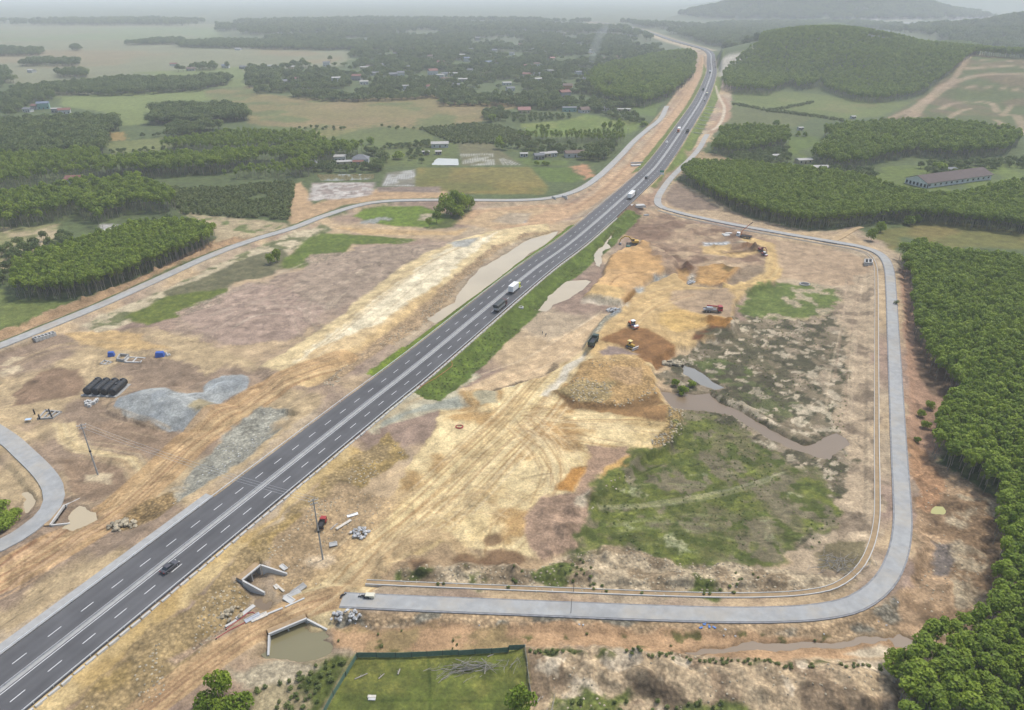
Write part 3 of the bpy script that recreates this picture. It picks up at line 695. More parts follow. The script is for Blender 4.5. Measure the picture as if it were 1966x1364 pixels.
paint([(1600, 560), (1680, 520), (1685, 700), (1680, 900), (1680, 1080), (1640, 1140), (1560, 1145), (1600, 960), (1630, 880), (1615, 830), (1625, 700)], c(150, 132, 108), patch=(8, .15, .15), warp=3)
tracks([(1640, 540), (1628, 640), (1618, 720), (1614, 810)], 8, 9, [c(220, 198, 164), c(166, 142, 116)], seed=32)
paint([(1600, 1040), (1660, 1045), (1670, 1080), (1630, 1110), (1580, 1100), (1560, 1060)], c(136, 124, 92), warp=1.5)
ROCKY = [(1020, 1100), (1090, 1060), (1150, 1050), (1200, 1045), (1290, 1082), (1400, 1082), (1480, 1095), (1560, 1110), (1650, 1120), (1600, 1150), (1400, 1150), (1000, 1140), (760, 1125), (760, 1100), (900, 1090)]
paint(ROCKY, c(202, 182, 148), warp=1.5, stone=.55)
paint(ROCKY, c(160, 140, 110), patch=(5, .1, .15), warp=1.5)
paint(ROCKY, c(104, 112, 56), patch=(9, .28, .1), warp=1.5)
# --- outside the loop
paint([(1745, 500), (1760, 640), (1800, 740), (1860, 800), (1790, 880), (1740, 900), (1738, 700), (1725, 520)], c(176, 142, 114), warp=1.5)
paint([(1760, 640), (1800, 700), (1860, 760), (1830, 790), (1770, 740)], c(128, 106, 84), warp=2)
paint([(1740, 900), (1800, 880), (1930, 980), (1920, 1180), (1850, 1220), (1760, 1240), (1700, 1200), (1745, 1120), (1760, 1040)], c(188, 158, 122), warp=2, stone=.35)
paint([(1820, 960), (1920, 960), (1910, 1180), (1840, 1180), (1820, 1080)], c(190, 172, 140), warp=2, stone=.6)
paint([(1740, 900), (1800, 880), (1930, 980), (1920, 1180), (1850, 1220), (1760, 1240)], c(146, 120, 90), patch=(8, .12, .15), warp=2)
paint(Q(1312, 1020, [(1440, 60), (1540, 60), (1560, 200), (1500, 240), (1430, 230)]), c(128, 116, 104), warp=1.5, wet=.4)
paint(Q(1312, 680, [(1280, 480), (1420, 560), (1500, 760), (1420, 900), (1330, 900), (1290, 700)]), c(186, 146, 108), warp=1.5)
# stream bed south of the loop road
SLOPE_S = [(640, 1180), (800, 1178), (1000, 1180), (1200, 1190), (1400, 1200), (1560, 1200), (1660, 1180), (1720, 1150), (1735, 1190), (1700, 1215), (1560, 1220), (1400, 1222), (1200, 1212), (1000, 1205), (800, 1200), (650, 1205)]
paint(SLOPE_S, c(192, 164, 126), warp=1, stone=.7)
paint(SLOPE_S, c(150, 142, 122), patch=(6, .12, .15), warp=1, stone=.9)
BED = [(640, 1205), (850, 1198), (1100, 1205), (1300, 1215), (1500, 1222), (1660, 1225), (1730, 1215), (1740, 1260), (1640, 1270), (1500, 1275), (1300, 1262), (1100, 1252), (980, 1245), (700, 1255), (640, 1240)]
paint(BED, c(194, 158, 118), warp=1)
paint([(1620, 1255), (1680, 1238), (1715, 1250), (1690, 1265), (1650, 1268)], c(222, 204, 172), warp=1)
paint([(650, 1205), (980, 1200), (1010, 1240), (700, 1255)], c(170, 146, 102), patch=(8, .05, .15), warp=1)
paint([(640, 1225), (1700, 1215), (1700, 1240), (640, 1250)], c(110, 104, 60), patch=(4, .4, .08))
BANKS = [(1010, 1252), (1200, 1258), (1400, 1270), (1560, 1278), (1720, 1275), (1760, 1330), (1700, 1420), (1100, 1420), (1010, 1330)]
paint(BANKS, c(200, 176, 140), warp=1.5, stone=.5)
paint(BANKS, c(156, 134, 106), patch=(6, .1, .15), warp=1.5)
paint(BANKS, c(222, 202, 170), patch=(5, .25, .1), warp=1.5)
paint([(1010, 1252), (1200, 1262), (1500, 1280), (1700, 1280), (1700, 1290), (1400, 1285), (1020, 1270)], c(96, 100, 52), patch=(4, .1, .12), grass=1)
paint([(1040, 1420), (1060, 1340), (1140, 1320), (1230, 1335), (1330, 1350), (1420, 1358), (1500, 1420)], c(116, 124, 62), patch=(9, -.1, .2), warp=2, grass=1)
paint([(1200, 1312), (1280, 1320), (1330, 1350), (1300, 1364), (1230, 1335)], c(120, 104, 82), warp=1)
# fenced meadow and bottom corner
MEADOW = [(684, 1256), (1008, 1246), (1012, 1300), (1020, 1420), (600, 1420), (640, 1330)]
paint(MEADOW, c(112, 120, 54), warp=.5, grass=.8)
paint(MEADOW, c(128, 130, 62), patch=(7, .1, .2), warp=.5, grass=1)
stroke([(822, 1262), (826, 1340), (822, 1400)], .6, c(78, 92, 34), .8)
stroke([(700, 1345), (830, 1344), (980, 1346)], .5, c(84, 98, 36), .7)
paint([(560, 1270), (660, 1255), (684, 1258), (640, 1330), (600, 1420), (430, 1420), (480, 1330)], c(164, 150, 116), warp=1.5, stone=.4)
paint([(580, 1290), (650, 1260), (680, 1262), (640, 1320), (600, 1400), (540, 1400)], c(98, 108, 48), patch=(7, -.1, .2), grass=1)
paint([(440, 1290), (520, 1270), (620, 1280), (560, 1310), (470, 1330)], c(192, 178, 148), warp=1.2, stone=.5)
# dirt road over the lower culvert
DROAD = [(640, 1148), (600, 1158), (560, 1172), (520, 1190), (470, 1220), (420, 1255), (360, 1300), (300, 1345), (240, 1400)]
stroke(DROAD, 7.5, c(196, 164, 120), 1, z=1)
tracks(DROAD, 6, 9, [c(222, 192, 148), c(168, 132, 96), c(150, 118, 88)], z=1, seed=33, a=.8)
stroke([(540, 1120), (600, 1110), (660, 1060), (720, 1000), (770, 950)], 4.0, c(206, 176, 130), .7, z=1)
tracks([(560, 1185), (640, 1130), (690, 1080), (760, 1010), (840, 940)], 9, 14, [c(226, 200, 152), c(182, 148, 104)], z=1.5, seed=34)
paint(QC([(930, 100), (1050, 20), (1300, 10), (1330, 90), (1200, 160), (1000, 170)]), c(210, 186, 150), z=1, warp=.6)
paint(QC([(0, 860), (360, 640), (420, 680), (300, 840), (60, 1000), (-200, 1100), (-600, 1400), (-700, 1340)]), c(186, 160, 130), z=.6, warp=.6)
scuffs(LAKEMUD, 130, 8, (.4, .9), .35, seed=83, fan=.12)
scuffs(CREAM, 90, 14, (.3, 1.0), .22, ang=.85, spread=.15, z=2.6, seed=84)
scuffs(YARD, 200, 11, (.3, .9), .3, ang=.8, spread=.6, seed=85, fan=.05)
scuffs(FILL, 330, 13, (.3, .8), .26, ang=.9, spread=.7, z=2.6, seed=86)
scuffs(PLATA, 40, 8, (.3, .7), .25, z=3, seed=87); scuffs(PLATB, 110, 10, (.3, .8), .28, z=2.4, seed=88, ang=.6, spread=.6)
scuffs(SPOIL, 160, 7, (.5, 1.2), .4, seed=89)
scuffs([(1600, 560), (1680, 520), (1685, 700), (1680, 900), (1680, 1080), (1640, 1140), (1560, 1145), (1600, 960), (1630, 880), (1615, 830), (1625, 700)], 200, 6, (.35, .9), .4, seed=90)
scuffs([(870, 430), (1000, 395), (1130, 375), (1230, 290), (1330, 150), (1280, 270), (1220, 345), (1060, 430)], 90, 14, (.6, 1.5), .3, ang=1.05, spread=.3, seed=91)
scuffs(BANKS, 200, 4, (.3, .8), .45, seed=92); scuffs(ROCKY, 200, 4, (.3, .8), .45, seed=93)
scuffs([(1740, 900), (1800, 880), (1930, 980), (1920, 1180), (1850, 1220), (1760, 1240), (1745, 1000)], 150, 5, (.3, .8), .45, seed=94)
scuffs([(1745, 500), (1760, 640), (1800, 740), (1850, 790), (1790, 880), (1740, 900), (1738, 700), (1725, 520)], 120, 6, (.4, 1), .4, seed=95)
scuffs(BROWN, 60, 60, (2, 5), .12, ang=.1, spread=.1, seed=96)
scuffs(CLEAR, 120, 25, (2, 4), .35, ang=.1, spread=.5, seed=97)
bumps(SPOIL, 70, (2.5, 6), (.5, 1.5), seed=1); bumps(QR([(1120, 930), (1330, 930), (1430, 980), (1430, 1070), (1330, 1070), (1160, 1030)]), 14, (2.5, 4), (.8, 1.8), 2.2, 2)
bumps(ROCKY, 90, (1.2, 2.6), (.4, 1.0), seed=3); bumps(BANKS, 90, (1.2, 3), (.3, 1.0), seed=4); bumps(YARD, 45, (2, 4.5), (.3, .9), seed=5)
bumps([(1740, 900), (1800, 880), (1930, 980), (1920, 1180), (1850, 1220), (1760, 1240), (1745, 1000)], 60, (1.5, 3), (.3, 1.1), seed=6)
bumps(MOUND, 26, (1.5, 3), (.4, 1.0), 4, 7); bumps(QR([(880, 470), (960, 420), (1040, 450), (990, 510), (900, 500)]), 8, (2.5, 4), (1, 2), seed=8); bumps(QR([(1500, 240), (1580, 230), (1640, 270), (1600, 300), (1480, 290)]), 8, (2.5, 4), (1, 2), seed=9)
bumps(QM([(240, 850), (420, 660), (600, 660), (590, 840), (380, 890)]), 20, (2, 4), (.6, 1.4), seed=10); bumps([(640, 1100), (760, 1060), (1000, 1090), (1020, 1130), (760, 1120)], 30, (1.5, 3), (.3, .9), seed=11)
bumps(Q(656, 680, [(1150, 810), (1330, 800), (1500, 760), (1410, 930), (1330, 1090), (1150, 1140)]), 40, (1.5, 3), (.3, .8), 2.4, 12)
bumps([(1600, 560), (1680, 520), (1685, 700), (1680, 900), (1680, 1080), (1600, 960), (1625, 700)], 50, (1.5, 3), (.2, .6), seed=13)
# roadside grass: motorway slopes
def slope_grass(s0, s1, d0, d1, side, col):
    w = HW_W
    m = ((HW_PAR > s0) & (HW_PAR < s1) & (HW_SD * side > 0)).astype(float)
    k = 0.9 * WN['b'][0][w] + 0.7 * WN['a'][1][w]
    m *= smooth(d0 - .3, d0 + .3, HW_D) * smooth(d1 + .6 + k, d1 - .6 + k, HW_D)
    v = fbm(GX[w], GY[w], 7, 3, 77)[..., None]
    COLA[w] = COLA[w] * (1 - m[..., None]) + np.array(col) * (1 + .25 * v) * m[..., None]
    MAT[w][..., 0] = np.maximum(MAT[w][..., 0], m)
    MAT[w][..., 1] *= (1 - m)
sA = hwy_s(flat(700, 745, 3))[0]; sB = hwy_s(flat(1110, 430, 3))[0]; sC = hwy_s(flat(1180, 400, 3))[0]
sD = hwy_s(flat(790, 750, 3))[0]; sE = hwy_s(flat(1340, 130, 3))[0]; sF = hwy_s(flat(1230, 355, 3))[0]
slope_grass(s900 - 25, sB, 9.6, 14.0, -1, c(120, 138, 44))
slope_grass(sB + 150, sE, 9.6, 15.0, -1, c(124, 136, 60))
slope_grass(sD, sC, 9.4, 20.0, 1, c(100, 118, 46))
slope_grass(sF, sE + 60, 9.4, 19.0, 1, c(118, 134, 56))
paint([(1385, 185), (1400, 200), (1400, 225), (1370, 255), (1355, 262), (1368, 240), (1385, 215), (1380, 195)], c(182, 148, 118), warp=2)
stroke([(1374, 168), (1380, 185), (1390, 205), (1388, 225), (1378, 243), (1366, 250)], 3, c(222, 206, 176), 1)
paint(QM([(660, 520), (740, 470), (860, 300), (1000, 180), (1200, 60), (1260, 100), (1050, 200), (800, 480), (760, 620), (620, 640), (480, 600)]), c(176, 146, 118), warp=1.2)
paint(QM([(900, 480), (1050, 320), (1150, 400), (1700, 680), (1500, 690), (1200, 690), (1020, 640), (900, 560)]), c(150, 130, 110), warp=1)
paint(QM([(1080, 330), (1200, 400), (1720, 660), (1640, 690), (1260, 480), (1100, 380)]), c(188, 168, 134), warp=.8)
paint(QM([(980, 670), (1200, 680), (1700, 680), (2000, 790), (2400, 880), (2400, 950), (1900, 860), (1300, 750)]), c(192, 168, 134), warp=1, stone=.4)
paint([(1312, 290), (1380, 296), (1410, 308), (1330, 318)], c(172, 150, 112), warp=2)
# cutting faced with shotcrete, above the motorway bend
CUT = [(1379, 150), (1381, 112), (1398, 106), (1440, 96), (1500, 73), (1496, 84), (1452, 104), (1425, 122), (1402, 138)]
paint(CUT, c(196, 188, 170), warp=2)
stroke([(1383, 148), (1402, 137), (1425, 121), (1452, 104), (1496, 84)], 5, c(214, 204, 184), .7)
s_far0 = hwy_s(flat(1352, 94.5, 3))[0]
_fs = np.linspace(s_far0, HWY_S[-1] - 20, 14)
stroke([tuple(hwy_at(v)) for v in _fs], 52, srgb(206, 186, 152, .6), .9, world=True, feather=10)
# lake flats far right
paint([(1640, 46), (1720, 40), (1800, 36), (1900, 38), (1966, 36), (2300, 40), (2300, 30), (1640, 28)], c(186, 182, 170), warp=60)
# ------------------------------------------------------------------ water bodies
WATERS = [
    ('pond', 'long tan muddy pond between the haul road and the motorway grass slope', -0.35, 'mud',
     Q(656, 340, [(500, 815), (560, 770), (650, 720), (680, 660), (760, 575), (800, 520), (950, 440), (1050, 370), (1150, 332), (1250, 308), (1190, 368), (1080, 440), (980, 520), (900, 585), (800, 660), (700, 730), (620, 790), (540, 838)])),
    ('pool', 'narrow tan pool below the ochre platform', -0.3, 'mud', Q(656, 340, [(1540, 345), (1570, 320), (1530, 380), (1550, 400), (1500, 420), (1490, 470), (1485, 520), (1465, 500), (1455, 450), (1480, 410), (1515, 390)])),
    ('pool', 'shallow pale pool with grass islands beside the motorway slope', -0.3, 'mud', Q(656, 340, [(1130, 765), (1190, 700), (1250, 640), (1300, 600), (1400, 590), (1430, 600), (1380, 650), (1300, 700), (1220, 730), (1180, 770)])),
    ('pool', 'brown water at the foot of the fill beside dark bushes', -0.3, 'brown', Q(1312, 680, [(-140, 210), (-40, 220), (60, 235), (160, 225), (190, 270), (320, 330), (460, 410), (600, 490), (700, 530), (800, 500), (880, 455), (940, 480), (955, 520), (880, 560), (830, 600), (760, 590), (680, 550), (540, 500), (400, 420), (250, 340), (120, 320), (-60, 310)])),
    ('pool', 'grey still water strip beside the fill tip', -0.3, 'grey', Q(1312, 680, [(0, 60), (60, 80), (160, 150), (235, 195), (180, 200), (60, 150), (0, 110)])),
    ('stream', 'thin brown stream winding through the sandy bed', -0.25, 'brown', [(1310, 1253), (1390, 1246), (1420, 1234), (1500, 1237), (1580, 1232), (1640, 1224), (1690, 1222), (1706, 1222), (1700, 1230), (1650, 1232), (1570, 1242), (1480, 1249), (1420, 1246), (1380, 1253), (1330, 1258)]),
    ('pool', 'dark greenish pool where the stream leaves the sandy bed', -0.3, 'brown', Q(1312, 1020, [(1190, 620), (1230, 585), (1260, 610), (1350, 640), (1330, 690), (1270, 670), (1210, 660)])),
    ('pool', 'greenish muddy pool in front of the lower box culvert', -0.6, 'green', QC([(430, 1215), (540, 1150), (540, 1040), (640, 990), (800, 920), (960, 880), (1010, 960), (1060, 960), (1160, 960), (1230, 925), (1260, 990), (1180, 1020), (1300, 1110), (1280, 1190), (1200, 1230), (1000, 1270), (760, 1290), (600, 1240)])),
    ('pool', 'small brown puddle below the upper box culvert', -0.1, 'brown', QC([(380, 560), (460, 520), (540, 590), (550, 680), (460, 690), (400, 640)])),
    ('pool', 'tan pool below the wing wall of the slip road bridge', -0.2, 'mud', Q(0, 680, [(400, 930), (460, 880), (540, 920), (550, 950), (500, 980), (420, 1010), (370, 1000), (410, 960)])),
    ('pool', 'tan pool beside the dark bush under the slip road', -0.2, 'mud', Q(0, 680, [(130, 800), (160, 790), (210, 840), (205, 870), (170, 900), (150, 880), (160, 840)])),
    ('pond', 'small yellow green pond in the dug ground outside the loop road', -0.2, 'yellow', Q(1312, 680, [(1425, 890), (1450, 872), (1490, 872), (1510, 890), (1500, 912), (1460, 915), (1430, 905)])),
    ('pond', 'pale milky fish pond beside the striped flooded paddy', 0.0, 'milk', QF([(1620, 490), (1830, 497), (1840, 562), (1560, 558), (1590, 520)])),
    ('pond', 'green farm pond behind the hedge of the grey roofed farmhouse', 0.0, 'green', QF([(280, 672), (920, 664), (905, 715), (600, 728), (330, 735)])),
    ('lake', 'wide pale lake at the foot of the far hills', 4.0, 'lake', [(1650, 43), (1760, 37), (1850, 33), (1966, 33), (2200, 33), (2200, 44), (1966, 47), (1850, 44), (1740, 47)]),
]
for i_, (_, _, lv, _, pp) in enumerate(WATERS[:-1]):
    r = region(pp, 0, 0.0, 4.0)
    w, m, W_ = r
    GZ[w] = GZ[w] * (1 - m) + (lv + 0.35) * m
    fe = 1.1 if i_ < 12 else .8
    w, m, W_ = region(pp, 0, 0.7, fe)
    GZ[w] = GZ[w] * (1 - m) + (lv - 0.7) * m
    w, m, W_ = region(pp, 0, 0.5, 2.4)
    COLA[w] *= (1 - .3 * np.sqrt(m))[..., None]
    w, m, W_ = region(pp, 0, 0.7, 1.0)
    COLA[w] = COLA[w] * (1 - m[..., None] * .6) + np.array(srgb(150, 128, 96)) * m[..., None] * .6
    MAT[w][..., 1] *= 1 - m
    MAT[w][..., 0] *= 1 - m

# passages under the culverts and bridges
def carve(p, q, zt, depth, zf, front=None):
    a, b = np.array(flat(*p, zt)), np.array(flat(*q, zt)); t = (b - a) / np.linalg.norm(b - a); nb = np.array([-t[1], t[0]])
    raise_to([tuple(v) for v in (a + nb * -.6, b + nb * -.6, b + nb * depth, a + nb * depth)], zf, feather=.3, warp=0, world=True)
raise_to(QC([(225, 335), (430, 160), (590, 350), (580, 640), (520, 690), (400, 690), (330, 560), (285, 500)]), -.1, z=0, feather=.8, warp=.3)
carve(*QC([(530, 975), (985, 785)]), 1.15, 1.3, -.9)
carve(*QC([(212, 330), (436, 146)]), 3.0, 1.6, -.2)
carve((95.5, 1007.5), (123, 969), 1.3, 1.3, -.7)

# ridges between the rows of the flooded paddies
def rows(A, B, A2, B2, n, col):
    """n pale water furrows between the sides A-B and A2-B2 of a paddy"""
    A, B, A2, B2 = (np.array(q) for q in QF([A, B, A2, B2]))
    for k in range(n):
        t = (k + .5) / n; p = A + (A2 - A) * t; q = B + (B2 - B) * t
        stroke([G(*p), G(*((p + q) / 2)), G(*q)], 1.3, col, .8, world=True, feather=.8, broken=9, wet=.8)
paint(QF([(1060, 650), (1372, 615), (1366, 800), (990, 800)]), srgb(146, 140, 116, .5), warp=.3, wet=.5)
rows((1080, 650), (1000, 800), (1372, 615), (1366, 800), 12, srgb(214, 212, 204, .58))
rows((1865, 440), (1900, 568), (2240, 430), (2260, 568), 13, srgb(206, 204, 190, .55))
rows((2290, 480), (2330, 560), (2420, 510), (2560, 566), 5, srgb(206, 204, 190, .5))

# fine relief of rough and stony ground
_amp = (0.10 + 0.42 * MAT[..., 1] + 0.10 * MAT[..., 0]) * (1 - ROADM) * smooth(900, 300, _dist)
GZ += _amp * (fbm(GX, GY, 3.2, 3, 17) + 0.6 * fbm(GX, GY, 1.1, 2, 23))
# broad tonal unevenness of real soil
_v = 1 + 0.16 * fbm(GX, GY, 24, 4, 41) + 0.26 * fbm(GX, GY, 4.0, 3, 43) * smooth(1500, 300, _dist)
COLA *= _v[..., None]
_g = MAT[..., 0] * smooth(1200, 200, _dist)
_k = _g * np.clip(fbm(GX, GY, 1.6, 3, 51) * 1.6, -.8, .8)
COLA[..., 0] *= 1 + .35 * _k; COLA[..., 1] *= 1 + .28 * _k; COLA[..., 2] *= 1 + .3 * _k
_lum = COLA @ np.array([.3, .59, .11])
COLA = _lum[..., None] + (COLA - _lum[..., None]) * 1.0
COLA = np.clip(COLA, 0.005, 0.8)

def zat(x, y):
    """height of the ground sheet at x, y"""
    r = float(np.interp(y, _yr, np.arange(NR)))
    r0 = min(int(r), NR - 2); fr = r - r0
    def row(i):
        cc = (x / _wr[i] + 1) / 2 * (NC - 1)
        cc = min(max(cc, 0), NC - 1.001); c0 = int(cc); f = cc - c0
        return GZ[i, c0] * (1 - f) + GZ[i, c0 + 1] * f
    return row(r0) * (1 - fr) + row(r0 + 1) * fr

# ------------------------------------------------------------------ materials
def nodes_of(m):
    m.use_nodes = True
    return m.node_tree.nodes, m.node_tree.links, m.node_tree.nodes['Principled BSDF']

MATS = {}
def mat(name, col, rough=.7, vary=.18, scale=1.5, bump=0.0, metal=0.0, spec=.4, rnd=0.0):
    if name in MATS: return MATS[name]
    m = bpy.data.materials.new(name)
    n, l, b = nodes_of(m)
    b.inputs['Roughness'].default_value = rough
    b.inputs['Metallic'].default_value = metal
    b.inputs['Specular IOR Level'].default_value = spec
    tc = n.new('ShaderNodeNewGeometry')
    nz = n.new('ShaderNodeTexNoise'); nz.inputs['Scale'].default_value = scale; nz.inputs['Detail'].default_value = 5
    l.new(tc.outputs['Position'], nz.inputs['Vector'])
    mr = n.new('ShaderNodeMapRange'); mr.inputs[1].default_value = .25; mr.inputs[2].default_value = .75
    mr.inputs[3].default_value = 1 - vary; mr.inputs[4].default_value = 1 + vary
    l.new(nz.outputs['Fac'], mr.inputs[0])
    mx = n.new('ShaderNodeVectorMath'); mx.operation = 'SCALE'; mx.inputs[0].default_value = col[:3]
    last = mr.outputs[0]
    if rnd:
        oi = n.new('ShaderNodeObjectInfo')
        r2 = n.new('ShaderNodeMapRange'); r2.inputs[3].default_value = 1 - rnd; r2.inputs[4].default_value = 1 + rnd
        l.new(oi.outputs['Random'], r2.inputs[0])
        mm = n.new('ShaderNodeMath'); mm.operation = 'MULTIPLY'
        l.new(last, mm.inputs[0]); l.new(r2.outputs[0], mm.inputs[1]); last = mm.outputs[0]
    l.new(last, mx.inputs['Scale'])
    l.new(mx.outputs[0], b.inputs['Base Color'])
    if bump:
        bp = n.new('ShaderNodeBump'); bp.inputs['Strength'].default_value = bump; bp.inputs['Distance'].default_value = .05
        l.new(nz.outputs['Fac'], bp.inputs['Height']); l.new(bp.outputs[0], b.inputs['Normal'])
    MATS[name] = m
    return m

def ground_material():
    m = bpy.data.materials.new('earth_and_grass')
    n, l, b = nodes_of(m)
    geo = n.new('ShaderNodeNewGeometry')
    at = n.new('ShaderNodeAttribute'); at.attribute_name = 'soil'
    ma = n.new('ShaderNodeAttribute'); ma.attribute_name = 'cover'
    sp = n.new('ShaderNodeSeparateColor'); l.new(ma.outputs['Color'], sp.inputs[0])
    def noise(s, det, ro=.6):
        z = n.new('ShaderNodeTexNoise'); z.inputs['Scale'].default_value = s; z.inputs['Detail'].default_value = det; z.inputs['Roughness'].default_value = ro
        l.new(geo.outputs['Position'], z.inputs['Vector']); return z.outputs['Fac']
    def math_(op, a, c_):
        z = n.new('ShaderNodeMath'); z.operation = op
        for i, v in enumerate((a, c_)):
            if isinstance(v, (int, float)): z.inputs[i].default_value = v
            else: l.new(v, z.inputs[i])
        return z.outputs[0]
    def rng_(v, a, c_, d, e):
        z = n.new('ShaderNodeMapRange'); z.inputs[1].default_value = a; z.inputs[2].default_value = c_; z.inputs[3].default_value = d; z.inputs[4].default_value = e
        l.new(v, z.inputs[0]); return z.outputs[0]
    n1 = noise(.22, 8, .68); n2 = noise(1.7, 6, .7)
    f1 = rng_(n1, .28, .72, .6, 1.4); f2 = rng_(n2, .28, .72, .62, 1.38)
    # stones: pale pieces with dark joints, only where the ground is stony
    vo = n.new('ShaderNodeTexVoronoi'); vo.inputs['Scale'].default_value = 1.1; vo.inputs['Randomness'].default_value = 1
    l.new(geo.outputs['Position'], vo.inputs['Vector'])
    st = rng_(vo.outputs['Distance'], .1, .75, 1.35, .55)
    sc = n.new('ShaderNodeSeparateColor'); l.new(vo.outputs['Color'], sc.inputs[0])
    st = math_('MULTIPLY', st, rng_(sc.outputs[0], 0, 1, .75, 1.3))
    one = math_('ADD', math_('MULTIPLY', math_('SUBTRACT', st, 1.0), sp.outputs[1]), 1.0)
    f = math_('MULTIPLY', math_('MULTIPLY', f1, f2), one)
    mx = n.new('ShaderNodeVectorMath'); mx.operation = 'SCALE'
    l.new(at.outputs['Color'], mx.inputs[0]); l.new(f, mx.inputs['Scale'])
    # grass tufts
    g1 = noise(.9, 5, .75)
    gm = math_('MULTIPLY', rng_(g1, .45, .62, 0, .55), sp.outputs[0])
    mg = n.new('ShaderNodeMix'); mg.data_type = 'RGBA'
    l.new(gm, mg.inputs[0]); l.new(mx.outputs[0], mg.inputs[6]); mg.inputs[7].default_value = (.062, .076, .022, 1)
    l.new(mg.outputs[2], b.inputs['Base Color'])
    l.new(rng_(sp.outputs[2], 0, 1, .95, .35), b.inputs['Roughness'])
    b.inputs['Specular IOR Level'].default_value = .2
    bp = n.new('ShaderNodeBump'); bp.inputs['Strength'].default_value = .55; bp.inputs['Distance'].default_value = .35
    l.new(math_('ADD', n2, math_('MULTIPLY', math_('MULTIPLY', vo.outputs['Distance'], -1.2), sp.outputs[1])), bp.inputs['Height'])
    l.new(bp.outputs[0], b.inputs['Normal'])
    return m

def water_material(kind):
    col, ro = {'mud': ((.40, .325, .205), .12), 'brown': ((.165, .118, .07), .28), 'green': ((.17, .15, .078), .08), 'grey': ((.19, .18, .15), .08),
               'yellow': ((.33, .31, .10), .15), 'milk': ((.40, .385, .33), .12), 'lake': ((.42, .42, .40), .15)}[kind]
    m = mat('water_' + kind, col, ro, .08, .06, spec=.5)
    n = m.node_tree.nodes; l = m.node_tree.links
    if 'rip' not in n:
        z = n.new('ShaderNodeTexNoise'); z.name = 'rip'; z.inputs['Scale'].default_value = 1.2; z.inputs['Detail'].default_value = 3
        g = n.new('ShaderNodeNewGeometry'); l.new(g.outputs['Position'], z.inputs['Vector'])
        bp = n.new('ShaderNodeBump'); bp.inputs['Strength'].default_value = .06; bp.inputs['Distance'].default_value = .1
        l.new(z.outputs['Fac'], bp.inputs['Height']); l.new(bp.outputs[0], n['Principled BSDF'].inputs['Normal'])
    return m

# ------------------------------------------------------------------ build helpers
def link(name, me, material=None, parent=None, kind=None, loc=None, rz=None):
    o = bpy.data.objects.new(name, me)
    COLL.objects.link(o)
    if material is not None and me is not None:
        if len(me.materials) == 0: me.materials.append(material)
    if parent is not None: o.parent = parent
    if kind: o['kind'] = kind
    if loc is not None: o.location = loc
    if rz is not None: o.rotation_euler = (0, 0, rz)
    return o

def tag(o, label, cat, group=None):
    o['label'] = label; o['category'] = cat
    if group: o['group'] = group
    return o

def thing(name, label, cat, loc=(0, 0, 0), rz=0.0, group=None):
    return tag(link(name, None, loc=loc, rz=rz), label, cat, group)

def copy_tree(o, parent=None):
    q = o.copy(); COLL.objects.link(q); q.parent = parent
    for ch in o.children: copy_tree(ch, q)
    return q

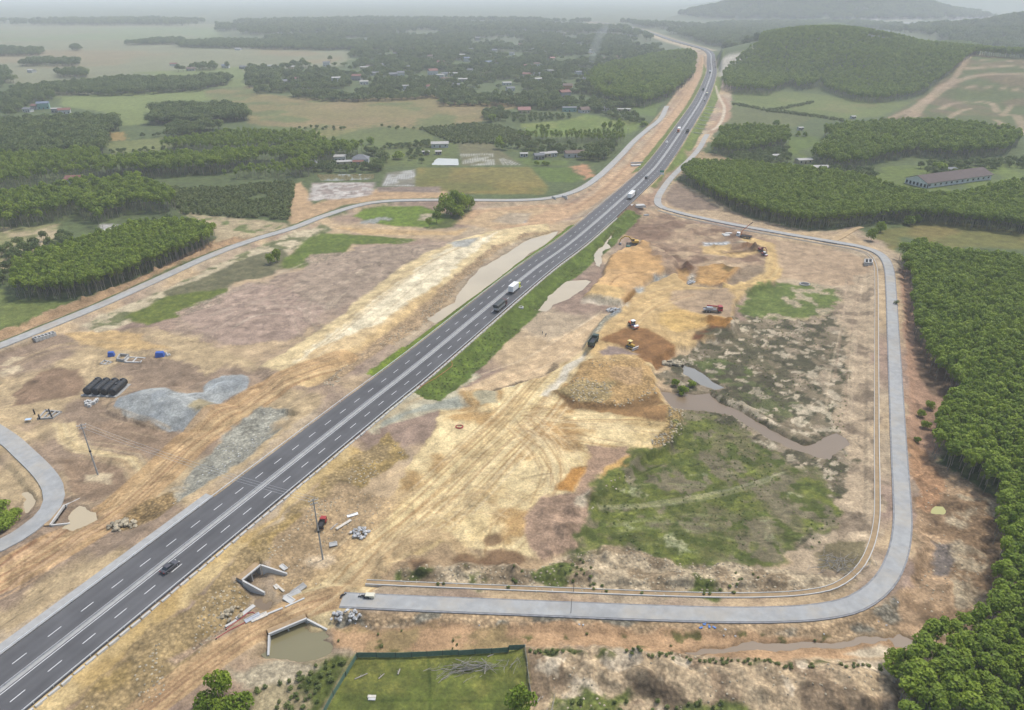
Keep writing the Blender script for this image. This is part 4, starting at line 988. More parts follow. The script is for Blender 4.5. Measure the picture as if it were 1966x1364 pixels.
class MB:
    """collects simple solids into one mesh"""
    def __init__(s): s.v = []; s.f = []
    def add(s, vs, fs):
        k = len(s.v); s.v += [tuple(p) for p in vs]; s.f += [tuple(i + k for i in f) for f in fs]
    def box(s, c, d, rz=0, top=(1, 1), shift=(0, 0), tilt=0):
        x, y, z = d[0] / 2, d[1] / 2, d[2] / 2
        R = Matrix.Rotation(rz, 3, 'Z') @ Matrix.Rotation(tilt, 3, 'Y')
        vs = []
        for zz in (-z, z):
            k = (1, 1) if zz < 0 else top; sh = (0, 0) if zz < 0 else shift
            for a, b_ in ((-1, -1), (1, -1), (1, 1), (-1, 1)):
                vs.append(Vector(c) + R @ Vector((a * x * k[0] + sh[0], b_ * y * k[1] + sh[1], zz)))
        s.add(vs, [(3, 2, 1, 0), (4, 5, 6, 7), (0, 1, 5, 4), (1, 2, 6, 5), (2, 3, 7, 6), (3, 0, 4, 7)]); return s
    def tube(s, a, b_, r0, r1=None, n=10, caps=True):
        r1 = r0 if r1 is None else r1
        a = Vector(a); b_ = Vector(b_); d = (b_ - a).normalized()
        u = d.orthogonal().normalized(); v = d.cross(u)
        vs = []
        for p, r in ((a, r0), (b_, r1)):
            for i in range(n):
                t = 2 * math.pi * i / n
                vs.append(p + u * math.cos(t) * r + v * math.sin(t) * r)
        fs = [(i, (i + 1) % n, n + (i + 1) % n, n + i) for i in range(n)]
        if caps: fs += [tuple(range(n - 1, -1, -1)), tuple(range(n, 2 * n))]
        s.add(vs, fs); return s
    def path(s, pts, r, n=6):
        for p, q in zip(pts[:-1], pts[1:]): s.tube(p, q, r, r, n)
        return s
    def prism(s, poly, z0, z1, axis='y'):
        """poly in the x-z plane swept along y from z0 to z1 (or x-y plane swept in z)"""
        n = len(poly)
        if axis == 'y': vs = [(p[0], z0, p[1]) for p in poly] + [(p[0], z1, p[1]) for p in poly]
        else: vs = [(p[0], p[1], z0) for p in poly] + [(p[0], p[1], z1) for p in poly]
        fs = [(i, (i + 1) % n, n + (i + 1) % n, n + i) for i in range(n)] + [tuple(range(n - 1, -1, -1)), tuple(range(n, 2 * n))]
        s.add(vs, fs); return s
    def mesh(s, name, bevel=0.0, smooth_=False):
        me = bpy.data.meshes.new(name)
        me.from_pydata(s.v, [], s.f)
        bm = bmesh.new(); bm.from_mesh(me)
        bmesh.ops.recalc_face_normals(bm, faces=bm.faces)
        if bevel: bmesh.ops.bevel(bm, geom=[e for e in bm.edges if e.is_manifold and e.calc_face_angle(0) > .6], offset=bevel, segments=1, affect='EDGES', clamp_overlap=True)
        bm.to_mesh(me); bm.free()
        if smooth_: me.polygons.foreach_set('use_smooth', [True] * len(me.polygons))
        me.update()
        return me
    def build(s, name, material, parent=None, kind=None, bevel=0.0, loc=None, rz=None, smooth_=False):
        return link(name, s.mesh(name, bevel, smooth_), material, parent, kind, loc, rz)

def raw_mesh(name, V, Fq, smooth_=True):
    me = bpy.data.meshes.new(name)
    V = np.asarray(V, np.float32); Fq = np.asarray(Fq, np.int32); k = Fq.shape[1]
    me.vertices.add(len(V)); me.vertices.foreach_set('co', V.ravel())
    me.loops.add(Fq.size); me.loops.foreach_set('vertex_index', Fq.ravel())
    me.polygons.add(len(Fq)); me.polygons.foreach_set('loop_start', np.arange(0, Fq.size, k, dtype=np.int32))
    me.polygons.foreach_set('loop_total', np.full(len(Fq), k, np.int32)) if False else None
    me.polygons.foreach_set('use_smooth', np.full(len(Fq), smooth_))
    me.update(calc_edges=True)
    return me

def sweep(P, prof, zc=0.0, closed=True):
    """profile (lateral, z) swept along the plan line P (zc scalar or array)"""
    P = np.asarray(P, float); T, N = _norms(P); n = len(prof); zc = np.broadcast_to(zc, (len(P),))
    V = np.concatenate([[[P[i, 0] + N[i, 0] * a, P[i, 1] + N[i, 1] * a, zc[i] + b_] for a, b_ in prof] for i in range(len(P))])
    idx = np.arange(len(P) - 1)[:, None] * n
    ks = range(n) if closed else range(n - 1)
    F = np.concatenate([np.concatenate([idx + k, idx + (k + 1) % n, idx + n + (k + 1) % n, idx + n + k], 1) for k in ks])
    return V, F

def ribbon(name, P, prof, zc, material, parent=None, kind=None, smooth_=False, closed=True):
    V, F = sweep(P, prof, zc, closed)
    me = raw_mesh(name, V, F, smooth_)
    bm = bmesh.new(); bm.from_mesh(me); bmesh.ops.recalc_face_normals(bm, faces=bm.faces); bm.to_mesh(me); bm.free()
    return link(name, me, material, parent, kind)

def slab(lo, hi, top, bot):
    return [(lo, bot), (lo, top), (hi, top), (hi, bot)]

# ------------------------------------------------------------------ ground
_i = np.arange(NR - 1)[:, None] * NC + np.arange(NC - 1)[None, :]
_F = np.stack([_i, _i + 1, _i + NC + 1, _i + NC], -1).reshape(-1, 4)
_me = raw_mesh('ground', np.stack([GX, GY, GZ], -1).reshape(-1, 3), _F)
for nm, arr in (('soil', COLA), ('cover', MAT)):
    at_ = _me.attributes.new(nm, 'FLOAT_COLOR', 'POINT')
    at_.data.foreach_set('color', np.concatenate([arr.reshape(-1, 3), np.ones((NR * NC, 1))], 1).astype(np.float32).ravel())
link('ground', _me, ground_material(), kind='structure')

for nm, lab, lv, kd, pp in WATERS:
    W_ = [G(*p) for p in pp]
    A = np.array(W_)
    # densify and push the rim outwards under the bank
    T, N = _norms(np.vstack([A, A[:1]])); N = N[:-1]
    area = 0.5 * np.sum(A[:, 0] * np.roll(A[:, 1], -1) - np.roll(A[:, 0], -1) * A[:, 1])
    A2 = A + N * (1.6 if area > 0 else -1.6) * (60 if nm == 'lake' else 1)
    tri = tessellate_polygon([[Vector((x, y, 0)) for x, y in A2]])
    me = bpy.data.meshes.new(nm); me.from_pydata([(x, y, lv) for x, y in A2], [], [tuple(t) for t in tri])
    bm = bmesh.new(); bm.from_mesh(me); bmesh.ops.recalc_face_normals(bm, faces=bm.faces)
    if bm.faces[:][0].normal.z < 0: bmesh.ops.reverse_faces(bm, faces=bm.faces)
    bm.to_mesh(me); bm.free()
    o = link(nm, me, water_material(kd), kind='structure')
    o['label'] = lab

# ------------------------------------------------------------------ motorway
M_asph = mat('asphalt', (.078, .077, .078), .85, .22, .12, .2)
M_paint = mat('road_paint', (.62, .62, .6), .7, .12, .8)
M_conc = mat('concrete', (.31, .307, .29), .85, .14, .7, .2)
M_concl = mat('concrete_pale', (.43, .42, .39), .85, .12, .7, .2)
M_concd = mat('concrete_weathered', (.30, .29, .265), .9, .22, .6, .3)
M_steel = mat('galvanised_steel', (.46, .47, .47), .5, .1, 2, metal=.3)
HP = HWY[::2]
FAR_S = HWY_S[::2]
hz = np.full(len(HP), ROAD_Z)
_lat = [-8.3, -7.4, -6.9, -6.0, -5.1, -4.4, -3.9, -3.2, -2.3, -1.4, -.8]
_wear = [.16, .10, .0, -.10, .04, -.02, -.02, .03, -.12, .03, .12]
_prof = [(-8.5, -1.0)] + [(a, 0) for a in _lat] + [(-a, 0) for a in _lat[::-1]] + [(8.5, -1.0)]
hwy = ribbon('motorway', HP, _prof, hz, M_asph, kind='structure')
_wr_ = np.tile([.16] + _wear + _wear[::-1] + [.16], len(HP)) + .05 * np.repeat(np.sin(np.arange(len(HP)) * .13) + np.sin(np.arange(len(HP)) * .031), len(_prof))
hwy.data.attributes.new('wear', 'FLOAT', 'POINT').data.foreach_set('value', _wr_.astype(np.float32))
_n, _l = M_asph.node_tree.nodes, M_asph.node_tree.links
_b = _n['Principled BSDF']; _src = _b.inputs['Base Color'].links[0].from_socket
_at = _n.new('ShaderNodeAttribute'); _at.attribute_name = 'wear'
_ad = _n.new('ShaderNodeMath'); _ad.operation = 'ADD'; _ad.inputs[1].default_value = 1.0; _l.new(_at.outputs['Fac'], _ad.inputs[0])
_vm = _n.new('ShaderNodeVectorMath'); _vm.operation = 'SCALE'; _l.new(_src, _vm.inputs[0]); _l.new(_ad.outputs[0], _vm.inputs['Scale']); _l.new(_vm.outputs[0], _b.inputs['Base Color'])
ribbon('median', HP, slab(-.55, .55, .13, -.1), hz, M_conc, hwy, 'structure')
for nm, lat in (('edge_line', -.95), ('edge_line', .85)):
    ribbon(nm, HP, [(lat - .08, .006), (lat + .08, .006)], hz, M_paint, hwy, 'structure', closed=False)
s_end = hwy_s(flat(1357, 118, 3))[0]
dash_me = MB().box((0, 0, 0), (3.0, .17, .004)).mesh('lane_dash')
k_ = 0
near_v = []
P0 = 7.6
for side in (-1, 1):
    s_ = 20.0 + (2 if side > 0 else 0)
    cnt = 0; rest = MB()
    while s_ < s_end:
        p = hwy_at(s_, side * 4.15); q = hwy_at(s_ + 1, side * 4.15); an = math.atan2(q[1] - p[1], q[0] - p[0])
        if p[1] > 70:
            if cnt < 75:
                link('lane_dash', dash_me, M_paint, hwy, 'structure', (p[0], p[1], ROAD_Z + .008), an)
            else: rest.box((p[0], p[1], ROAD_Z + .008), (3.0, .2, .004), an)
            cnt += 1
        s_ += P0
    rest.build('distant_lane_dashes', M_paint, hwy, 'stuff')
# pale concrete verge on the near left
i0, i1 = [int(np.argmin(abs(FAR_S - hwy_s(flat(*p, 3))[0]))) for p in ((-60, 1300), (478, 905))]
ribbon('concrete_verge', HWY[::2][:i1], slab(-11.6, -8.75, -.1, -.9), ROAD_Z, M_conc, kind='structure')

# guard rails: 4 m panels with a post each
def guardrail(label, lat, s0, s1, n_near, z0=ROAD_Z, h=.72, pale=False):
    m = mat('median_steel', (.22, .225, .23), .6, .1, 2) if pale else M_steel
    root = thing('guardrail', label, 'guardrail', (*hwy_at(s0, lat), z0))
    L = 4.0
    a = MB()
    a.prism([(-.03, h - .32), (.05, h - .26), (.0, h - .18), (.05, h - .1), (-.03, h - .02)], -L / 2 + .02, L / 2 - .02)
    rail = a.mesh('rail')
    post = MB().box((-.08, 0, h / 2 - .12), (.1, .12, h + .1)).mesh('post')
    far = MB(); k = 0; s_ = s0
    while s_ < s1:
        p = hwy_at(s_ + L / 2, lat); q = hwy_at(s_ + L / 2 + 1, lat); an = math.atan2(q[1] - p[1], q[0] - p[0])
        if p[1] > 66:
            if k < n_near:
                for nm, me in (('rail', rail), ('post', post)):
                    link(nm, me, m, root, None, (p[0] - root.location.x, p[1] - root.location.y, 0), an - math.pi / 2)
            else:
                far.box((p[0] - root.location.x, p[1] - root.location.y, h - .17), (L + .2, .06, .32), an)
                far.box((p[0] - root.location.x, p[1] - root.location.y, h / 2 - .12), (.12, .1, h + .1), an)
            k += 1
        s_ += L
    far.build('distant_rail', m, root, 'stuff')
guardrail('galvanised guardrail along the motorway edge next to the concrete verge and pond slope', -8.55, 0, s_end + 60, 75)
guardrail('galvanised guardrail along the motorway edge next to the tan dirt shelf', 8.55, 0, s_end + 60, 75)
guardrail('low steel barrier on the motorway median strip', -.3, 0, s_end, 75, ROAD_Z + .13, .5, True)

# kerb blocks outside the right guard rail
kb = thing('kerb_row', 'row of pale concrete kerb blocks below the guardrail beside the tan dirt shelf', 'kerb', (*hwy_at(0, 9.15), 2.4))
blk = MB().box((0, 0, .1), (2.3, .5, .7)).mesh('kerb_block', .05)
s_ = 30.0; far = MB(); k = 0
while s_ < s900 + 200:
    p = hwy_at(s_, 9.15); q = hwy_at(s_ + 1, 9.15); an = math.atan2(q[1] - p[1], q[0] - p[0])
    if p[1] > 66:
        loc = (p[0] - kb.location.x + random.uniform(-.06, .06), p[1] - kb.location.y, random.uniform(-.05, .03))
        if k < 130: link('kerb_block', blk, M_concl, kb, None, loc, an + random.uniform(-.03, .03))
        else: far.box((loc[0], loc[1], .1), (2.3, .5, .7), an)
        k += 1
    s_ += 2.65
far.build('distant_kerb', M_concl, kb, 'stuff')

# ------------------------------------------------------------------ service roads
def dusty(name, col, tan, amt):
    """worn surface with drifts of tan dust and dark patches"""
    m = mat(name, col, .9, .16, .5, .2); n, l = m.node_tree.nodes, m.node_tree.links; b = n['Principled BSDF']
    src = b.inputs['Base Color'].links[0].from_socket; g = n.new('ShaderNodeNewGeometry')
    for sc, lo, hi, c2, a in ((.09, .46, .68, tan, amt), (.8, .6, .72, tan, amt * .7), (.05, .55, .7, tuple(v * .72 for v in col), .6)):
        z = n.new('ShaderNodeTexNoise'); z.inputs['Scale'].default_value = sc; z.inputs['Detail'].default_value = 6; z.inputs['Roughness'].default_value = .65
        l.new(g.outputs['Position'], z.inputs['Vector'])
        r = n.new('ShaderNodeMapRange'); r.inputs[1].default_value = lo; r.inputs[2].default_value = hi; r.inputs[4].default_value = a; l.new(z.outputs['Fac'], r.inputs[0])
        x = n.new('ShaderNodeMix'); x.data_type = 'RGBA'; l.new(r.outputs[0], x.inputs[0]); l.new(src, x.inputs[6]); x.inputs[7].default_value = (*c2, 1); src = x.outputs[2]
    l.new(src, b.inputs['Base Color'])
    return m
M_serv = dusty('service_road_concrete', (.285, .287, .275), (.36, .31, .23), .6)
M_serv2 = dusty('grey_gravel_road', (.30, .295, .275), (.34, .28, .2), .6)
M_should = mat('shoulder_gravel', (.2, .2, .2), .95, .3, .8)
LOOPV = LOOP[int(np.argmin(abs(LOOP[:40, 0] - flat(672, 1152, 1.2)[0]))):]
loop_ = ribbon('service_road', LOOPV, slab(-1.95, 1.95, 0, -.6), 1.2, M_serv, kind='structure')
loop_['label'] = 'pale blue grey concrete service road looping round the swampy field'
for lo, hi in ((-2.35, -1.95), (1.95, 2.35)):
    ribbon('gravel_shoulder', LOOPV, slab(lo, hi, -.07, -.6), 1.2, M_should, loop_, 'structure')
o = ribbon('service_road', LOOP2, slab(-2.3, 2.3, 0, -.6), 1.2, M_serv2, kind='structure')
o['label'] = 'grey service road climbing beside the plantation to the underpass'
lr = ribbon('service_road', LEFTR, slab(-2.5, 2.5, 0, -.7), 1.5, M_serv2, kind='structure')
lr['label'] = 'pale service road with low wall running along the left fields'
sl = ribbon('slip_road', SLIP, slab(-2.6, 2.6, 0, -.6), 1.2, M_serv, kind='structure')
sl['label'] = 'bent grey slip road crossing the small bridge'
ribbon('field_track', SPUR, slab(-1.6, 1.6, 0, -.4), .8, mat('dirt_track', srgb(200, 172, 130), .95, .2, .4, .3), kind='structure')

# low edge wall of the left service road, cast in lengths
ew = thing('edge_wall', 'low pale concrete edge wall along the left service road', 'wall', (*LEFTR[0], 0))
T_, N_ = _norms(LEFTR); acc = 0.0; k = 0; last = LEFTR[0]
wl = MB().box((0, 0, .55), (4.7, .3, 2.1)).mesh('wall_panel', .03)
far = MB()
for i in range(1, len(LEFTR)):
    acc += np.linalg.norm(LEFTR[i] - LEFTR[i - 1])
    if acc >= 4.8:
        acc = 0
        mid = (LEFTR[i] + last) / 2 + N_[i] * 2.85; dd = LEFTR[i] - last; an = math.atan2(dd[1], dd[0]); L = np.linalg.norm(dd)
        last = LEFTR[i]
        loc = (mid[0] - ew.location.x, mid[1] - ew.location.y, 0)
        if k < 130:
            o = link('wall_panel', wl, M_conc, ew, None, loc, an); o.scale = (L / 4.78, 1, 1)
        else: far.box((loc[0], loc[1], .55), (L, .3, 2.1), an)
        k += 1
far.build('distant_wall', M_conc, ew, 'stuff')

# open concrete drain inside the loop road
dr = thing('drainage_channel', 'open concrete drainage channel along the inner side of the loop road', 'drain', (*LOOP[0], 0))
M_drain = mat('channel_silt', srgb(176, 150, 112), .9, .2, .6)
for lo, hi, m_, t_, b_ in ((-6.85, -6.7, M_concl, .86, -.4), (-5.5, -5.28, M_concl, .9, -.4), (-6.7, -5.5, M_drain, .7, -.4)):
    ribbon('channel_wall' if m_ is M_concl else 'channel_bed', LOOP[2:] - np.array(dr.location)[:2], slab(lo, hi, t_, b_), 0, m_, dr)
# ------------------------------------------------------------------ trees
def leaf_material(name, dark, light, sat=1.0):
    m = bpy.data.materials.new(name)
    n, l, b = nodes_of(m)
    at = n.new('ShaderNodeAttribute'); at.attribute_name = 'leaf'
    oi = n.new('ShaderNodeObjectInfo')
    ad = n.new('ShaderNodeMath'); ad.operation = 'MULTIPLY_ADD'; ad.inputs[1].default_value = .45
    l.new(at.outputs['Fac'], ad.inputs[0])
    mu = n.new('ShaderNodeMath'); mu.operation = 'MULTIPLY'; mu.inputs[1].default_value = .6
    l.new(oi.outputs['Random'], mu.inputs[0]); l.new(mu.outputs[0], ad.inputs[2])
    mx = n.new('ShaderNodeMix'); mx.data_type = 'RGBA'
    mx.inputs[6].default_value = (*dark, 1); mx.inputs[7].default_value = (*light, 1)
    l.new(ad.outputs[0], mx.inputs[0])
    l.new(mx.outputs[2], b.inputs['Base Color'])
    b.inputs['Roughness'].default_value = .6
    b.inputs['Specular IOR Level'].default_value = .25
    tr = n.new('ShaderNodeBsdfTranslucent'); l.new(mx.outputs[2], tr.inputs['Color'])
    ms = n.new('ShaderNodeMixShader'); ms.inputs[0].default_value = .3
    l.new(b.outputs[0], ms.inputs[1]); l.new(tr.outputs[0], ms.inputs[2])
    l.new(ms.outputs[0], n['Material Output'].inputs['Surface'])
    return m
M_acacia = leaf_material('acacia_leaves', (.098, .158, .012), (.258, .330, .030))
M_broad = leaf_material('broad_leaves', (.066, .102, .028), (.18, .225, .06))
M_shrub = leaf_material('shrub_leaves', (.085, .115, .030), (.18, .215, .06))
M_bamboo = leaf_material('bamboo_leaves', (.12, .145, .016), (.27, .285, .045))
M_bark = mat('pale_bark', (.23, .2, .16), .9, .25, 3)
M_barkd = mat('brown_bark', (.12, .09, .065), .9, .25, 3)

def crown_mesh(name, lobes, nleaf, size, seed, droop=.0, flat_=.5):
    r = np.random.default_rng(seed)
    L = np.array(lobes)                       # x y z rx rz
    wgt = L[:, 3] ** 2; wgt = wgt / wgt.sum()
    k = r.choice(len(L), nleaf, p=wgt)
    d = r.normal(size=(nleaf, 3)); d[:, 2] = d[:, 2] * .9 + .18; d /= np.linalg.norm(d, axis=1)[:, None]
    rad = r.uniform(.72, 1.06, nleaf) ** .6
    C_ = L[k, :3] + d * rad[:, None] * np.stack([L[k, 3], L[k, 3], L[k, 4]], 1)
    nrm = d * .75 + r.normal(size=(nleaf, 3)) * .55 + np.array([0, 0, flat_]); nrm /= np.linalg.norm(nrm, axis=1)[:, None]
    t = np.cross(nrm, r.normal(size=(nleaf, 3))); t /= np.linalg.norm(t, axis=1)[:, None]
    b_ = np.cross(nrm, t)
    sz = size * r.uniform(.6, 1.35, nleaf)[:, None]
    V = np.stack([C_ - t * sz - b_ * sz * .55, C_ + t * sz * .2 - b_ * sz * .75 , C_ + t * sz + b_ * sz * .5, C_ - t * sz * .25 + b_ * sz * .8], 1)
    V[:, 1] += nrm * sz * .25; V[:, 3] += nrm * sz * .2
    F = np.arange(nleaf * 4).reshape(-1, 4)
    me = raw_mesh(name, V.reshape(-1, 3), F, False)
    at = me.attributes.new('leaf', 'FLOAT', 'POINT')
    at.data.foreach_set('value', np.repeat(np.clip(r.normal(.5, .25, nleaf), 0, 1), 4).astype(np.float32))
    return me

def trunk_mesh(name, h, r0, limbs, seed, n=6):
    rr = random.Random(seed); a = MB()
    p = Vector((0, 0, -.4)); r = r0
    for i in range(3):
        q = Vector((rr.uniform(-.18, .18) * (i + 1) * h / 10, rr.uniform(-.18, .18) * (i + 1) * h / 10, h * (i + 1) / 3))
        a.tube(p, q, r, r * .72, n, caps=False); p, r = q, r * .72
        for _ in range(limbs if i else 0):
            t = rr.uniform(0, 6.28); le = rr.uniform(.16, .3) * h
            a.tube(q, q + Vector((math.cos(t) * le * .8, math.sin(t) * le * .8, le * .7)), r * .6, r * .2, 4, caps=False)
    return a.mesh(name)

def make_kind(kind, nvar):
    out = []
    for v in range(nvar):
        r = random.Random(100 + v + hash(kind) % 1 + {'acacia': 0, 'broad': 50, 'shrub': 90, 'clump': 140}[kind])
        if kind == 'acacia':
            R = 1.75
            lobes = [(0, 0, 8.2, 1.05, 1.05)] + [(math.cos(t) * R * .55, math.sin(t) * R * .55, r.uniform(6.9, 8.0), r.uniform(.66, .95), r.uniform(.6, .9)) for t in [i * 6.28 / 6 + r.uniform(-.4, .4) for i in range(6)]] + [(math.cos(t) * .7, math.sin(t) * .7, r.uniform(5.0, 6.2), .6, .8) for t in (r.uniform(0, 6), r.uniform(0, 6))]
            cm = crown_mesh('crown', lobes, 360, .29, v + 1, flat_=.75); tm = trunk_mesh('trunk', 8.0, .13, 2, v)
            mats = (M_acacia, M_bark)
        elif kind == 'broad':
            R = 4.2
            lobes = [(0, 0, 7.4, 2.4, 2.0)] + [(math.cos(t) * R * q, math.sin(t) * R * q, r.uniform(4.2, 7.6), r.uniform(1.5, 2.3), r.uniform(1.2, 1.9)) for t, q in [(i * 6.28 / 11 + r.uniform(-.4, .4), r.uniform(.4, .8)) for i in range(11)]]
            cm = crown_mesh('crown', lobes, 720, .5, 20 + v); tm = trunk_mesh('trunk', 6.6, .26, 3, v)
            mats = (M_broad, M_barkd)
        elif kind == 'shrub':
            lobes = [(r.uniform(-.5, .5), r.uniform(-.5, .5), r.uniform(.5, 1.2), r.uniform(.5, .8), r.uniform(.5, .8)) for i in range(5)]
            cm = crown_mesh('crown', lobes, 110, .26, 40 + v); tm = trunk_mesh('trunk', 1.0, .04, 2, v, 4)
            mats = (M_shrub, M_barkd)
        out.append((cm, tm, mats))
    return out
KINDS = {'acacia': make_kind('acacia', 6), 'broad': make_kind('broad', 5), 'shrub': make_kind('shrub', 4)}

def joined(kind, cm, tm, mats, v):
    bm = bmesh.new(); bm.from_mesh(cm)
    n0 = len(bm.faces)
    bm.from_mesh(tm)
    bm.faces.ensure_lookup_table()
    for f in bm.faces[n0:]: f.material_index = 1
    me = bpy.data.meshes.new(kind + '_tree'); bm.to_mesh(me); bm.free()
    me.materials.append(mats[0]); me.materials.append(mats[1])
    return me

GROUPS = {}
def scatter_group(kind):
    if kind in GROUPS: return GROUPS[kind]
    col = bpy.data.collections.new(kind + '_variants')
    for v, (cm, tm, mats) in enumerate(KINDS[kind]):
        o = bpy.data.objects.new(f'{kind}_{v}', joined(kind, cm, tm, mats, v)); col.objects.link(o)
    g = bpy.data.node_groups.new('scatter_' + kind, 'GeometryNodeTree')
    g.interface.new_socket('Geometry', in_out='INPUT', socket_type='NodeSocketGeometry')
    g.interface.new_socket('Geometry', in_out='OUTPUT', socket_type='NodeSocketGeometry')
    n, l = g.nodes, g.links
    gi = n.new('NodeGroupInput'); go = n.new('NodeGroupOutput')
    ci = n.new('GeometryNodeCollectionInfo'); ci.inputs['Collection'].default_value = col
    ci.inputs['Separate Children'].default_value = True; ci.inputs['Reset Children'].default_value = True
    ip = n.new('GeometryNodeInstanceOnPoints'); ip.inputs['Pick Instance'].default_value = True
    def na(nm, t):
        a = n.new('GeometryNodeInputNamedAttribute'); a.data_type = t; a.inputs['Name'].default_value = nm
        return a.outputs['Attribute']
    cx = n.new('ShaderNodeCombineXYZ'); l.new(na('turn', 'FLOAT'), cx.inputs['Z'])
    l.new(gi.outputs[0], ip.inputs['Points']); l.new(ci.outputs[0], ip.inputs['Instance'])
    l.new(na('variant', 'INT'), ip.inputs['Instance Index'])
    l.new(cx.outputs[0], ip.inputs['Rotation']); l.new(na('size', 'FLOAT_VECTOR'), ip.inputs['Scale'])
    l.new(ip.outputs[0], go.inputs[0])
    GROUPS[kind] = g
    return g

def forest(name, label, cat, kind, pts):
    """one mass of trees: points carry size, turn and variant"""
    pts = np.asarray(pts)
    me = bpy.data.meshes.new(name)
    me.vertices.add(len(pts)); me.vertices.foreach_set('co', pts[:, :3].astype(np.float32).ravel())
    n = len(pts)
    at = me.attributes.new('size', 'FLOAT_VECTOR', 'POINT'); at.data.foreach_set('vector', pts[:, 3:6].astype(np.float32).ravel())
    at = me.attributes.new('turn', 'FLOAT', 'POINT'); at.data.foreach_set('value', rng.uniform(0, 6.28, n).astype(np.float32))
    at = me.attributes.new('variant', 'INT', 'POINT'); at.data.foreach_set('value', rng.integers(0, len(KINDS[kind]), n).astype(np.int32))
    o = link(name, me, kind='stuff'); tag(o, label, cat)
    md = o.modifiers.new('scatter', 'NODES'); md.node_group = scatter_group(kind)
    return o

def zmany(X, Y):
    return np.array([zat(x, y) for x, y in zip(X, Y)])

KEEP = []           # discs where nothing grows (houses, yards)
def sample(poly, sp, world=False, rows=None, jitter=.32, gap=None, z=0.0, clear=True):
    W = [tuple(p) for p in poly] if world else [G(px, py, z) for px, py in poly]
    A = np.array(W); x0, y0 = A.min(0); x1, y1 = A.max(0)
    an = rows or 0.0
    cx, cy = (x0 + x1) / 2, (y0 + y1) / 2; R = math.hypot(x1 - x0, y1 - y0) / 2
    g = np.arange(-R, R, sp)
    a, b_ = np.meshgrid(g, g); a = a.ravel() + rng.uniform(-jitter, jitter, a.size) * sp; b_ = b_.ravel() + rng.uniform(-jitter, jitter, b_.size) * sp
    X = cx + a * math.cos(an) - b_ * math.sin(an); Y = cy + a * math.sin(an) + b_ * math.cos(an)
    k = (np.abs(X) < (58 + .795 * Y)) & (Y > 62)
    X, Y = X[k], Y[k]
    e = sp * .5
    k = inside(W, X + e * fbm(X, Y, 12, 2, 8), Y + e * fbm(X, Y, 12, 2, 9)) > 0
    X, Y = X[k], Y[k]
    if gap:
        k = fbm(X, Y, gap[0], 4, 61) > gap[1]
        X, Y = X[k], Y[k]
    if clear:
        for P, hw in ((LOOP, 5), (LOOP2, 5), (LEFTR, 5)):
            if len(X) == 0: break
            B = np.array(P[::3])
            dd = np.min(np.hypot(X[:, None] - B[None, :, 0], Y[:, None] - B[None, :, 1]), 1); k = dd > hw + 1
            X, Y = X[k], Y[k]
        if len(X):
            B = HWY[::4]
            k = np.ones(len(X), bool)
            for i in range(0, len(X), 4000):
                k[i:i + 4000] = np.min(np.hypot(X[i:i + 4000, None] - B[None, :, 0], Y[i:i + 4000, None] - B[None, :, 1]), 1) > np.where(Y[i:i + 4000] > 1650, 55, 19)
            X, Y = X[k], Y[k]
    for kx, ky, kr in KEEP:
        k = np.hypot(X - kx, Y - ky) > kr
        X, Y = X[k], Y[k]
    return X, Y

def grow(poly, sp, sc, hz=(.85, 1.2), **kw):
    X, Y = sample(poly, sp, **kw)
    Z = zmany(X, Y)
    s = sc * rng.uniform(.75, 1.25, len(X)); h = sc * rng.uniform(*hz, len(X))
    return np.stack([X, Y, Z, s, s, h], 1)
# ------------------------------------------------------------------ houses: where they stand
ROOFS = {'grey': srgb(132, 134, 136), 'red': srgb(146, 102, 90), 'blue': srgb(124, 136, 154), 'pale': srgb(196, 192, 184), 'brown': srgb(128, 108, 96), 'pink': srgb(176, 130, 120)}
WALLS = {'white': srgb(220, 220, 214), 'cream': srgb(214, 200, 164), 'orange': srgb(206, 150, 104), 'mint': srgb(150, 190, 176), 'grey': srgb(168, 166, 160), 'yellow': srgb(214, 188, 110)}
VIL = [(410, 283, 'white', 'pale'), (425, 305, 'white', 'grey'), (620, 385, 'orange', 'red'), (525, 430, 'white', 'red'), (645, 437, 'white', 'pale'), (720, 355, 'white', 'blue'), (845, 378, 'white', 'blue'), (980, 318, 'white', 'grey'), (1090, 295, 'white', 'grey'), (1285, 265, 'white', 'pale'), (1210, 348, 'cream', 'pink'), (1500, 345, 'orange', 'brown'), (1590, 340, 'cream', 'pink'), (1510, 525, 'white', 'blue'), (1300, 520, 'orange', 'brown'), (1280, 560, 'grey', 'red'), (135, 400, 'cream', 'pale'), (380, 400, 'yellow', 'grey'), (245, 385, 'white', 'grey'), (90, 462, 'grey', 'red'), (130, 487, 'white', 'pale'), (370, 520, 'white', 'pale'), (510, 512, 'white', 'red'), (740, 415, 'white', 'grey'), (700, 470, 'grey', 'pale'), (820, 440, 'cream', 'brown'), (950, 490, 'white', 'pale'), (970, 525, 'white', 'grey'), (1130, 470, 'white', 'pale'), (1410, 470, 'cream', 'grey'), (1420, 300, 'white', 'pale'), (880, 300, 'white', 'grey'), (1030, 275, 'white', 'red'), (1160, 290, 'yellow', 'red'), (960, 280, 'white', 'pale'), (740, 300, 'white', 'grey'), (235, 240, 'white', 'pale'), (150, 247, 'white', 'grey'), (490, 280, 'cream', 'grey'), (1140, 250, 'white', 'red'), (940, 255, 'white', 'pale'), (300, 440, 'grey', 'grey'), (600, 470, 'white', 'brown'), (570, 455, 'white', 'pale'), (660, 505, 'cream', 'grey'), (1060, 440, 'white', 'red'), (1200, 420, 'grey', 'pale')]
VIL = [(656 + a * .33367, b * .33367, w, r) for a, b, w, r in VIL]
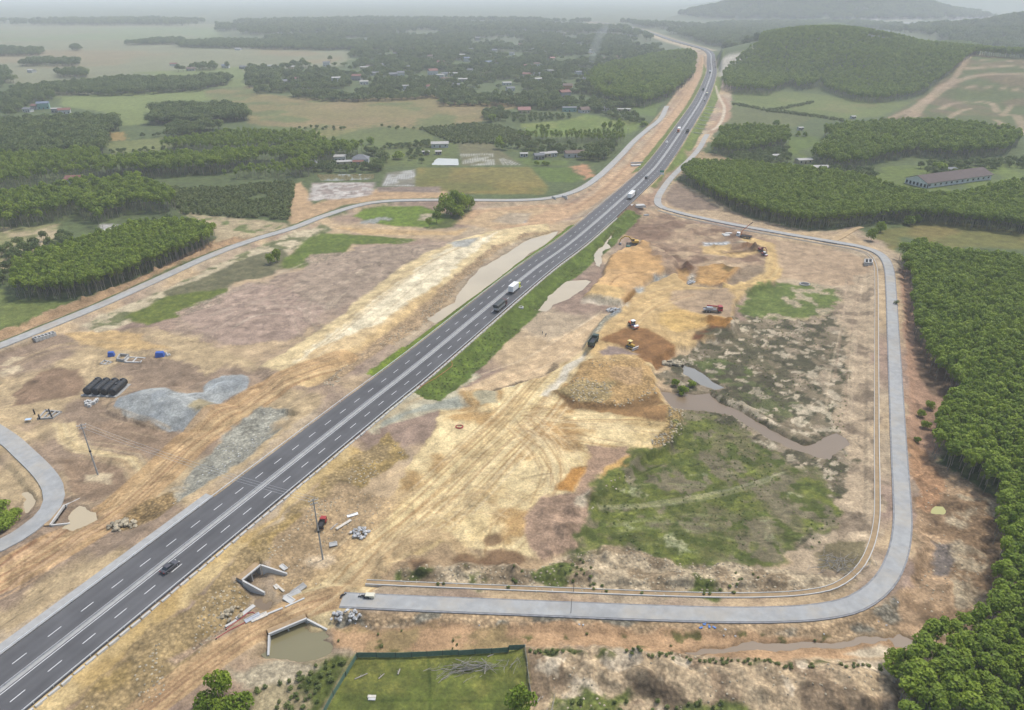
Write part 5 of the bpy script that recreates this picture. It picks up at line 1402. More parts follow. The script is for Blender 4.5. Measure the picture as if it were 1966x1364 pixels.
VIL += [(a * .33367, b * .33367, w, r) for a, b, w, r in [(1590, 200, 'white', 'pale'), (1520, 242, 'white', 'grey'), (1440, 274, 'cream', 'grey'), (1880, 382, 'white', 'grey'), (1935, 472, 'white', 'pale'), (1650, 482, 'grey', 'grey'), (1700, 470, 'white', 'red'), (1540, 465, 'white', 'pale'), (1000, 380, 'white', 'red'), (1300, 392, 'white', 'blue'), (1400, 398, 'grey', 'grey'), (1552, 388, 'white', 'pale'), (1592, 398, 'white', 'blue'), (1372, 290, 'white', 'pale'), (1680, 396, 'cream', 'pale'), (1100, 408, 'grey', 'brown'), (210, 628, 'white', 'red'), (165, 645, 'white', 'grey'), (255, 628, 'mint', 'blue'), (330, 648, 'grey', 'pale'), (375, 655, 'white', 'red'), (320, 366, 'white', 'pale'), (185, 418, 'white', 'pale')]]
_rv = random.Random(5)
for _ in range(30):
    VIL.append((_rv.uniform(700, 1230), _rv.uniform(62, 150), _rv.choice(['white', 'white', 'cream', 'grey']), _rv.choice(['pale', 'grey', 'red', 'brown', 'blue'])))
VIL_W = []
for px, py, wl_, rf_ in VIL:
    x, y = G(px, py)
    VIL_W.append((x, y, wl_, rf_)); KEEP.append((x, y, 12)); KEEP.append((x * .985, y * .98, 12)); KEEP.append((x * .965, y * .955, 11))
FARMS = {  # pixel, along-wall angle, length, depth, wall height, roof rise, wall, roof
    'hip': (QF([(770, 535)])[0], .1, 13, 11, 3.6, 3.2, 'white', 'grey'),
    'shed': (QF([(590, 555)])[0], .25, 16, 6, 2.6, .7, 'cream', 'pale'),
    'narrow': (QF([(240, 580)])[0], 1.4, 7, 4.5, 4.5, 1.0, 'white', 'grey'),
    'tworow': (QF([(540, 520)])[0], .1, 9, 6, 4.0, 1.2, 'white', 'pale'),
    'whiteroof': (QF([(1645, 360)])[0], .12, 15, 9, 3.2, 1.4, 'white', 'pale'),
    'shelter': (QF([(1490, 440)])[0], .1, 6, 4, 2.4, .4, 'grey', 'pale'),
    'shelter2': (QF([(1630, 440)])[0], .1, 5, 4, 2.6, .7, 'grey', 'pale'),
    'redroof': (QE([(615, 215)])[0], .1, 14, 9, 3.6, 3.0, 'cream', 'pink'),
    'mint': (QE([(1115, 198)])[0], .05, 16, 8, 4.5, .8, 'mint', 'grey'),
    'brown': (QE([(1280, 208)])[0], .4, 11, 9, 3.2, 3.0, 'white', 'brown'),
    'long': (QE([(1720, 198)])[0], .0, 15, 6, 2.8, .6, 'cream', 'pale'),
    'low': (QE([(1510, 185)])[0], .2, 9, 6, 3.2, 1.4, 'white', 'grey'),
    'gable': (QE([(1170, 700)])[0], .15, 16, 8, 3.4, 1.8, 'white', 'brown'),
    'greyshed': (QE([(780, 725)])[0], .2, 8, 6, 3.4, 1.5, 'grey', 'grey'),
    'palerow': (QE([(850, 700)])[0], .1, 9, 5, 3.0, 1.0, 'cream', 'pale'),
    'small': (QE([(925, 695)])[0], .3, 7, 5, 3.0, 1.2, 'white', 'pale'),
    'tiny': (QE([(612, 697)])[0], .1, 6, 4, 2.6, .8, 'white', 'pale'),
    'lane1': ((1542, 313), .2, 12, 7, 3.0, .9, 'cream', 'pale'),
    'lane2': ((1576, 325), .1, 13, 8, 2.2, .5, 'grey', 'pale'),
    'lane3': ((1488, 305), .1, 7, 5, 3.0, .8, 'white', 'pale'),
    'lane4': ((1822, 331), .2, 8, 6, 3.0, 1.0, 'white', 'grey'),
    'redleft': ((146, 352), .1, 11, 8, 3.4, 2.2, 'white', 'red'),
    'fieldhut': ((1637, 228), .2, 5, 4, 2.4, .6, 'white', 'pale'),
    'fieldhut2': ((1536, 250), .2, 5, 4, 2.4, .6, 'white', 'pale'),
}
FARM_W = {}
for k, v in FARMS.items():
    x, y = G(*v[0]); FARM_W[k] = (x, y, *v[1:])
    KEEP.append((x, y, v[2] * .62)); KEEP.append((x * .985, y * .97, v[2] * .5))
BARN_A, BARN_B = G(1778, 362), G(1902, 345)
for t in np.linspace(-.05, 1.1, 9):
    bx, by = BARN_A[0] + (BARN_B[0] - BARN_A[0]) * t, BARN_A[1] + (BARN_B[1] - BARN_A[1]) * t
    for off in (-16, -6, 4, 14): KEEP.append((bx + 3, by + off, 11))

# ------------------------------------------------------------------ woods
AC_ROW = .35
A_POLY = [(1722, 498), (1744, 560), (1752, 640), (1776, 715), (1836, 772), (1786, 832), (1782, 884), (1850, 930), (1906, 968), (1908, 1060), (1902, 1150), (1885, 1208), (1830, 1228), (1752, 1272), (1700, 1330), (1690, 1430), (2500, 1430), (2500, 900), (2200, 480), (1966, 522), (1880, 510), (1800, 502), (1760, 486)]
ac = grow(A_POLY, 2.75, 1.0, rows=AC_ROW, hz=(.94, 1.1))
# the 300 that show largest stand as single trees
vis = []
for i, (x, y, z, *_r) in enumerate(ac):
    dx, dy, dz = x, y * _cp - (z + 7 - CAM_H) * _sp, y * _sp + (z + 7 - CAM_H) * _cp
    dep = y * _cp - (z + 7 - CAM_H) * _sp
    u = 983 + FPX * x / dep; v = 682 - FPX * (y * _sp + (z + 7 - CAM_H) * _cp) / dep
    if u < 1985 and v < 1385: vis.append((dep, i))
vis.sort()
single = [i for _, i in vis[:300]]
rest = np.delete(ac, single, 0)
def put_tree(name, kind, x, y, z, s, h, label, group=None, v=None, mats=None):
    cm, tm, ms = KINDS[kind][random.randrange(len(KINDS[kind])) if v is None else v % len(KINDS[kind])]
    if mats: ms = mats
    r = thing(name, label, 'tree' if kind != 'shrub' else 'bush', (x, y, z), random.uniform(0, 6.28), group)
    r.scale = (s, s, h)
    link('crown', cm, ms[0], r); link('trunk', tm, ms[1], r)
    return r
for i in single:
    x, y, z, s, _, h = ac[i]
    put_tree('acacia_tree', 'acacia', x, y, z - .05, s, h, 'straight acacia with round green crown in the plantation outside the loop road corner', 'acacias of the plantation outside the loop road')
forest('acacia_plantation', 'dense acacia plantation spreading behind the outer side of the loop road', 'plantation', 'acacia', rest)
B_POLY = [(1306, 348), (1345, 378), (1405, 406), (1480, 428), (1545, 442), (1645, 437), (1700, 428), (1790, 432), (1966, 452), (2300, 470), (2300, 365), (1966, 367), (1905, 374), (1850, 392), (1790, 394), (1720, 384), (1660, 362), (1600, 350), (1445, 332), (1330, 328)]
forest('acacia_plantation', 'acacia plantation between the long white barn and the loop road', 'plantation', 'acacia', grow(B_POLY, 3.2, 1.1, rows=.2, hz=(.92, 1.1)))
D1 = [(1362, 299), (1400, 302), (1440, 300), (1512, 284), (1510, 262), (1440, 258), (1385, 262)]
forest('acacia_wood', 'square acacia wood beside the underpass of the motorway', 'wood', 'acacia', grow(D1, 3.8, 1.15))
D2 = [(1551, 311), (1611, 328), (1661, 324), (1700, 312), (1754, 301), (1828, 308), (1927, 301), (1958, 278), (1944, 266), (1811, 250), (1678, 250), (1600, 258), (1578, 262), (1590, 282)]
forest('acacia_wood', 'acacia wood at the foot of the hill above the farm lane', 'wood', 'acacia', grow(D2, 4.0, 1.25))
forest('roadside_scrub', 'leafy scrub around the farm lane below the square wood', 'scrub', 'broad', np.vstack([grow([(1400, 302), (1512, 290), (1520, 312), (1480, 318), (1440, 322), (1410, 318)], 5.5, .55), grow([(1560, 320), (1640, 332), (1720, 328), (1800, 318), (1880, 312), (2100, 305), (2100, 345), (1900, 338), (1700, 345), (1600, 345)], 6.5, .55, gap=(30, .05)), grow([(1905, 375), (1966, 368), (2200, 368), (2200, 350), (1915, 352)], 6, .6, gap=(30, -.2))]))
# hill
C1 = Q(1312, 0, [(225, 520), (232, 450), (310, 365), (420, 290), (560, 212), (700, 165), (900, 150), (1030, 205), (1050, 250), (960, 310), (880, 370), (800, 450), (780, 500), (650, 530), (620, 500), (500, 552), (300, 545)], .33265)
C2 = Q(1312, 0, [(1050, 252), (1200, 262), (1400, 268), (1620, 262), (1710, 285), (1690, 320), (1560, 420), (1420, 520), (1300, 575), (1100, 602), (960, 588), (780, 505), (800, 450), (880, 370), (960, 310)], .33265)
forest('hill_forest', 'dark older forest on the left shoulder of the hill', 'forest', 'acacia', grow(C1, 5.6, 1.55, gap=(40, -.75)))
forest('hill_plantation', 'lighter green plantation on the middle slope of the hill', 'plantation', 'acacia', grow(C2, 5.0, 1.3))
forest('ridge_forest', 'strip of forest along the top of the hill ridge', 'forest', 'acacia', grow([(480, 1440), (575, 1400), (650, 1335), (715, 1215), (830, 1130), (1000, 1070), (1300, 1060), (1300, 1160), (900, 1240), (760, 1330), (680, 1440), (560, 1500)], 6.2, 1.5, world=True))
# left woods
E_ = [(24, 575), (110, 578), (187, 572), (213, 556), (283, 530), (367, 499), (410, 475), (416, 458), (350, 446), (270, 452), (190, 474), (100, 503), (40, 534)]
forest('acacia_plantation', 'acacia plantation with bare trunks behind the soil bank of the left service road', 'plantation', 'acacia', grow(E_, 2.9, 1.08, rows=.5, hz=(.92, 1.1)))
F_ = [(-300, 470), (0, 446), (60, 438), (125, 426), (145, 410), (180, 436), (200, 442), (210, 425), (262, 412), (340, 412), (345, 400), (330, 385), (285, 372), (270, 360), (160, 372), (60, 390), (0, 400), (-300, 400)]
forest('mixed_wood', 'mixed wood behind the sandy clearing left of the acacia plantation', 'wood', 'acacia', grow(F_, 4.2, 1.25))
forest('broadleaf_grove', 'grove of broad trees around the sandy clearing', 'grove', 'broad', np.vstack([grow([(60, 470), (130, 452), (150, 468), (80, 500), (30, 520), (0, 560), (-100, 560), (-100, 500)], 8, .6, gap=(20, -.3)), grow([(240, 440), (300, 430), (345, 425), (330, 445), (260, 452)], 7, .6)]))
SCRB = [(283, 360), (420, 362), (560, 350), (566, 360), (555, 424), (470, 420), (350, 412), (330, 390)]
forest('young_plantation', 'field of young bushy trees behind the sandy track', 'plantation', 'shrub', grow(SCRB, 3.1, 1.35, gap=(25, -.35)))
forest('acacia_strip', 'long strip of tall acacias behind the field of young bushes', 'wood', 'acacia', np.vstack([grow([(190, 342), (320, 342), (430, 335), (508, 318), (514, 306), (400, 314), (300, 320), (205, 326)], 4.0, 1.3), grow([(430, 350), (470, 346), (560, 345), (600, 335), (590, 322), (470, 332)], 5, .9), grow([(560, 345), (600, 340), (612, 318), (590, 316), (575, 330)], 5, 1.3)]))
forest('acacia_wood', 'light green acacia wood left of the grey roofed farmhouse', 'wood', 'acacia', np.vstack([grow([(505, 316), (590, 322), (685, 308), (695, 296), (640, 288), (560, 296)], 4.4, 1.2), grow([(310, 292), (420, 295), (520, 292), (620, 282), (612, 270), (560, 268), (450, 266), (320, 284)], 4.6, 1.05)]))
forest('broadleaf_wood', 'dark broadleaf wood at the left edge of the plain', 'wood', 'broad', np.vstack([grow([(-500, 300), (0, 308), (120, 302), (206, 296), (212, 266), (230, 248), (225, 236), (150, 236), (0, 242), (-500, 232)], 8, 1.1), grow([(-500, 236), (0, 232), (60, 226), (45, 215), (60, 200), (115, 192), (60, 174), (0, 166), (-500, 165)], 9, 1.05, gap=(60, -.25))]))
forest('acacia_wood', 'pale acacia wood in front of the dark broadleaf wood', 'wood', 'acacia', grow([(-500, 400), (0, 372), (100, 352), (190, 345), (200, 326), (196, 304), (100, 312), (0, 314), (-500, 312)], 5.2, 1.25, gap=(50, -.45)))
forest('tree_belt', 'belt of trees across the plain beyond the green field', 'wood', 'broad', grow([(105, 185), (240, 185), (380, 177), (440, 162), (440, 154), (380, 157), (230, 156), (200, 160), (150, 164), (50, 172)], 9.5, 1.05))
forest('tree_clump', 'compact square wood standing in the green field', 'wood', 'broad', np.vstack([grow([(288, 240), (330, 242), (475, 234), (475, 218), (450, 212), (320, 212), (292, 218)], 7.5, 1.15), grow([(325, 268), (350, 264), (425, 252), (420, 246), (330, 248)], 7.5, 1.0)]))
forest('hedgerow', 'line of loose bushes along the field edge behind the paddies', 'hedge', 'broad', np.vstack([grow([(730, 283), (828, 275), (830, 283), (735, 290)], 5.5, .42), grow([(560, 250), (700, 246), (800, 246), (800, 250), (700, 251), (560, 256)], 9, .4, gap=(30, 0)), grow([(206, 270), (340, 258), (340, 266), (210, 278)], 8, .5, gap=(25, .1)), grow([(215, 293), (300, 288), (395, 276), (395, 280), (300, 294), (220, 298)], 7, .4)]))
forest('young_plantation', 'bright young plantation behind the striped flooded paddy', 'plantation', 'shrub', grow(QF([(1420, 160), (1560, 150), (1966, 110), (2300, 130), (2640, 230), (2650, 300), (2200, 330), (1800, 330), (1640, 270)]), 4.0, 1.6))
forest('farm_trees', 'leafy trees around the farmyards beside the paddies', 'trees', 'broad', np.vstack([grow(QF([(190, 600), (560, 600), (640, 590), (900, 600), (960, 560), (1050, 500), (1040, 620), (930, 650), (240, 650)]), 6, .62), grow(QF([(780, 420), (930, 420), (1060, 480), (940, 560), (900, 480)]), 7, .6), grow(QF([(1290, 420), (1480, 400), (1560, 500), (1420, 560), (1300, 540)]), 7, .45, gap=(14, 0)), grow(QE([(380, 620), (560, 580), (1000, 560), (1250, 600), (1330, 700), (1300, 770), (1180, 740), (980, 700), (660, 680), (520, 710)]), 6.5, .62, gap=(16, -.2)), grow(QE([(1180, 740), (1300, 760), (1480, 770), (1560, 700), (1640, 600), (1500, 590), (1300, 640)]), 6.5, .75)]))
forest('acacia_strip', 'strip of trees between the green meadow and the roadside farm', 'wood', 'acacia', np.vstack([grow(QE([(480, 520), (700, 540), (1100, 540), (1500, 580), (1730, 560), (1740, 490), (1600, 480), (1100, 480), (690, 490)]), 4.6, .85), grow(QE([(750, 470), (860, 440), (900, 500), (800, 510)]), 6, 1.2), grow(QE([(1440, 440), (1720, 430), (1720, 500), (1450, 490)]), 7, 1.3)]))
forest('scrub', 'green scrub around the red roofed house by the brown field', 'scrub', 'broad', np.vstack([grow(QE([(440, 240), (700, 230), (1120, 250), (1130, 280), (700, 325), (480, 330)]), 6, .42), grow(QE([(160, 280), (240, 200), (400, 200), (440, 310), (200, 330)]), 8, .8), grow(QE([(1400, 230), (1800, 220), (1940, 280), (1960, 330), (1740, 340), (1620, 290)]), 7, .55)]))
# village woodland
V1 = [(478, 172), (500, 184), (620, 196), (720, 196), (838, 190), (850, 205), (950, 205), (1010, 212), (1150, 218), (1205, 212), (1250, 200), (1285, 190), (1330, 150), (1334, 128), (1290, 120), (1180, 112), (900, 112), (700, 112), (672, 134), (560, 138), (475, 142)]
forest('village_trees', 'leafy garden trees between the houses of the village', 'trees', 'broad', grow(V1, 8.8, .95, gap=(45, -.1), hz=(.6, 1.3)))
forest('acacia_wood', 'wooded rise left of the motorway cutting', 'wood', 'acacia', grow([(1160, 200), (1240, 208), (1288, 192), (1332, 150), (1336, 120), (1310, 108), (1240, 118), (1150, 140), (1120, 165)], 6.0, 1.6, gap=(50, -.45)))
V2 = [(480, 142), (672, 128), (700, 114), (900, 114), (1180, 116), (1300, 118), (1316, 100), (1240, 84), (1170, 72), (1000, 66), (800, 64), (640, 68), (520, 72), (500, 80), (680, 96), (676, 110)]
forest('distant_village_trees', 'hazy woodland around the farther village houses', 'trees', 'broad', grow(V2, 13, 1.3, gap=(90, -.08), hz=(.6, 1.3)))
V3 = [(410, 66), (520, 70), (640, 66), (1000, 64), (1180, 68), (1310, 90), (1330, 86), (1380, 100), (1500, 70), (1340, 55), (1200, 46), (1000, 42), (700, 40), (430, 46), (300, 40), (0, 44), (-600, 44), (-600, 50), (300, 50), (420, 54)]
forest('far_woodland', 'blue grey woodland fading into the haze', 'woodland', 'broad', grow(V3, 24, 2.2, gap=(300, -.2), jitter=.5))
V4 = [(1340, 78), (1390, 100), (1440, 92), (1500, 68), (1600, 50), (1800, 75), (1966, 110), (2300, 120), (2300, 56), (1900, 50), (1640, 44), (1400, 48), (1330, 56)]
forest('far_woodland', 'hazy woods between the wooded hill and the far hills', 'woodland', 'broad', grow(V4, 22, 2.0, gap=(160, -.3), jitter=.5))
forest('plain_groves', 'small scattered groves on the far brown plain', 'groves', 'broad', np.vstack([grow(p, 11, 1.2, gap=(40, -.6)) for p in ([(-200, 112), (80, 108), (88, 100), (0, 96), (-200, 100)], [(40, 128), (150, 128), (152, 120), (60, 119)], [(340, 92), (520, 96), (700, 98), (900, 96), (680, 84), (420, 80), (345, 86)], [(140, 98), (155, 98), (155, 94), (142, 93)], [(235, 88), (360, 86), (350, 78), (300, 79)], [(475, 158), (540, 172), (545, 140), (480, 135)], [(390, 168), (440, 164), (438, 152), (380, 154)], [(105, 150), (170, 150), (165, 142), (110, 142)], [(-60, 165), (22, 160), (20, 140), (-60, 135)], [(330, 140), (400, 136), (440, 134), (440, 131), (380, 131)])]))
forest('hedge_bushes', 'dark bushes along the field banks below the hill', 'hedge', 'shrub', np.vstack([grow([(1405, 198), (1480, 212), (1560, 222), (1620, 231), (1618, 234), (1560, 226), (1480, 216), (1405, 202)], 3.5, 1.3), grow([(1470, 213), (1560, 195), (1562, 198), (1475, 217)], 3.5, 1.2)]))
# hazy far hills keep a wooded skin
def hill_trees(label, cx, cy, rx, ry, sp, sc, hmin):
    a = rng.uniform(-1, 1, (6000, 2)); X = cx + a[:, 0] * rx; Y = cy + a[:, 1] * ry
    Hh = hills(X, Y); k = (Hh > hmin) & (np.abs(X) < .85 * Y)
    X, Y, Hh = X[k], Y[k], Hh[k]
    s = sc * rng.uniform(.7, 1.3, len(X))
    forest('far_hill_forest', label, 'forest', 'broad', np.stack([X, Y, zmany(X, Y) - sc, s, s, s * .9], 1))
hill_trees('blue forest covering the rounded far hill behind the motorway', 1560, 3800, 700, 600, 20, 2.6, 12)
hill_trees('hazy forest on the nearer of the far hills beside the lake', 1850, 2430, 550, 350, 16, 1.7, 8)

# ------------------------------------------------------------------ single trees and bushes
def lone(px, py, kind, s, h, label, name='tree', mats=None, group=None, sink=.1):
    x, y = G(px, py)
    return put_tree(name, kind, x, y, zat(x, y) - sink, s, h, label, group, mats=mats)
for k, (px, py, s, h) in enumerate(((858, 412, 1.0, 1.5), (874, 408, 1.0, 1.6), (888, 411, 1.0, 1.55), (900, 404, .8, 1.2), (866, 416, .9, 1.15), (845, 416, .7, 1.0), (882, 418, .8, 1.0))):
    lone(px, py, 'broad', s * 1.05, h * 1.1, 'big dark green tree of the clump beside the left service road', 'broadleaf_tree', (M_acacia, M_barkd), 'trees of the clump on the green patch', 2.4)
lone(838, 428, 'broad', .62, .8, 'small tree at the near edge of the tree clump on the green patch', 'small_tree')
lone(824, 436, 'broad', .42, .65, 'slim bushy tree on the sand beside the tree clump', 'small_tree')
lone(520, 508, 'broad', .5, .8, 'small dense tree at the corner of the muddy green field', 'small_tree', (M_acacia, M_barkd), sink=1.6)
lone(532, 503, 'broad', .5, .95, 'taller of the two trees at the corner of the muddy green field', 'small_tree', (M_acacia, M_barkd), sink=1.8)
for px, py, s, h, lab in ((1310, 755, .42, .5, 'dark bush standing in the brown water at the foot of the fill'), (1296, 742, .3, .38, 'small bush on the wet ground beside the fill tip'), (1328, 742, .32, .3, 'low bush beside the grey water strip'),
                        (1672, 462, .62, 1.0, 'tall leafy tree beside the mown field and field track'), (1690, 446, .6, .9, 'round tree between the field track and the plantation'), (1745, 432, .75, .8, 'broad tree at the corner of the mown field'), (1760, 428, .6, .75, 'rounded tree at the far edge of the mown field'),
                        (1803, 331, 1.1, 1.1, 'large dark tree on the meadow beside the small white shed'), (1490, 243, .8, .9, 'dark tree in the terraced field below the hill'), (1503, 250, .6, .8, 'smaller tree in the terraced field below the hill'), (1532, 262, .5, .7, 'tree beside the field hut under the hill'), (1545, 262, .5, .65, 'round tree beside the field hut under the hill'),
                        (958, 286, 1.0, 1.6, 'tall dark tree towering over the young plantation'), (712, 278, .8, 1.0, 'round tree in the meadow behind the grey roofed farmhouse'), (765, 306, 1.05, .95, 'wide dark tree between the farm and the milky pond'),
                        (945, 235, 1.0, 1.2, 'large tree at the edge of the brown field near the red roofed house'), (1236, 243, .9, .8, 'dark tree beside the bend of the left service road'), (1784, 785, .36, .4, 'small bush at the plantation edge beside the loop road'), (1768, 800, .3, .34, 'low bush on the bare strip by the loop road'), (1776, 822, .32, .34, 'dark bush on the bare strip before the plantation'), (1760, 850, .22, .24, 'tiny bush on the verge of the loop road'),
                        (1545, 75, 1.6, 1.5, 'large tree standing out on the hill top'), (1580, 62, 1.4, 1.2, 'tree on the crest of the hill beside the tallest one'), (1030, 318, .5, .55, 'round tree along the farm track, beside the paddy corner'), (1044, 318, .42, .5, 'small tree along the farm track before the roadside farm'), (1052, 318, .4, .45, 'third small tree along the farm track')):
    lone(px, py, 'broad', s, h, lab, 'bush' if s < .45 else 'broadleaf_tree', sink=2.2 * h)
for k, (px, py, s) in enumerate(((5, 1015, .6), (18, 1000, .55), (-8, 990, .7), (30, 985, .4), (2, 975, .5))):
    lone(px, py, 'broad', s, s * .8, 'dark green bush in the hollow below the slip road bridge', 'bush', (M_acacia, M_barkd), 'bushes below the slip road', 1.3)
# yellow green bamboo at the bottom edge
for px, py, s, h, lab in ((428, 1338, .5, .95, 'bright yellow green feathery tree beside the dirt road'), (398, 1362, .5, .6, 'low yellow green clump under the feathery tree'), (462, 1366, .55, .65, 'green clump beside the feathery tree and rocky bank'), (432, 1372, .5, .6, 'yellow green undergrowth in front of the feathery tree'), (385, 1388, .45, .5, 'outermost yellow green clump by the dirt road')):
    lone(px, py, 'broad', s, h, lab, 'feathery_tree', (M_bamboo, M_barkd), sink=1.6)
lone(1000, 1372, 'broad', .6, .8, 'bush at the corner of the fenced meadow', 'bush', (M_bamboo, M_barkd))
lone(1715, 1285, 'broad', .5, .5, 'grey green bush where the sandy bed ends', 'bush')
lone(1728, 1310, 'broad', .8, .7, 'olive bush before the plantation at the stream end', 'bush', (M_shrub, M_barkd))
# ------------------------------------------------------------------ paints and small helpers
def pm(name, rgb, rough=.5, **k): return mat(name, rgb, rough, k.pop('vary', .08), k.pop('scale', 2.0), **k)
M_glass = pm('tinted_glass', (.02, .025, .03), .08, spec=.6)
M_tyre = pm('tyre_rubber', (.018, .018, .018), .8)
M_rim = pm('wheel_rim', (.35, .35, .35), .4, metal=.5)
M_chassis = pm('dark_chassis', (.03, .03, .032), .7)
M_white = pm('white_paint', (.72, .72, .70), .4)
M_yellow = pm('machine_yellow', (.50, .30, .035), .5)
M_lime = pm('lime_paint', (.48, .52, .05), .4)
M_red = pm('red_paint', (.30, .03, .028), .45)
M_orange = pm('orange_paint', (.52, .13, .03), .45)
M_green = pm('green_paint', (.045, .12, .085), .5)
M_dgreen = pm('dark_green_paint', (.03, .055, .04), .5)
M_black = pm('black_plastic', (.016, .017, .018), .45)
M_blue = pm('blue_tarp', (.03, .09, .34), .5)
M_grey = pm('grey_paint', (.22, .225, .23), .45)
M_greym = pm('car_grey', (.10, .095, .10), .28, metal=.4)
M_tarp = pm('dark_tarpaulin', (.035, .042, .042), .6)
M_silver = pm('silver_paint', (.45, .46, .47), .35, metal=.4)
M_load = pm('brown_load', (.10, .075, .05), .95, vary=.3)
M_lamp_r = pm('tail_lamp', (.30, .02, .015), .3)
M_lamp_w = pm('head_lamp', (.75, .75, .70), .2)
M_wood = pm('weathered_wood', (.30, .27, .23), .9, vary=.25)
M_woodl = pm('pale_plank', (.48, .44, .37), .9, vary=.2)
M_rock = mat('broken_rock', (.30, .255, .175), .95, .3, 1.2, .3, rnd=.35)
M_rockg = mat('grey_rock', (.36, .36, .35), .95, .25, 1.2, .3, rnd=.35)

WHEEL = {}
def wheel(parent, x, y, r, w=.28, name='wheel'):
    k = (round(r, 2), round(w, 2))
    if k not in WHEEL:
        WHEEL[k] = (MB().tube((0, -w / 2, 0), (0, w / 2, 0), r, r, 16).mesh('tyre', .03), MB().tube((0, -w / 2 - .015, 0), (0, w / 2 + .015, 0), r * .58, r * .58, 12).mesh('rim'))
    t = link(name, WHEEL[k][0], M_tyre, parent, None, (x, y, r))
    link('rim', WHEEL[k][1], M_rim, t)
    return t

def gp(px, py, z=None):
    """standing point on the ground sheet"""
    x, y = flat(px, py, 0) if py > 300 else G(px, py)
    if z is None:
        for _ in range(4):
            x, y = flat(px, py, zat(x, y)) if py > 300 else (x, y)
        return (x, y, zat(x, y))
    x, y = flat(px, py, z)
    return (x, y, z)

def head(p, q):
    a, b = flat(*p), flat(*q)
    return math.atan2(b[1] - a[1], b[0] - a[0])

def on_road(px, py, back=False):
    s, lat, an = hwy_s(flat(px, py, ROAD_Z))
    lat = max(-7.2, min(7.2, lat))
    p = hwy_at(s, lat)
    return (p[0], p[1], ROAD_Z + .01), an + (math.pi if back else 0)

# ------------------------------------------------------------------ vehicles (front towards +x)
def car(label, loc, rz, paint, name='car', L=4.5, van=False):
    r = thing(name, label, 'car', loc, rz)
    h = L / 2
    b = MB()
    b.prism([(-h, .38), (-h + .05, .80), (-h + .5, .92), (h - 1.25, .90), (h - .15, .74), (h, .5), (h - .05, .3), (-h + .1, .28)], -.88, .88)
    b.build('body', paint, r, bevel=.07, smooth_=False)
    roof = [(-h + .55, .88), (-h + 1.15, 1.42), (h - 2.15, 1.44), (h - 1.25, .88)] if not van else [(-h + .1, .88), (-h + .25, 1.75), (h - 1.5, 1.75), (h - .75, .9)]
    MB().prism(roof, -.74, .74).build('window', M_glass, r, bevel=.05)
    rx = (-h + 1.12, h - 2.2) if not van else (-h + .28, h - 1.55)
    zt = 1.43 if not van else 1.74
    MB().box(((rx[0] + rx[1]) / 2, 0, zt + .02), (rx[1] - rx[0] + .05, 1.3, .06)).build('roof', paint, r, bevel=.02)
    for x in (-h + .85, h - .9):
        for y in (-.8, .8): wheel(r, x, y, .33, .22)
    for y in (-.62, .62):
        MB().box((h - .08, y, .62), (.12, .36, .14)).build('headlight', M_lamp_w, r)
        MB().box((-h + .02, y, .72), (.1, .36, .16)).build('taillight', M_lamp_r, r)
    return r

def cab(r, x, w, paint, h=2.9, l=2.0, z0=.75):
    c = MB().box((x, 0, z0 + (h - z0) / 2), (l, w, h - z0), top=(.9, .95)).build('cab', paint, r, bevel=.08)
    MB().box((x + l / 2 - .06, 0, z0 + (h - z0) * .66), (.1, w * .86, (h - z0) * .36), tilt=-.06).build('windscreen', M_glass, c)
    for y in (-1, 1):
        MB().box((x + l * .1, y * w * .485, z0 + (h - z0) * .68), (l * .5, .06, (h - z0) * .3)).build('side_window', M_glass, c)
        MB().box((x + l / 2 + .02, y * w * .36, z0 + .25), (.08, .32, .18)).build('headlight', M_lamp_w, c)
    return c

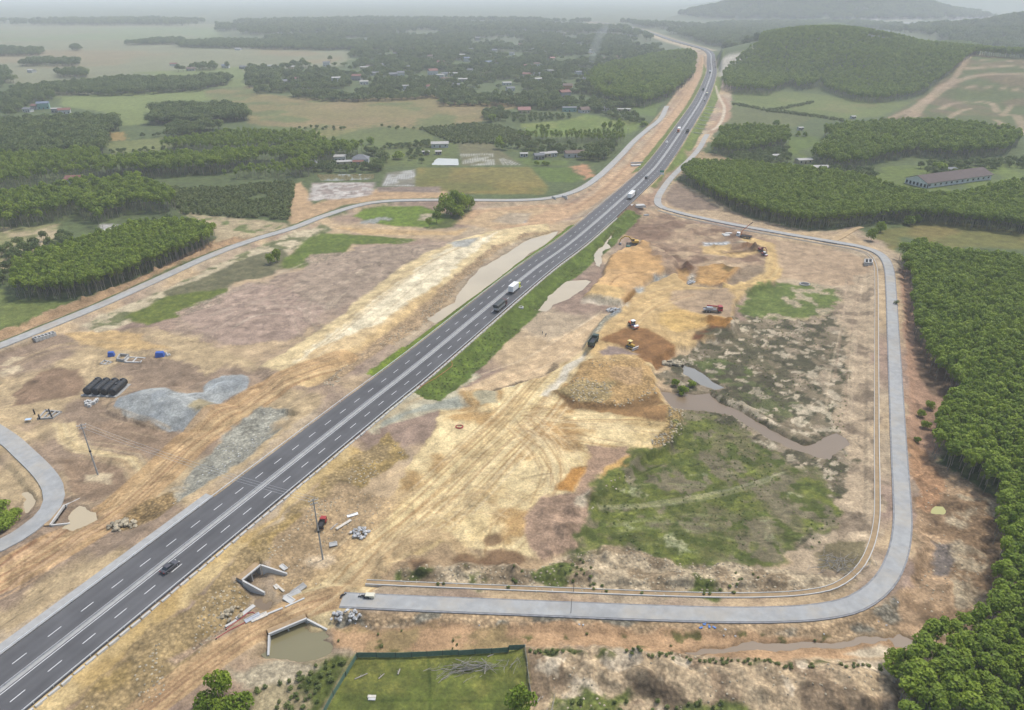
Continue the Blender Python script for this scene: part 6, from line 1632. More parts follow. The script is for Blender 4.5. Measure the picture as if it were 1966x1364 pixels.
def truck(label, loc, rz, paint, body, L=9.0, kind='box', boxh=2.5, group=None, name='truck', load=None, bodyw=2.45):
    r = thing(name, label, 'truck', loc, rz, group)
    h = L / 2
    MB().box((-.2, 0, .82), (L - .8, .9, .28)).build('chassis', M_chassis, r)
    cab(r, h - 1.0, 2.35, paint)
    bl = L - 2.35; bx = -h + bl / 2
    if kind == 'box':
        b = MB().box((bx, 0, 1.12 + boxh / 2), (bl, bodyw, boxh)).build('cargo_box', body, r, bevel=.04)
        n = int(bl / 1.1)
        for y in (-1, 1):
            for k in range(n): MB().box((bx - bl / 2 + (k + .5) * bl / n, y * (bodyw / 2 + .01), 1.12 + boxh / 2), (.06, .03, boxh - .1)).build('side_rib', M_silver, b)
        for y in (-.6, .6): MB().box((-h - .02, y, 1.12 + boxh / 2), (.05, 1.08, boxh - .16)).build('rear_door', M_white, b)
        for y in (-.15, .15): MB().tube((-h - .08, y, 1.25), (-h - .08, y, 1.0 + boxh), .025, n=6).build('door_bar', M_grey, b)
    elif kind == 'tarp':
        b = MB().box((bx, 0, 1.75), (bl, bodyw, 1.25)).build('cargo_bed', body, r, bevel=.03)
        MB().prism([(-bodyw / 2 - .04, 2.3), (-bodyw / 2 - .04, 3.35), (-.6, 3.6), (.6, 3.6), (bodyw / 2 + .04, 3.35), (bodyw / 2 + .04, 2.3)], 0, 1).mesh('t')
        t = MB(); n = 6; prof = [(-1.27, 2.3), (-1.27, 3.35), (-.6, 3.58), (.6, 3.58), (1.27, 3.35), (1.27, 2.3)]
        vs = [(x, y, z) for x in (bx - bl / 2 - .25, bx + bl / 2) for y, z in prof]
        t.add(vs, [(i, (i + 1) % n, n + (i + 1) % n, n + i) for i in range(n)] + [tuple(range(n)), tuple(range(n, 2 * n))])
        t.build('tarpaulin', M_tarp, r)
        MB().box((-h - .03, 0, 1.6), (.06, 2.3, .9)).build('tailgate', M_silver, b)
        for y in (-1, 1):
            for k in range(6): MB().box((bx - bl / 2 + (k + .5) * bl / 6, y * (bodyw / 2 + .02), 1.75), (.08, .05, 1.2)).build('side_post', M_silver, b)
            MB().box((-h - .05, y * .95, 2.4), (.06, .3, .5)).build('rear_panel', M_white, b)
    elif kind == 'dump':
        b = MB()
        for y in (-1, 1): b.box((bx, y * (bodyw / 2 - .05), 1.95), (bl, .1, 1.5))
        b.box((bx - bl / 2 + .05, 0, 1.9), (.1, bodyw - .2, 1.4)); b.box((bx + bl / 2 - .05, 0, 2.05), (.1, bodyw - .2, 1.7)); b.box((bx, 0, 1.22), (bl, bodyw, .12))
        b = b.build('tipper_bed', body, r)
        for y in (-1, 1):
            for k in range(7): MB().box((bx - bl / 2 + (k + .5) * bl / 7, y * (bodyw / 2 + .04), 1.95), (.1, .08, 1.45)).build('side_rib', body, b)
        lm = MB().box((bx, 0, 1.7), (bl - .25, bodyw - .25, .9 if load else .2), top=(.9, .7)).build('load', load or M_chassis, r)
    elif kind == 'flat':
        MB().box((bx, 0, 1.1), (bl, bodyw, .2)).build('flatbed', body, r, bevel=.02)
        for y in (-1, 1): MB().box((bx, y * bodyw * .49, 1.35), (bl, .06, .35)).build('side_board', body, r)
    for x in ((h - 1.2, -h + 1.2, -h + 2.5) if L > 7 else (h - 1.1, -h + 1.1)):
        for y in (-.98, .98): wheel(r, x, y, .5 if L > 6 else .38, .36)
    for y in (-.85, .85): MB().box((-h - .02, y, 1.0), (.08, .3, .14)).build('taillight', M_lamp_r, r)
    return r

def semi(label, loc, rz, paint, body, L=13.5):
    r = thing('semi_trailer_truck', label, 'truck', loc, rz)
    h = L / 2
    cab(r, h - 1.1, 2.4, paint, 3.2, 2.1)
    MB().box((h - 2.6, 0, .85), (4.4, .9, .3)).build('chassis', M_chassis, r)
    bl = L - 2.9; bx = -h + bl / 2
    b = MB().box((bx, 0, 2.55), (bl, 2.5, 2.7)).build('trailer', body, r, bevel=.04)
    for y in (-.62, .62): MB().box((-h - .02, y, 2.55), (.05, 1.1, 2.5)).build('rear_door', M_white, b)
    for y in (-1, 1):
        for k in range(9): MB().box((bx - bl / 2 + (k + .5) * bl / 9, y * 1.26, 2.55), (.06, .03, 2.5)).build('side_rib', M_silver, b)
    for x in (h - 1.2, h - 3.4, -h + 1.1, -h + 2.3, -h + 3.5):
        for y in (-1, 1): wheel(r, x, y, .5, .36)
    return r

def track_unit(r, y, L, hgt, w=.5):
    n = 8
    prof = []
    for k in range(n + 1): prof.append((L / 2 - hgt / 2 + math.sin(math.pi * k / n) * hgt / 2, hgt / 2 + math.cos(math.pi * k / n) * hgt / 2))
    for k in range(n + 1): prof.append((-L / 2 + hgt / 2 - math.sin(math.pi * k / n) * hgt / 2, hgt / 2 - math.cos(math.pi * k / n) * hgt / 2))
    t = MB().prism(prof, y - w / 2, y + w / 2).build('track', M_chassis, r)
    for k in range(5): MB().tube((-L / 2 + hgt / 2 + k * (L - hgt) / 4, y - w / 2 - .02, hgt / 2), (-L / 2 + hgt / 2 + k * (L - hgt) / 4, y + w / 2 + .02, hgt / 2), hgt * .3, n=10).build('track_roller', M_grey, t)

def limb(r, name, pts, w, h, m):
    b = MB()
    for (x0, z0), (x1, z1) in zip(pts[:-1], pts[1:]):
        L = math.hypot(x1 - x0, z1 - z0); a = math.atan2(z1 - z0, x1 - x0)
        b.box(((x0 + x1) / 2, 0, (z0 + z1) / 2), (L + h * .6, w, h), tilt=-a)
    return b.build(name, m, r, bevel=.03)

def excavator(label, loc, rz, paint, s=1.0, reach=((.8, 1.9), (2.6, 3.9), (4.6, 4.2), (6.4, 3.0)), stick=((6.4, 3.0), (7.0, 1.0))):
    r = thing('excavator', label, 'excavator', loc, rz); r.scale = (s, s, s)
    for y in (-1.1, 1.1): track_unit(r, y, 3.8, .9, .55)
    MB().box((0, 0, .95), (1.6, 1.6, .3)).build('turntable', M_chassis, r)
    hs = MB().box((-.5, 0, 1.65), (3.4, 2.6, 1.1), top=(.95, .95)).build('house', paint, r, bevel=.08)
    MB().box((-1.95, 0, 1.6), (.8, 2.6, 1.1), top=(.8, .9)).build('counterweight', M_grey, r, bevel=.1)
    c = MB().box((.65, .8, 2.45), (1.5, .95, 1.6), top=(.85, .9)).build('cab', paint, r, bevel=.06)
    MB().box((1.36, .8, 2.6), (.08, .8, 1.1)).build('windscreen', M_glass, c)
    MB().box((.65, 1.28, 2.65), (1.0, .06, .9)).build('side_window', M_glass, c)
    b = limb(r, 'boom', reach, .42, .5, paint)
    limb(r, 'stick', stick, .32, .38, paint)
    MB().tube((1.2, 0, 1.9), (3.2, 0, 3.4), .09, n=8).build('hydraulic_ram', M_silver, b)
    x, z = stick[-1]
    MB().prism([(x + .3, z + .1), (x + .35, z - .5), (x - .1, z - 1.0), (x - .8, z - .9), (x - .95, z - .3), (x - .2, z - .1)], -.55, .55).build('bucket', M_grey, r)
    return r

def bulldozer(label, loc, rz):
    r = thing('bulldozer', label, 'bulldozer', loc, rz)
    for y in (-.95, .95): track_unit(r, y, 3.4, 1.0, .5)
    MB().box((.75, 0, 1.35), (1.9, 1.05, .9), top=(.95, .85)).build('engine_hood', M_yellow, r, bevel=.06)
    MB().box((-.7, 0, 1.15), (1.6, 1.6, .8)).build('body', M_yellow, r, bevel=.05)
    c = MB()
    for x in (-1.2, .1):
        for y in (-.65, .65): c.box((x, y, 2.1), (.1, .1, 1.4))
    c = c.build('cab_frame', M_yellow, r)
    MB().box((-.55, 0, 2.85), (1.7, 1.6, .12)).build('canopy', pm('canopy_cream', (.6, .5, .2)), r, bevel=.03)
    MB().box((-.6, 0, 1.8), (.6, .7, .6)).build('seat', M_chassis, r)
    MB().tube((1.2, .3, 1.7), (1.2, .3, 2.6), .06, n=8).build('exhaust', M_chassis, r)
    MB().prism([(2.3, .05), (2.15, .6), (2.35, 1.25), (2.5, 1.2), (2.33, .6), (2.45, .05)], -1.7, 1.7).build('blade', M_silver, r)
    for y in (-1.3, 1.3): MB().box((1.2, y, .55), (2.2, .16, .22)).build('push_arm', M_yellow, r)
    return r

def roller(label, loc, rz, paint, s=1.0):
    r = thing('road_roller', label, 'roller', loc, rz); r.scale = (s, s, s)
    MB().tube((1.75, -1.05, .78), (1.75, 1.05, .78), .78, n=20).build('drum', M_silver, r)
    f = MB()
    for y in (-1.2, 1.2): f.box((1.5, y, .8), (1.9, .16, .3))
    f.box((2.65, 0, .8), (.2, 2.5, .35)); f.box((.6, 0, .8), (.25, 2.5, .35))
    f.build('drum_frame', paint, r)
    MB().box((-1.4, 0, 1.35), (2.1, 1.7, .95), top=(.9, .9)).build('engine_hood', paint, r, bevel=.08)
    c = MB().box((-.1, 0, 2.05), (1.3, 1.5, 1.5)).build('cab', M_glass, r, bevel=.04)
    MB().box((-.1, 0, 2.88), (1.7, 1.8, .16)).build('canopy', M_white, r, bevel=.05)
    MB().box((-.1, 0, 1.1), (1.4, 1.6, .5)).build('platform', pm('machine_blue', (.06, .1, .28)), r)
    for y in (-.85, .85): wheel(r, -1.5, y, .75, .5)
    return r

def motorbike(label, loc, rz, paint, load=None):
    r = thing('motorbike', label, 'motorbike', loc, rz)
    for x in (-.62, .62): wheel(r, x, 0, .3, .12)
    MB().box((0, 0, .55), (.9, .26, .32), top=(.7, .6)).build('frame', paint, r, bevel=.04)
    MB().box((-.3, 0, .8), (.75, .28, .12)).build('seat', M_black, r, bevel=.03)
    MB().tube((.5, -.35, 1.02), (.5, .35, 1.02), .025, n=6).build('handlebar', M_chassis, r)
    MB().tube((.62, 0, .3), (.45, 0, 1.02), .035, n=6).build('fork', M_silver, r)
    return r

loc, an = on_road(327, 1092)
car('dark grey saloon car driving on the motorway beside the median strip', loc, an, M_greym)
loc, an = on_road(961, 593)
truck('truck with dark tarpaulin roof on the motorway behind the white box truck', loc, an, pm('maroon_cab', (.08, .03, .03)), M_grey, 9.5, 'tarp')
loc, an = on_road(988, 559)
truck('white box truck with lime yellow cab on the motorway beside the long pond', loc, an, M_lime, M_white, 8.8, 'box', 2.7)
loc, an = on_road(1213, 379.5)
semi('white semi trailer truck on the motorway beside the brown spoil heap', loc, an, M_dgreen, M_white, 13.0)
loc, an = on_road(1241, 343)
car('dark car on the motorway ahead of the white semi trailer', loc, an, pm('car_black', (.03, .032, .035), .3), van=True)
loc, an = on_road(1303, 253.5, True)
truck('truck with orange front and white box on the motorway by the underpass', loc, an, M_orange, M_white, 10.5, 'box', 2.8)
loc, an = on_road(1280, 274, True)
car('small white car on the motorway edge behind the orange truck', loc, an, M_white)
loc, an = on_road(1319.5, 255)
truck('dark green tipper on the motorway passing the orange truck', loc, an, M_dgreen, M_dgreen, 9.0, 'dump', load=M_load)
for px, py, back, k in ((1350, 174.4, True, 'g'), (1357, 183, False, 'y'), (1353, 194.6, False, 'c1'), (1363, 141, True, 'gw'), (1374, 130, False, 'c2'), (1371, 120, False, 'c3'), (1375, 119, False, 'c4'), (1367, 103, False, 'c5'), (1352, 97, True, 'c6')):
    loc, an = on_road(px, py, back)
    if k == 'g': truck('grey green truck on the far motorway beside the pale yellow truck', loc, an, M_green, M_grey, 9, 'tarp')
    elif k == 'y': truck('pale yellow truck on the far motorway in front of the grassy chutes', loc, an, M_yellow, pm('cream_paint', (.55, .5, .3)), 9, 'box', 2.4)
    elif k == 'gw': truck('truck with white top and green cab at the start of the motorway bend', loc, an, M_green, M_white, 9, 'box', 2.5)
    elif k == 'c1': car('dark car following the pale yellow truck on the far motorway', loc, an, M_greym)
    else: car('distant car on the motorway bend below the pale cutting', loc, an, {'c2': M_greym, 'c3': M_grey, 'c4': M_greym, 'c5': M_white, 'c6': M_white}[k])['group'] = 'cars on the far bend'
# site machines
truck('tipper truck with dark green sides and black open bed on the haul road', gp(1139, 661), head((1126, 680), (1150, 645)), M_dgreen, M_dgreen, 8.0, 'dump', name='dump_truck', load=M_black)
truck('green tipper truck being loaded by the yellow excavator', gp(1206, 479), head((1207, 470), (1205, 482)), M_green, pm('bed_dark', (.05, .07, .065)), 7.6, 'dump', name='dump_truck', load=M_load)
excavator('yellow excavator reaching over the green tipper truck', gp(1217, 470), head((1217, 470), (1188, 470)), M_yellow, 1.15)
bulldozer('yellow bulldozer with cream canopy and steel blade on the brown graded fill', gp(1211, 668), head((1205, 663), (1224, 672)))
roller('red road roller with white canopy above the brown graded fill', gp(1215, 628), head((1209, 623), (1224, 632)), M_orange)
r = truck('red crane truck parked at the rim of the ochre fill', gp(1368, 599), head((1350, 599), (1385, 600)), M_red, M_grey, 8.0, 'flat', name='crane_truck')
limb(r, 'crane_boom', ((1.6, 2.6), (-2.6, 2.9)), .45, .5, M_red)
MB().box((-1.4, 0, 1.75), (2.6, 1.6, .9)).build('machinery_box', M_silver, r, bevel=.05)
r = truck('white cabbed lorry with orange crane arm beside the loop road', gp(1428, 457), head((1440, 458), (1415, 455)), M_white, M_chassis, 8.5, 'flat', name='crane_truck')
limb(r, 'crane_boom', ((1.8, 1.4), (1.4, 4.0), (-2.0, 8.0)), .28, .32, M_orange)
limb(r, 'boom_tip', ((-2.0, 8.0), (-3.6, 9.6)), .3, .36, M_black)
excavator('dark red excavator parked on the ochre ring track', gp(1460, 483), head((1455, 480), (1470, 487)), pm('dark_red', (.16, .03, .03)), .7)
roller('small red and blue roller beside the dark red excavator', gp(1467, 491), head((1462, 488), (1472, 492)), M_red, .7)
r = truck('small truck with red cab and dark bed beside the power pole', gp(619, 1010), head((616, 1016), (624, 998)), M_red, M_chassis, 5.6, 'dump', name='small_truck', load=M_chassis, bodyw=2.0)
r.scale = (.72, .68, .62)
motorbike('dark motorbike parked where the loop road meets the dirt road', gp(659, 1146), head((655, 1148), (664, 1142)), M_black)
r = motorbike('motor tricycle pulling a cream trailer along the loop road', gp(695, 1148), head((710, 1149), (690, 1148)), M_black)
MB().box((-1.2, 0, .6), (1.2, 1.0, .4)).build('rear_deck', M_chassis, r)
tr = thing('trailer', 'small cream box trailer behind the motor tricycle', 'trailer', gp(711, 1148.5), head((720, 1149), (700, 1148)))
MB().box((0, 0, .85), (2.1, 1.15, .7)).build('box', pm('cream_box', (.55, .52, .40)), tr, bevel=.04)
for y in (-.6, .6): wheel(tr, 0, y, .34, .16)
MB().box((1.3, 0, .5), (.8, .08, .08)).build('drawbar', M_chassis, tr)
r = motorbike('motorbike hidden under a load of green branches on the loop road', gp(1720, 585), head((1720, 595), (1720, 575)), M_black)
o = link('branch_load', KINDS['shrub'][0][0], M_broad, r, None, (0, 0, .3)); o.scale = (.9, 1.0, .9)

# ------------------------------------------------------------------ houses
HM = {}
def hm_(kind, key, tab): return mat(f'{kind}_{key}', tab[key], .85, .14, .8)
def house(label, x, y, z, rz, L, D, h, rise, wl, rf, name='house', hip=False, group=None, windows=3, detail=True, cat='house', floors=1):
    r = thing(name, label, cat, (x, y, z), rz, group)
    MB().box((0, 0, h / 2 - .3), (L, D, h + .6)).build('wall', hm_('wall', wl, WALLS), r)
    o = .5
    if hip:
        rr = MB(); rr.add([(-L / 2 - o, -D / 2 - o, h), (L / 2 + o, -D / 2 - o, h), (L / 2 + o, D / 2 + o, h), (-L / 2 - o, D / 2 + o, h), (-L / 2 + D * .45, 0, h + rise), (L / 2 - D * .45, 0, h + rise)], [(0, 1, 5, 4), (1, 2, 5), (2, 3, 4, 5), (3, 0, 4), (3, 2, 1, 0)])
        rr.build('roof', hm_('roof', rf, ROOFS), r)
    else:
        a = MB(); n = 4
        prof = [(-D / 2 - o, h - .05), (0, h + rise), (D / 2 + o, h - .05), (0, h + rise - .35)]
        vs = [(sx * (L / 2 + o), yy, zz) for sx in (-1, 1) for yy, zz in ((-D / 2 - o, h), (-D / 2 - o, h + .15), (0, h + rise + .15), (D / 2 + o, h + .15), (D / 2 + o, h))]
        a.add(vs, [(0, 1, 6, 5), (1, 2, 7, 6), (2, 3, 8, 7), (3, 4, 9, 8), (4, 0, 5, 9), (0, 4, 3, 2, 1), (5, 6, 7, 8, 9)])
        a.build('roof', hm_('roof', rf, ROOFS), r)
    if detail:
        for k in range(windows):
            xx = -L / 2 + (k + .5) * L / windows
            if k == windows // 2: MB().box((xx, -D / 2 - .02, 1.05), (1.1, .08, 2.1)).build('door', pm('door_brown', (.12, .08, .05)), r)
            else: MB().box((xx, -D / 2 - .02, 1.6), (1.3, .08, 1.2)).build('window', M_glass, r)
    return r
FLAB = {'hip': 'farmhouse with grey hipped roof and red tiled porch beside the farm track', 'shed': 'long low shed with pale roof beside the grey roofed farmhouse', 'narrow': 'narrow white building among trees left of the farm shed', 'tworow': 'small white house behind the long low farm shed',
        'whiteroof': 'white house with pale metal roof behind the milky pond', 'shelter': 'flat roofed shelter behind the milky pond', 'shelter2': 'little open hut beside the flooded paddy', 'redroof': 'house with pink red roof at the corner of the brown field', 'mint': 'mint green house at the edge of the village wood',
        'brown': 'white house with brown gabled roof beside the mint house', 'long': 'long pale low building near the bend of the left service road', 'low': 'low white house among bushes near the long pale building', 'gable': 'roadside house with brown roof and paved forecourt', 'greyshed': 'grey shed among trees at the roadside farm',
        'palerow': 'pale roofed row behind the grey shed', 'small': 'small white house beside the roadside farm', 'tiny': 'tiny white hut at the paddy end of the roadside farm', 'lane1': 'pale roofed house on the farm lane under the hill', 'lane2': 'low flat barn on the farm lane beside the plantation', 'lane3': 'small white hut in the scrub by the farm lane',
        'lane4': 'white shed beside the large dark tree behind the long barn', 'redleft': 'house with red roof among the left woods', 'fieldhut': 'little white hut on the green field below the hill', 'fieldhut2': 'white field hut beside the round trees under the hill'}
for k, (x, y, an, L, D, h, rise, wl, rf) in FARM_W.items():
    r = house(FLAB[k], x, y, zat(x, y), an, L, D, h, rise, wl, rf, hip=(k == 'hip'), name='farmhouse' if k in ('hip', 'redroof', 'gable', 'mint') else 'farm_building')
    if k == 'hip':
        a = MB(); a.add([(-6, -5.6, 2.9), (3, -5.6, 2.9), (3, -9, 2.4), (-6, -9, 2.4), (-6, -5.6, 3.4), (3, -5.6, 3.4), (3, -9, 2.6), (-6, -9, 2.6)], [(0, 1, 2, 3), (7, 6, 5, 4), (0, 4, 5, 1), (1, 5, 6, 2), (2, 6, 7, 3), (3, 7, 4, 0)])
        a.build('porch_roof', hm_('roof', 'red', ROOFS), r)
        for xx in (-5.5, -1.5, 2.5): MB().box((xx, -8.6, 1.2), (.3, .3, 2.5)).build('porch_post', M_white, r)
for i, (x, y, wl, rf) in enumerate(VIL_W):
    D_ = math.hypot(x, y); far = D_ > 1900
    L = _rv.uniform(9, 15) * (1.15 if far else 1); dp = L * _rv.uniform(.55, .8); h = _rv.choice([3.4, 3.6, 4.2, 6.4]) * (1.15 if far else 1)
    house(f'{wl} walled house with {rf} roof among the {"farther hazy " if far else ""}{"village trees" if x > -420 else "fields of the left plain"}', x, y, zat(x, y), _rv.uniform(-.5, .5), L, dp, h, dp * (.12 if rf == 'pale' else .26), wl, rf, name='village_house', group=f'{wl} and {rf} village houses {"far" if far else "near"} {"plain" if x <= -420 else ""}'.strip(), windows=3, detail=D_ < 1500)
# the long barn
bd = math.atan2(BARN_B[1] - BARN_A[1], BARN_B[0] - BARN_A[0]); BL = math.hypot(BARN_B[0] - BARN_A[0], BARN_B[1] - BARN_A[1])
nx_, ny_ = -math.sin(bd), math.cos(bd)
bx, by = (BARN_A[0] + BARN_B[0]) / 2 + nx_ * 9, (BARN_A[1] + BARN_B[1]) / 2 + ny_ * 9
r = thing('barn', 'long white walled barn with dark brown roof behind the plantation', 'barn', (bx, by, zat(bx, by)), bd)
M_bw = mat('barn_whitewash', (.62, .62, .58), .9, .15, .5); M_br = mat('barn_roof', (.085, .062, .055), .85, .18, .4)
w_ = MB().box((0, 0, 1.6), (BL, 18, 4.2)); w_.add([(-BL / 2, -9, 3.7), (-BL / 2, 9, 3.7), (-BL / 2, 0, 7.2), (BL / 2, -9, 3.7), (BL / 2, 9, 3.7), (BL / 2, 0, 7.2)], [(0, 2, 1), (3, 4, 5)])
w_.build('wall', M_bw, r)
for sd in (-1, 1):
    a = MB(); a.add([(-BL / 2 - .8, 0, 7.3), (BL / 2 + .8, 0, 7.3), (BL / 2 + .8, sd * 10, 3.55), (-BL / 2 - .8, sd * 10, 3.55), (-BL / 2 - .8, 0, 7.5), (BL / 2 + .8, 0, 7.5), (BL / 2 + .8, sd * 10, 3.75), (-BL / 2 - .8, sd * 10, 3.75)], [(0, 1, 2, 3), (7, 6, 5, 4), (0, 4, 5, 1), (1, 5, 6, 2), (2, 6, 7, 3), (3, 7, 4, 0)])
    a.build('roof_slope', M_br, r)
for k in range(12): MB().box((-BL / 2 + 3 + k * (BL - 6) / 11, -9.05, 1.9), (1.6, .12, 1.4)).build('window', M_glass, r)
for k in range(6): MB().box((-BL / 2 - .04, -7.5 + k * 3, 1.5), (.12, 1.5, 2.2)).build('window', M_glass, r)
MB().box((-BL / 2 + 1.0, -9.05, 1.4), (1.2, .14, 2.6)).build('door', M_chassis, r)

# ------------------------------------------------------------------ box culverts and small bridges
def frame_local(p, q, z):
    a, b = flat(*p, z), flat(*q, z)
    return a, b, math.atan2(b[1] - a[1], b[0] - a[0]), math.hypot(b[0] - a[0], b[1] - a[1])
def bridge(label, p, q, zt, zb, back, wings, pier=True, name='box_culvert', deckmat=None, dep=1.3, bh=.7):
    """p, q: ends of the face beam; back: +1 if the passage runs to the left of p->q"""
    a, b, an, L = frame_local(p, q, zt)
    r = thing(name, label, 'culvert', ((a[0] + b[0]) / 2, (a[1] + b[1]) / 2, zb), an)
    H_ = zt - zb
    MB().box((0, 0, H_ - bh / 2), (L, .4, bh)).build('face_beam', M_concl, r, bevel=.03)
    if pier: MB().box((0, back * (dep / 2 + .1), (H_ - .7) / 2), (.3, dep, H_ - .5)).build('middle_wall', M_conc, r)
    for sx in (-1, 1): MB().box((sx * (L / 2 - .2), back * (dep / 2 + .1), (H_ - .7) / 2 - .2), (.4, dep, H_ - .3)).build('side_wall', M_conc, r)
    MB().box((0, back * (.3 + dep / 2), H_ - .3), (L, dep, .3)).build('deck_slab', deckmat or mat('dirt_deck', srgb(184, 156, 118), .95, .3, .6, .4), r)
    MB().box((0, back * (dep + .4), (H_ - .7) / 2), (L, .3, H_ - .3)).build('back_wall', M_concd, r)
    for (sx, ang, ln) in wings:
        w = MB(); w.add([(0, -.2, -.3), (ln, -.2, -.3), (ln, .2, -.3), (0, .2, -.3), (0, -.2, H_ - .1), (ln, -.2, H_ * .25), (ln, .2, H_ * .25), (0, .2, H_ - .1)], [(3, 2, 1, 0), (4, 5, 6, 7), (0, 1, 5, 4), (1, 2, 6, 5), (2, 3, 7, 6), (3, 0, 4, 7)])
        w.build('wing_wall', M_concl, r, loc=(sx * L / 2, -back * .25, 0), rz=ang)
    return r
pq = QC([(530, 975), (985, 785)])
r = bridge('low concrete box culvert carrying the dirt road over the green pool', pq[0], pq[1], 1.15, -.7, 1, ((-1, -1.9, 4.2), (1, -.9, 5.0)))
pu = QC([(212, 330), (436, 146)])
r = bridge('twin box culvert mouth set into the rocky motorway embankment', pu[0], pu[1], 3.0, 0.0, 1, ((-1, -1.35, 5.5), (1, -1.15, 6.0)), dep=1.6, bh=.35)
ps = [(95.5, 1007.5), (123, 969)]
r = bridge('small slip road bridge with pale wing walls over the tan pool', ps[0], ps[1], 1.3, -.5, 1, ((-1, -1.1, 4.0), (1, -.35, 4.6)))
for k, (px, py, an) in enumerate(((1063, 386, -1.0), (1084, 381, -.7))):
    x, y, z = gp(px, py)
    t = thing('wing_wall', 'short concrete wing wall of the culvert under the left service road', 'wall', (x, y, z), an, 'wing walls at the left road culvert')
    MB().box((0, 0, .6), (5, .5, 1.8), top=(.8, .7)).build('panel', M_concl, t, bevel=.04)
for px, py, L, D, h, lab in ((1225, 397, 9, 5, 1.2, 'white concrete culvert slab beside the brown spoil heap'), (1241, 414, 3, 2, .8, 'small white concrete block on the brown spoil'), (1226, 318, 12, 5, .8, 'grey concrete slab beside the far haul road'), (1225, 314, 12, 2, 1.2, 'raised concrete edge behind the grey slab')):
    x, y, z = gp(px, py)
    t = thing('concrete_slab', lab, 'slab', (x, y, z), .15)
    MB().box((0, 0, h / 2 - .2), (L, D, h)).build('slab', M_concl, t, bevel=.06)
    MB().box((0, -D / 2 + .2, h - .1), (L, .3, .3)).build('lip', M_conc, t)

# ------------------------------------------------------------------ tank yard
ends = [(QL([(905 + 98 * k, 812 + 5 * k)])[0], QL([(1045 + 100 * k, 690 + 3 * k)])[0]) for k in range(4)]
ta, tb = flat(*ends[0][0], 1.4), flat(*ends[0][1], 1.4)
tan_ = math.atan2(tb[1] - ta[1], tb[0] - ta[0])
TLAB = ['black plastic tank at the open end of the row of four', 'black plastic tank second from the open end of the row', 'black plastic tank between its neighbours next to the double manhole tank', 'black plastic tank with two manholes at the gravel end of the row']
pts4 = []
for k in range(4):
    a, b = flat(*ends[k][0], 1.4), flat(*ends[k][1], 1.4)
    cx, cy = (a[0] + b[0]) / 2, (a[1] + b[1]) / 2; pts4.append((cx, cy))
zt_ = max(zat(*p) for p in pts4) + .05
for k, (cx, cy) in enumerate(pts4):
    t = thing('storage_tank', TLAB[k], 'tank', (cx, cy, zt_ + .18), tan_)
    R_, L_ = 1.38, 7.8
    b = MB().tube((-L_ / 2, 0, R_), (L_ / 2, 0, R_), R_, R_, 22)
    for s_ in (-1, 1): b.tube((s_ * L_ / 2, 0, R_), (s_ * (L_ / 2 + .3), 0, R_), R_, R_ * .72, 22)
    b.build('shell', M_black, t)
    for q in range(6): MB().tube((-L_ / 2 + .5 + q * 1.36 - .06, 0, R_), (-L_ / 2 + .5 + q * 1.36 + .06, 0, R_), R_ + .05, n=22).build('rib', M_black, t)
    for xx in ((2.6,) if k < 3 else (2.6, -.6)):
        m_ = MB().tube((xx, 0, 2 * R_ - .05), (xx, 0, 2 * R_ + .35), .42, n=12).build('manhole', M_black, t)
        MB().tube((xx, 0, 2 * R_ + .35), (xx, 0, 2 * R_ + .39), .3, n=12).build('lid', pm('lid_grey', (.12, .12, .12)), m_)
pcx, pcy = np.mean(pts4, 0)
pd = math.atan2(pts4[3][1] - pts4[0][1], pts4[3][0] - pts4[0][0])
t = thing('concrete_pad', 'pale concrete pad under the four black tanks', 'pad', (pcx, pcy, zt_), pd)
A_ = MB(); wv = math.hypot(pts4[3][0] - pts4[0][0], pts4[3][1] - pts4[0][1]) / 2 + 1.8; dl = tan_ - pd; ex, ey = math.cos(dl) * 4.6, math.sin(dl) * 4.6
A_.prism([(-wv - ex, -ey), (wv - ex, -ey), (wv + ex, ey), (-wv + ex, ey)], -.6, .17, 'z')
A_.build('slab', M_conc, t)
for k in range(5):
    xx = -wv + .4 + k * (2 * wv - .8) / 4
    MB().box((xx - ex * .95, -ey * .95 - .3, .3), (.7, .6, .5)).build('saddle_block', M_concl, t)
for k, (qx, qy, s_) in enumerate(((905, 975, 1.2), (935, 990, 1.1), (960, 965, 1.2), (985, 958, 1.2), (1010, 940, 1.2), (1025, 920, 1.1), (915, 935, 1.0), (945, 940, 1.0), (890, 945, .9))):
    px, py = QL([(qx, qy)])[0]
    t = thing('concrete_block', 'whitish concrete block in the loose cluster before the black tanks', 'block', gp(px, py), random.uniform(0, 1), 'concrete blocks before the tanks')
    MB().box((0, 0, s_ * .4), (s_, s_ * .9, s_ * .9), top=(.93, .93)).build('block', M_concl, t, bevel=.07)
    MB().tube((0, 0, s_ * .8), (0, 0, s_ * .9), .06, n=6).build('lifting_eye', M_chassis, t)
def tent(label, px, py, L, W, h, rz, m):
    t = thing('tarp_shelter', label, 'shelter', gp(px, py), rz)
    a = MB(); a.add([(-L / 2, -W / 2, 0), (L / 2, -W / 2, 0), (L / 2, W / 2, 0), (-L / 2, W / 2, 0), (-L * .42, -W * .3, h), (L * .4, -W * .35, h * .9), (L * .4, W * .3, h * .95), (-L * .4, W * .3, h)], [(3, 2, 1, 0), (4, 5, 6, 7), (0, 1, 5, 4), (1, 2, 6, 5), (2, 3, 7, 6), (3, 0, 4, 7)])
    a.build('tarpaulin', m, t, bevel=.15)
    for s_ in (-1, 1): MB().tube((s_ * L * .46, W * .45, -.1), (s_ * L * .46, W * .45, h * .9), .05, n=6).build('post', M_wood, t)
    return t
x_, y_ = QL([(1195, 392)])[0]; tent('blue barrel shaped cover standing alone above the tanks', x_, y_, 2.4, 2.0, 1.9, .3, M_blue)
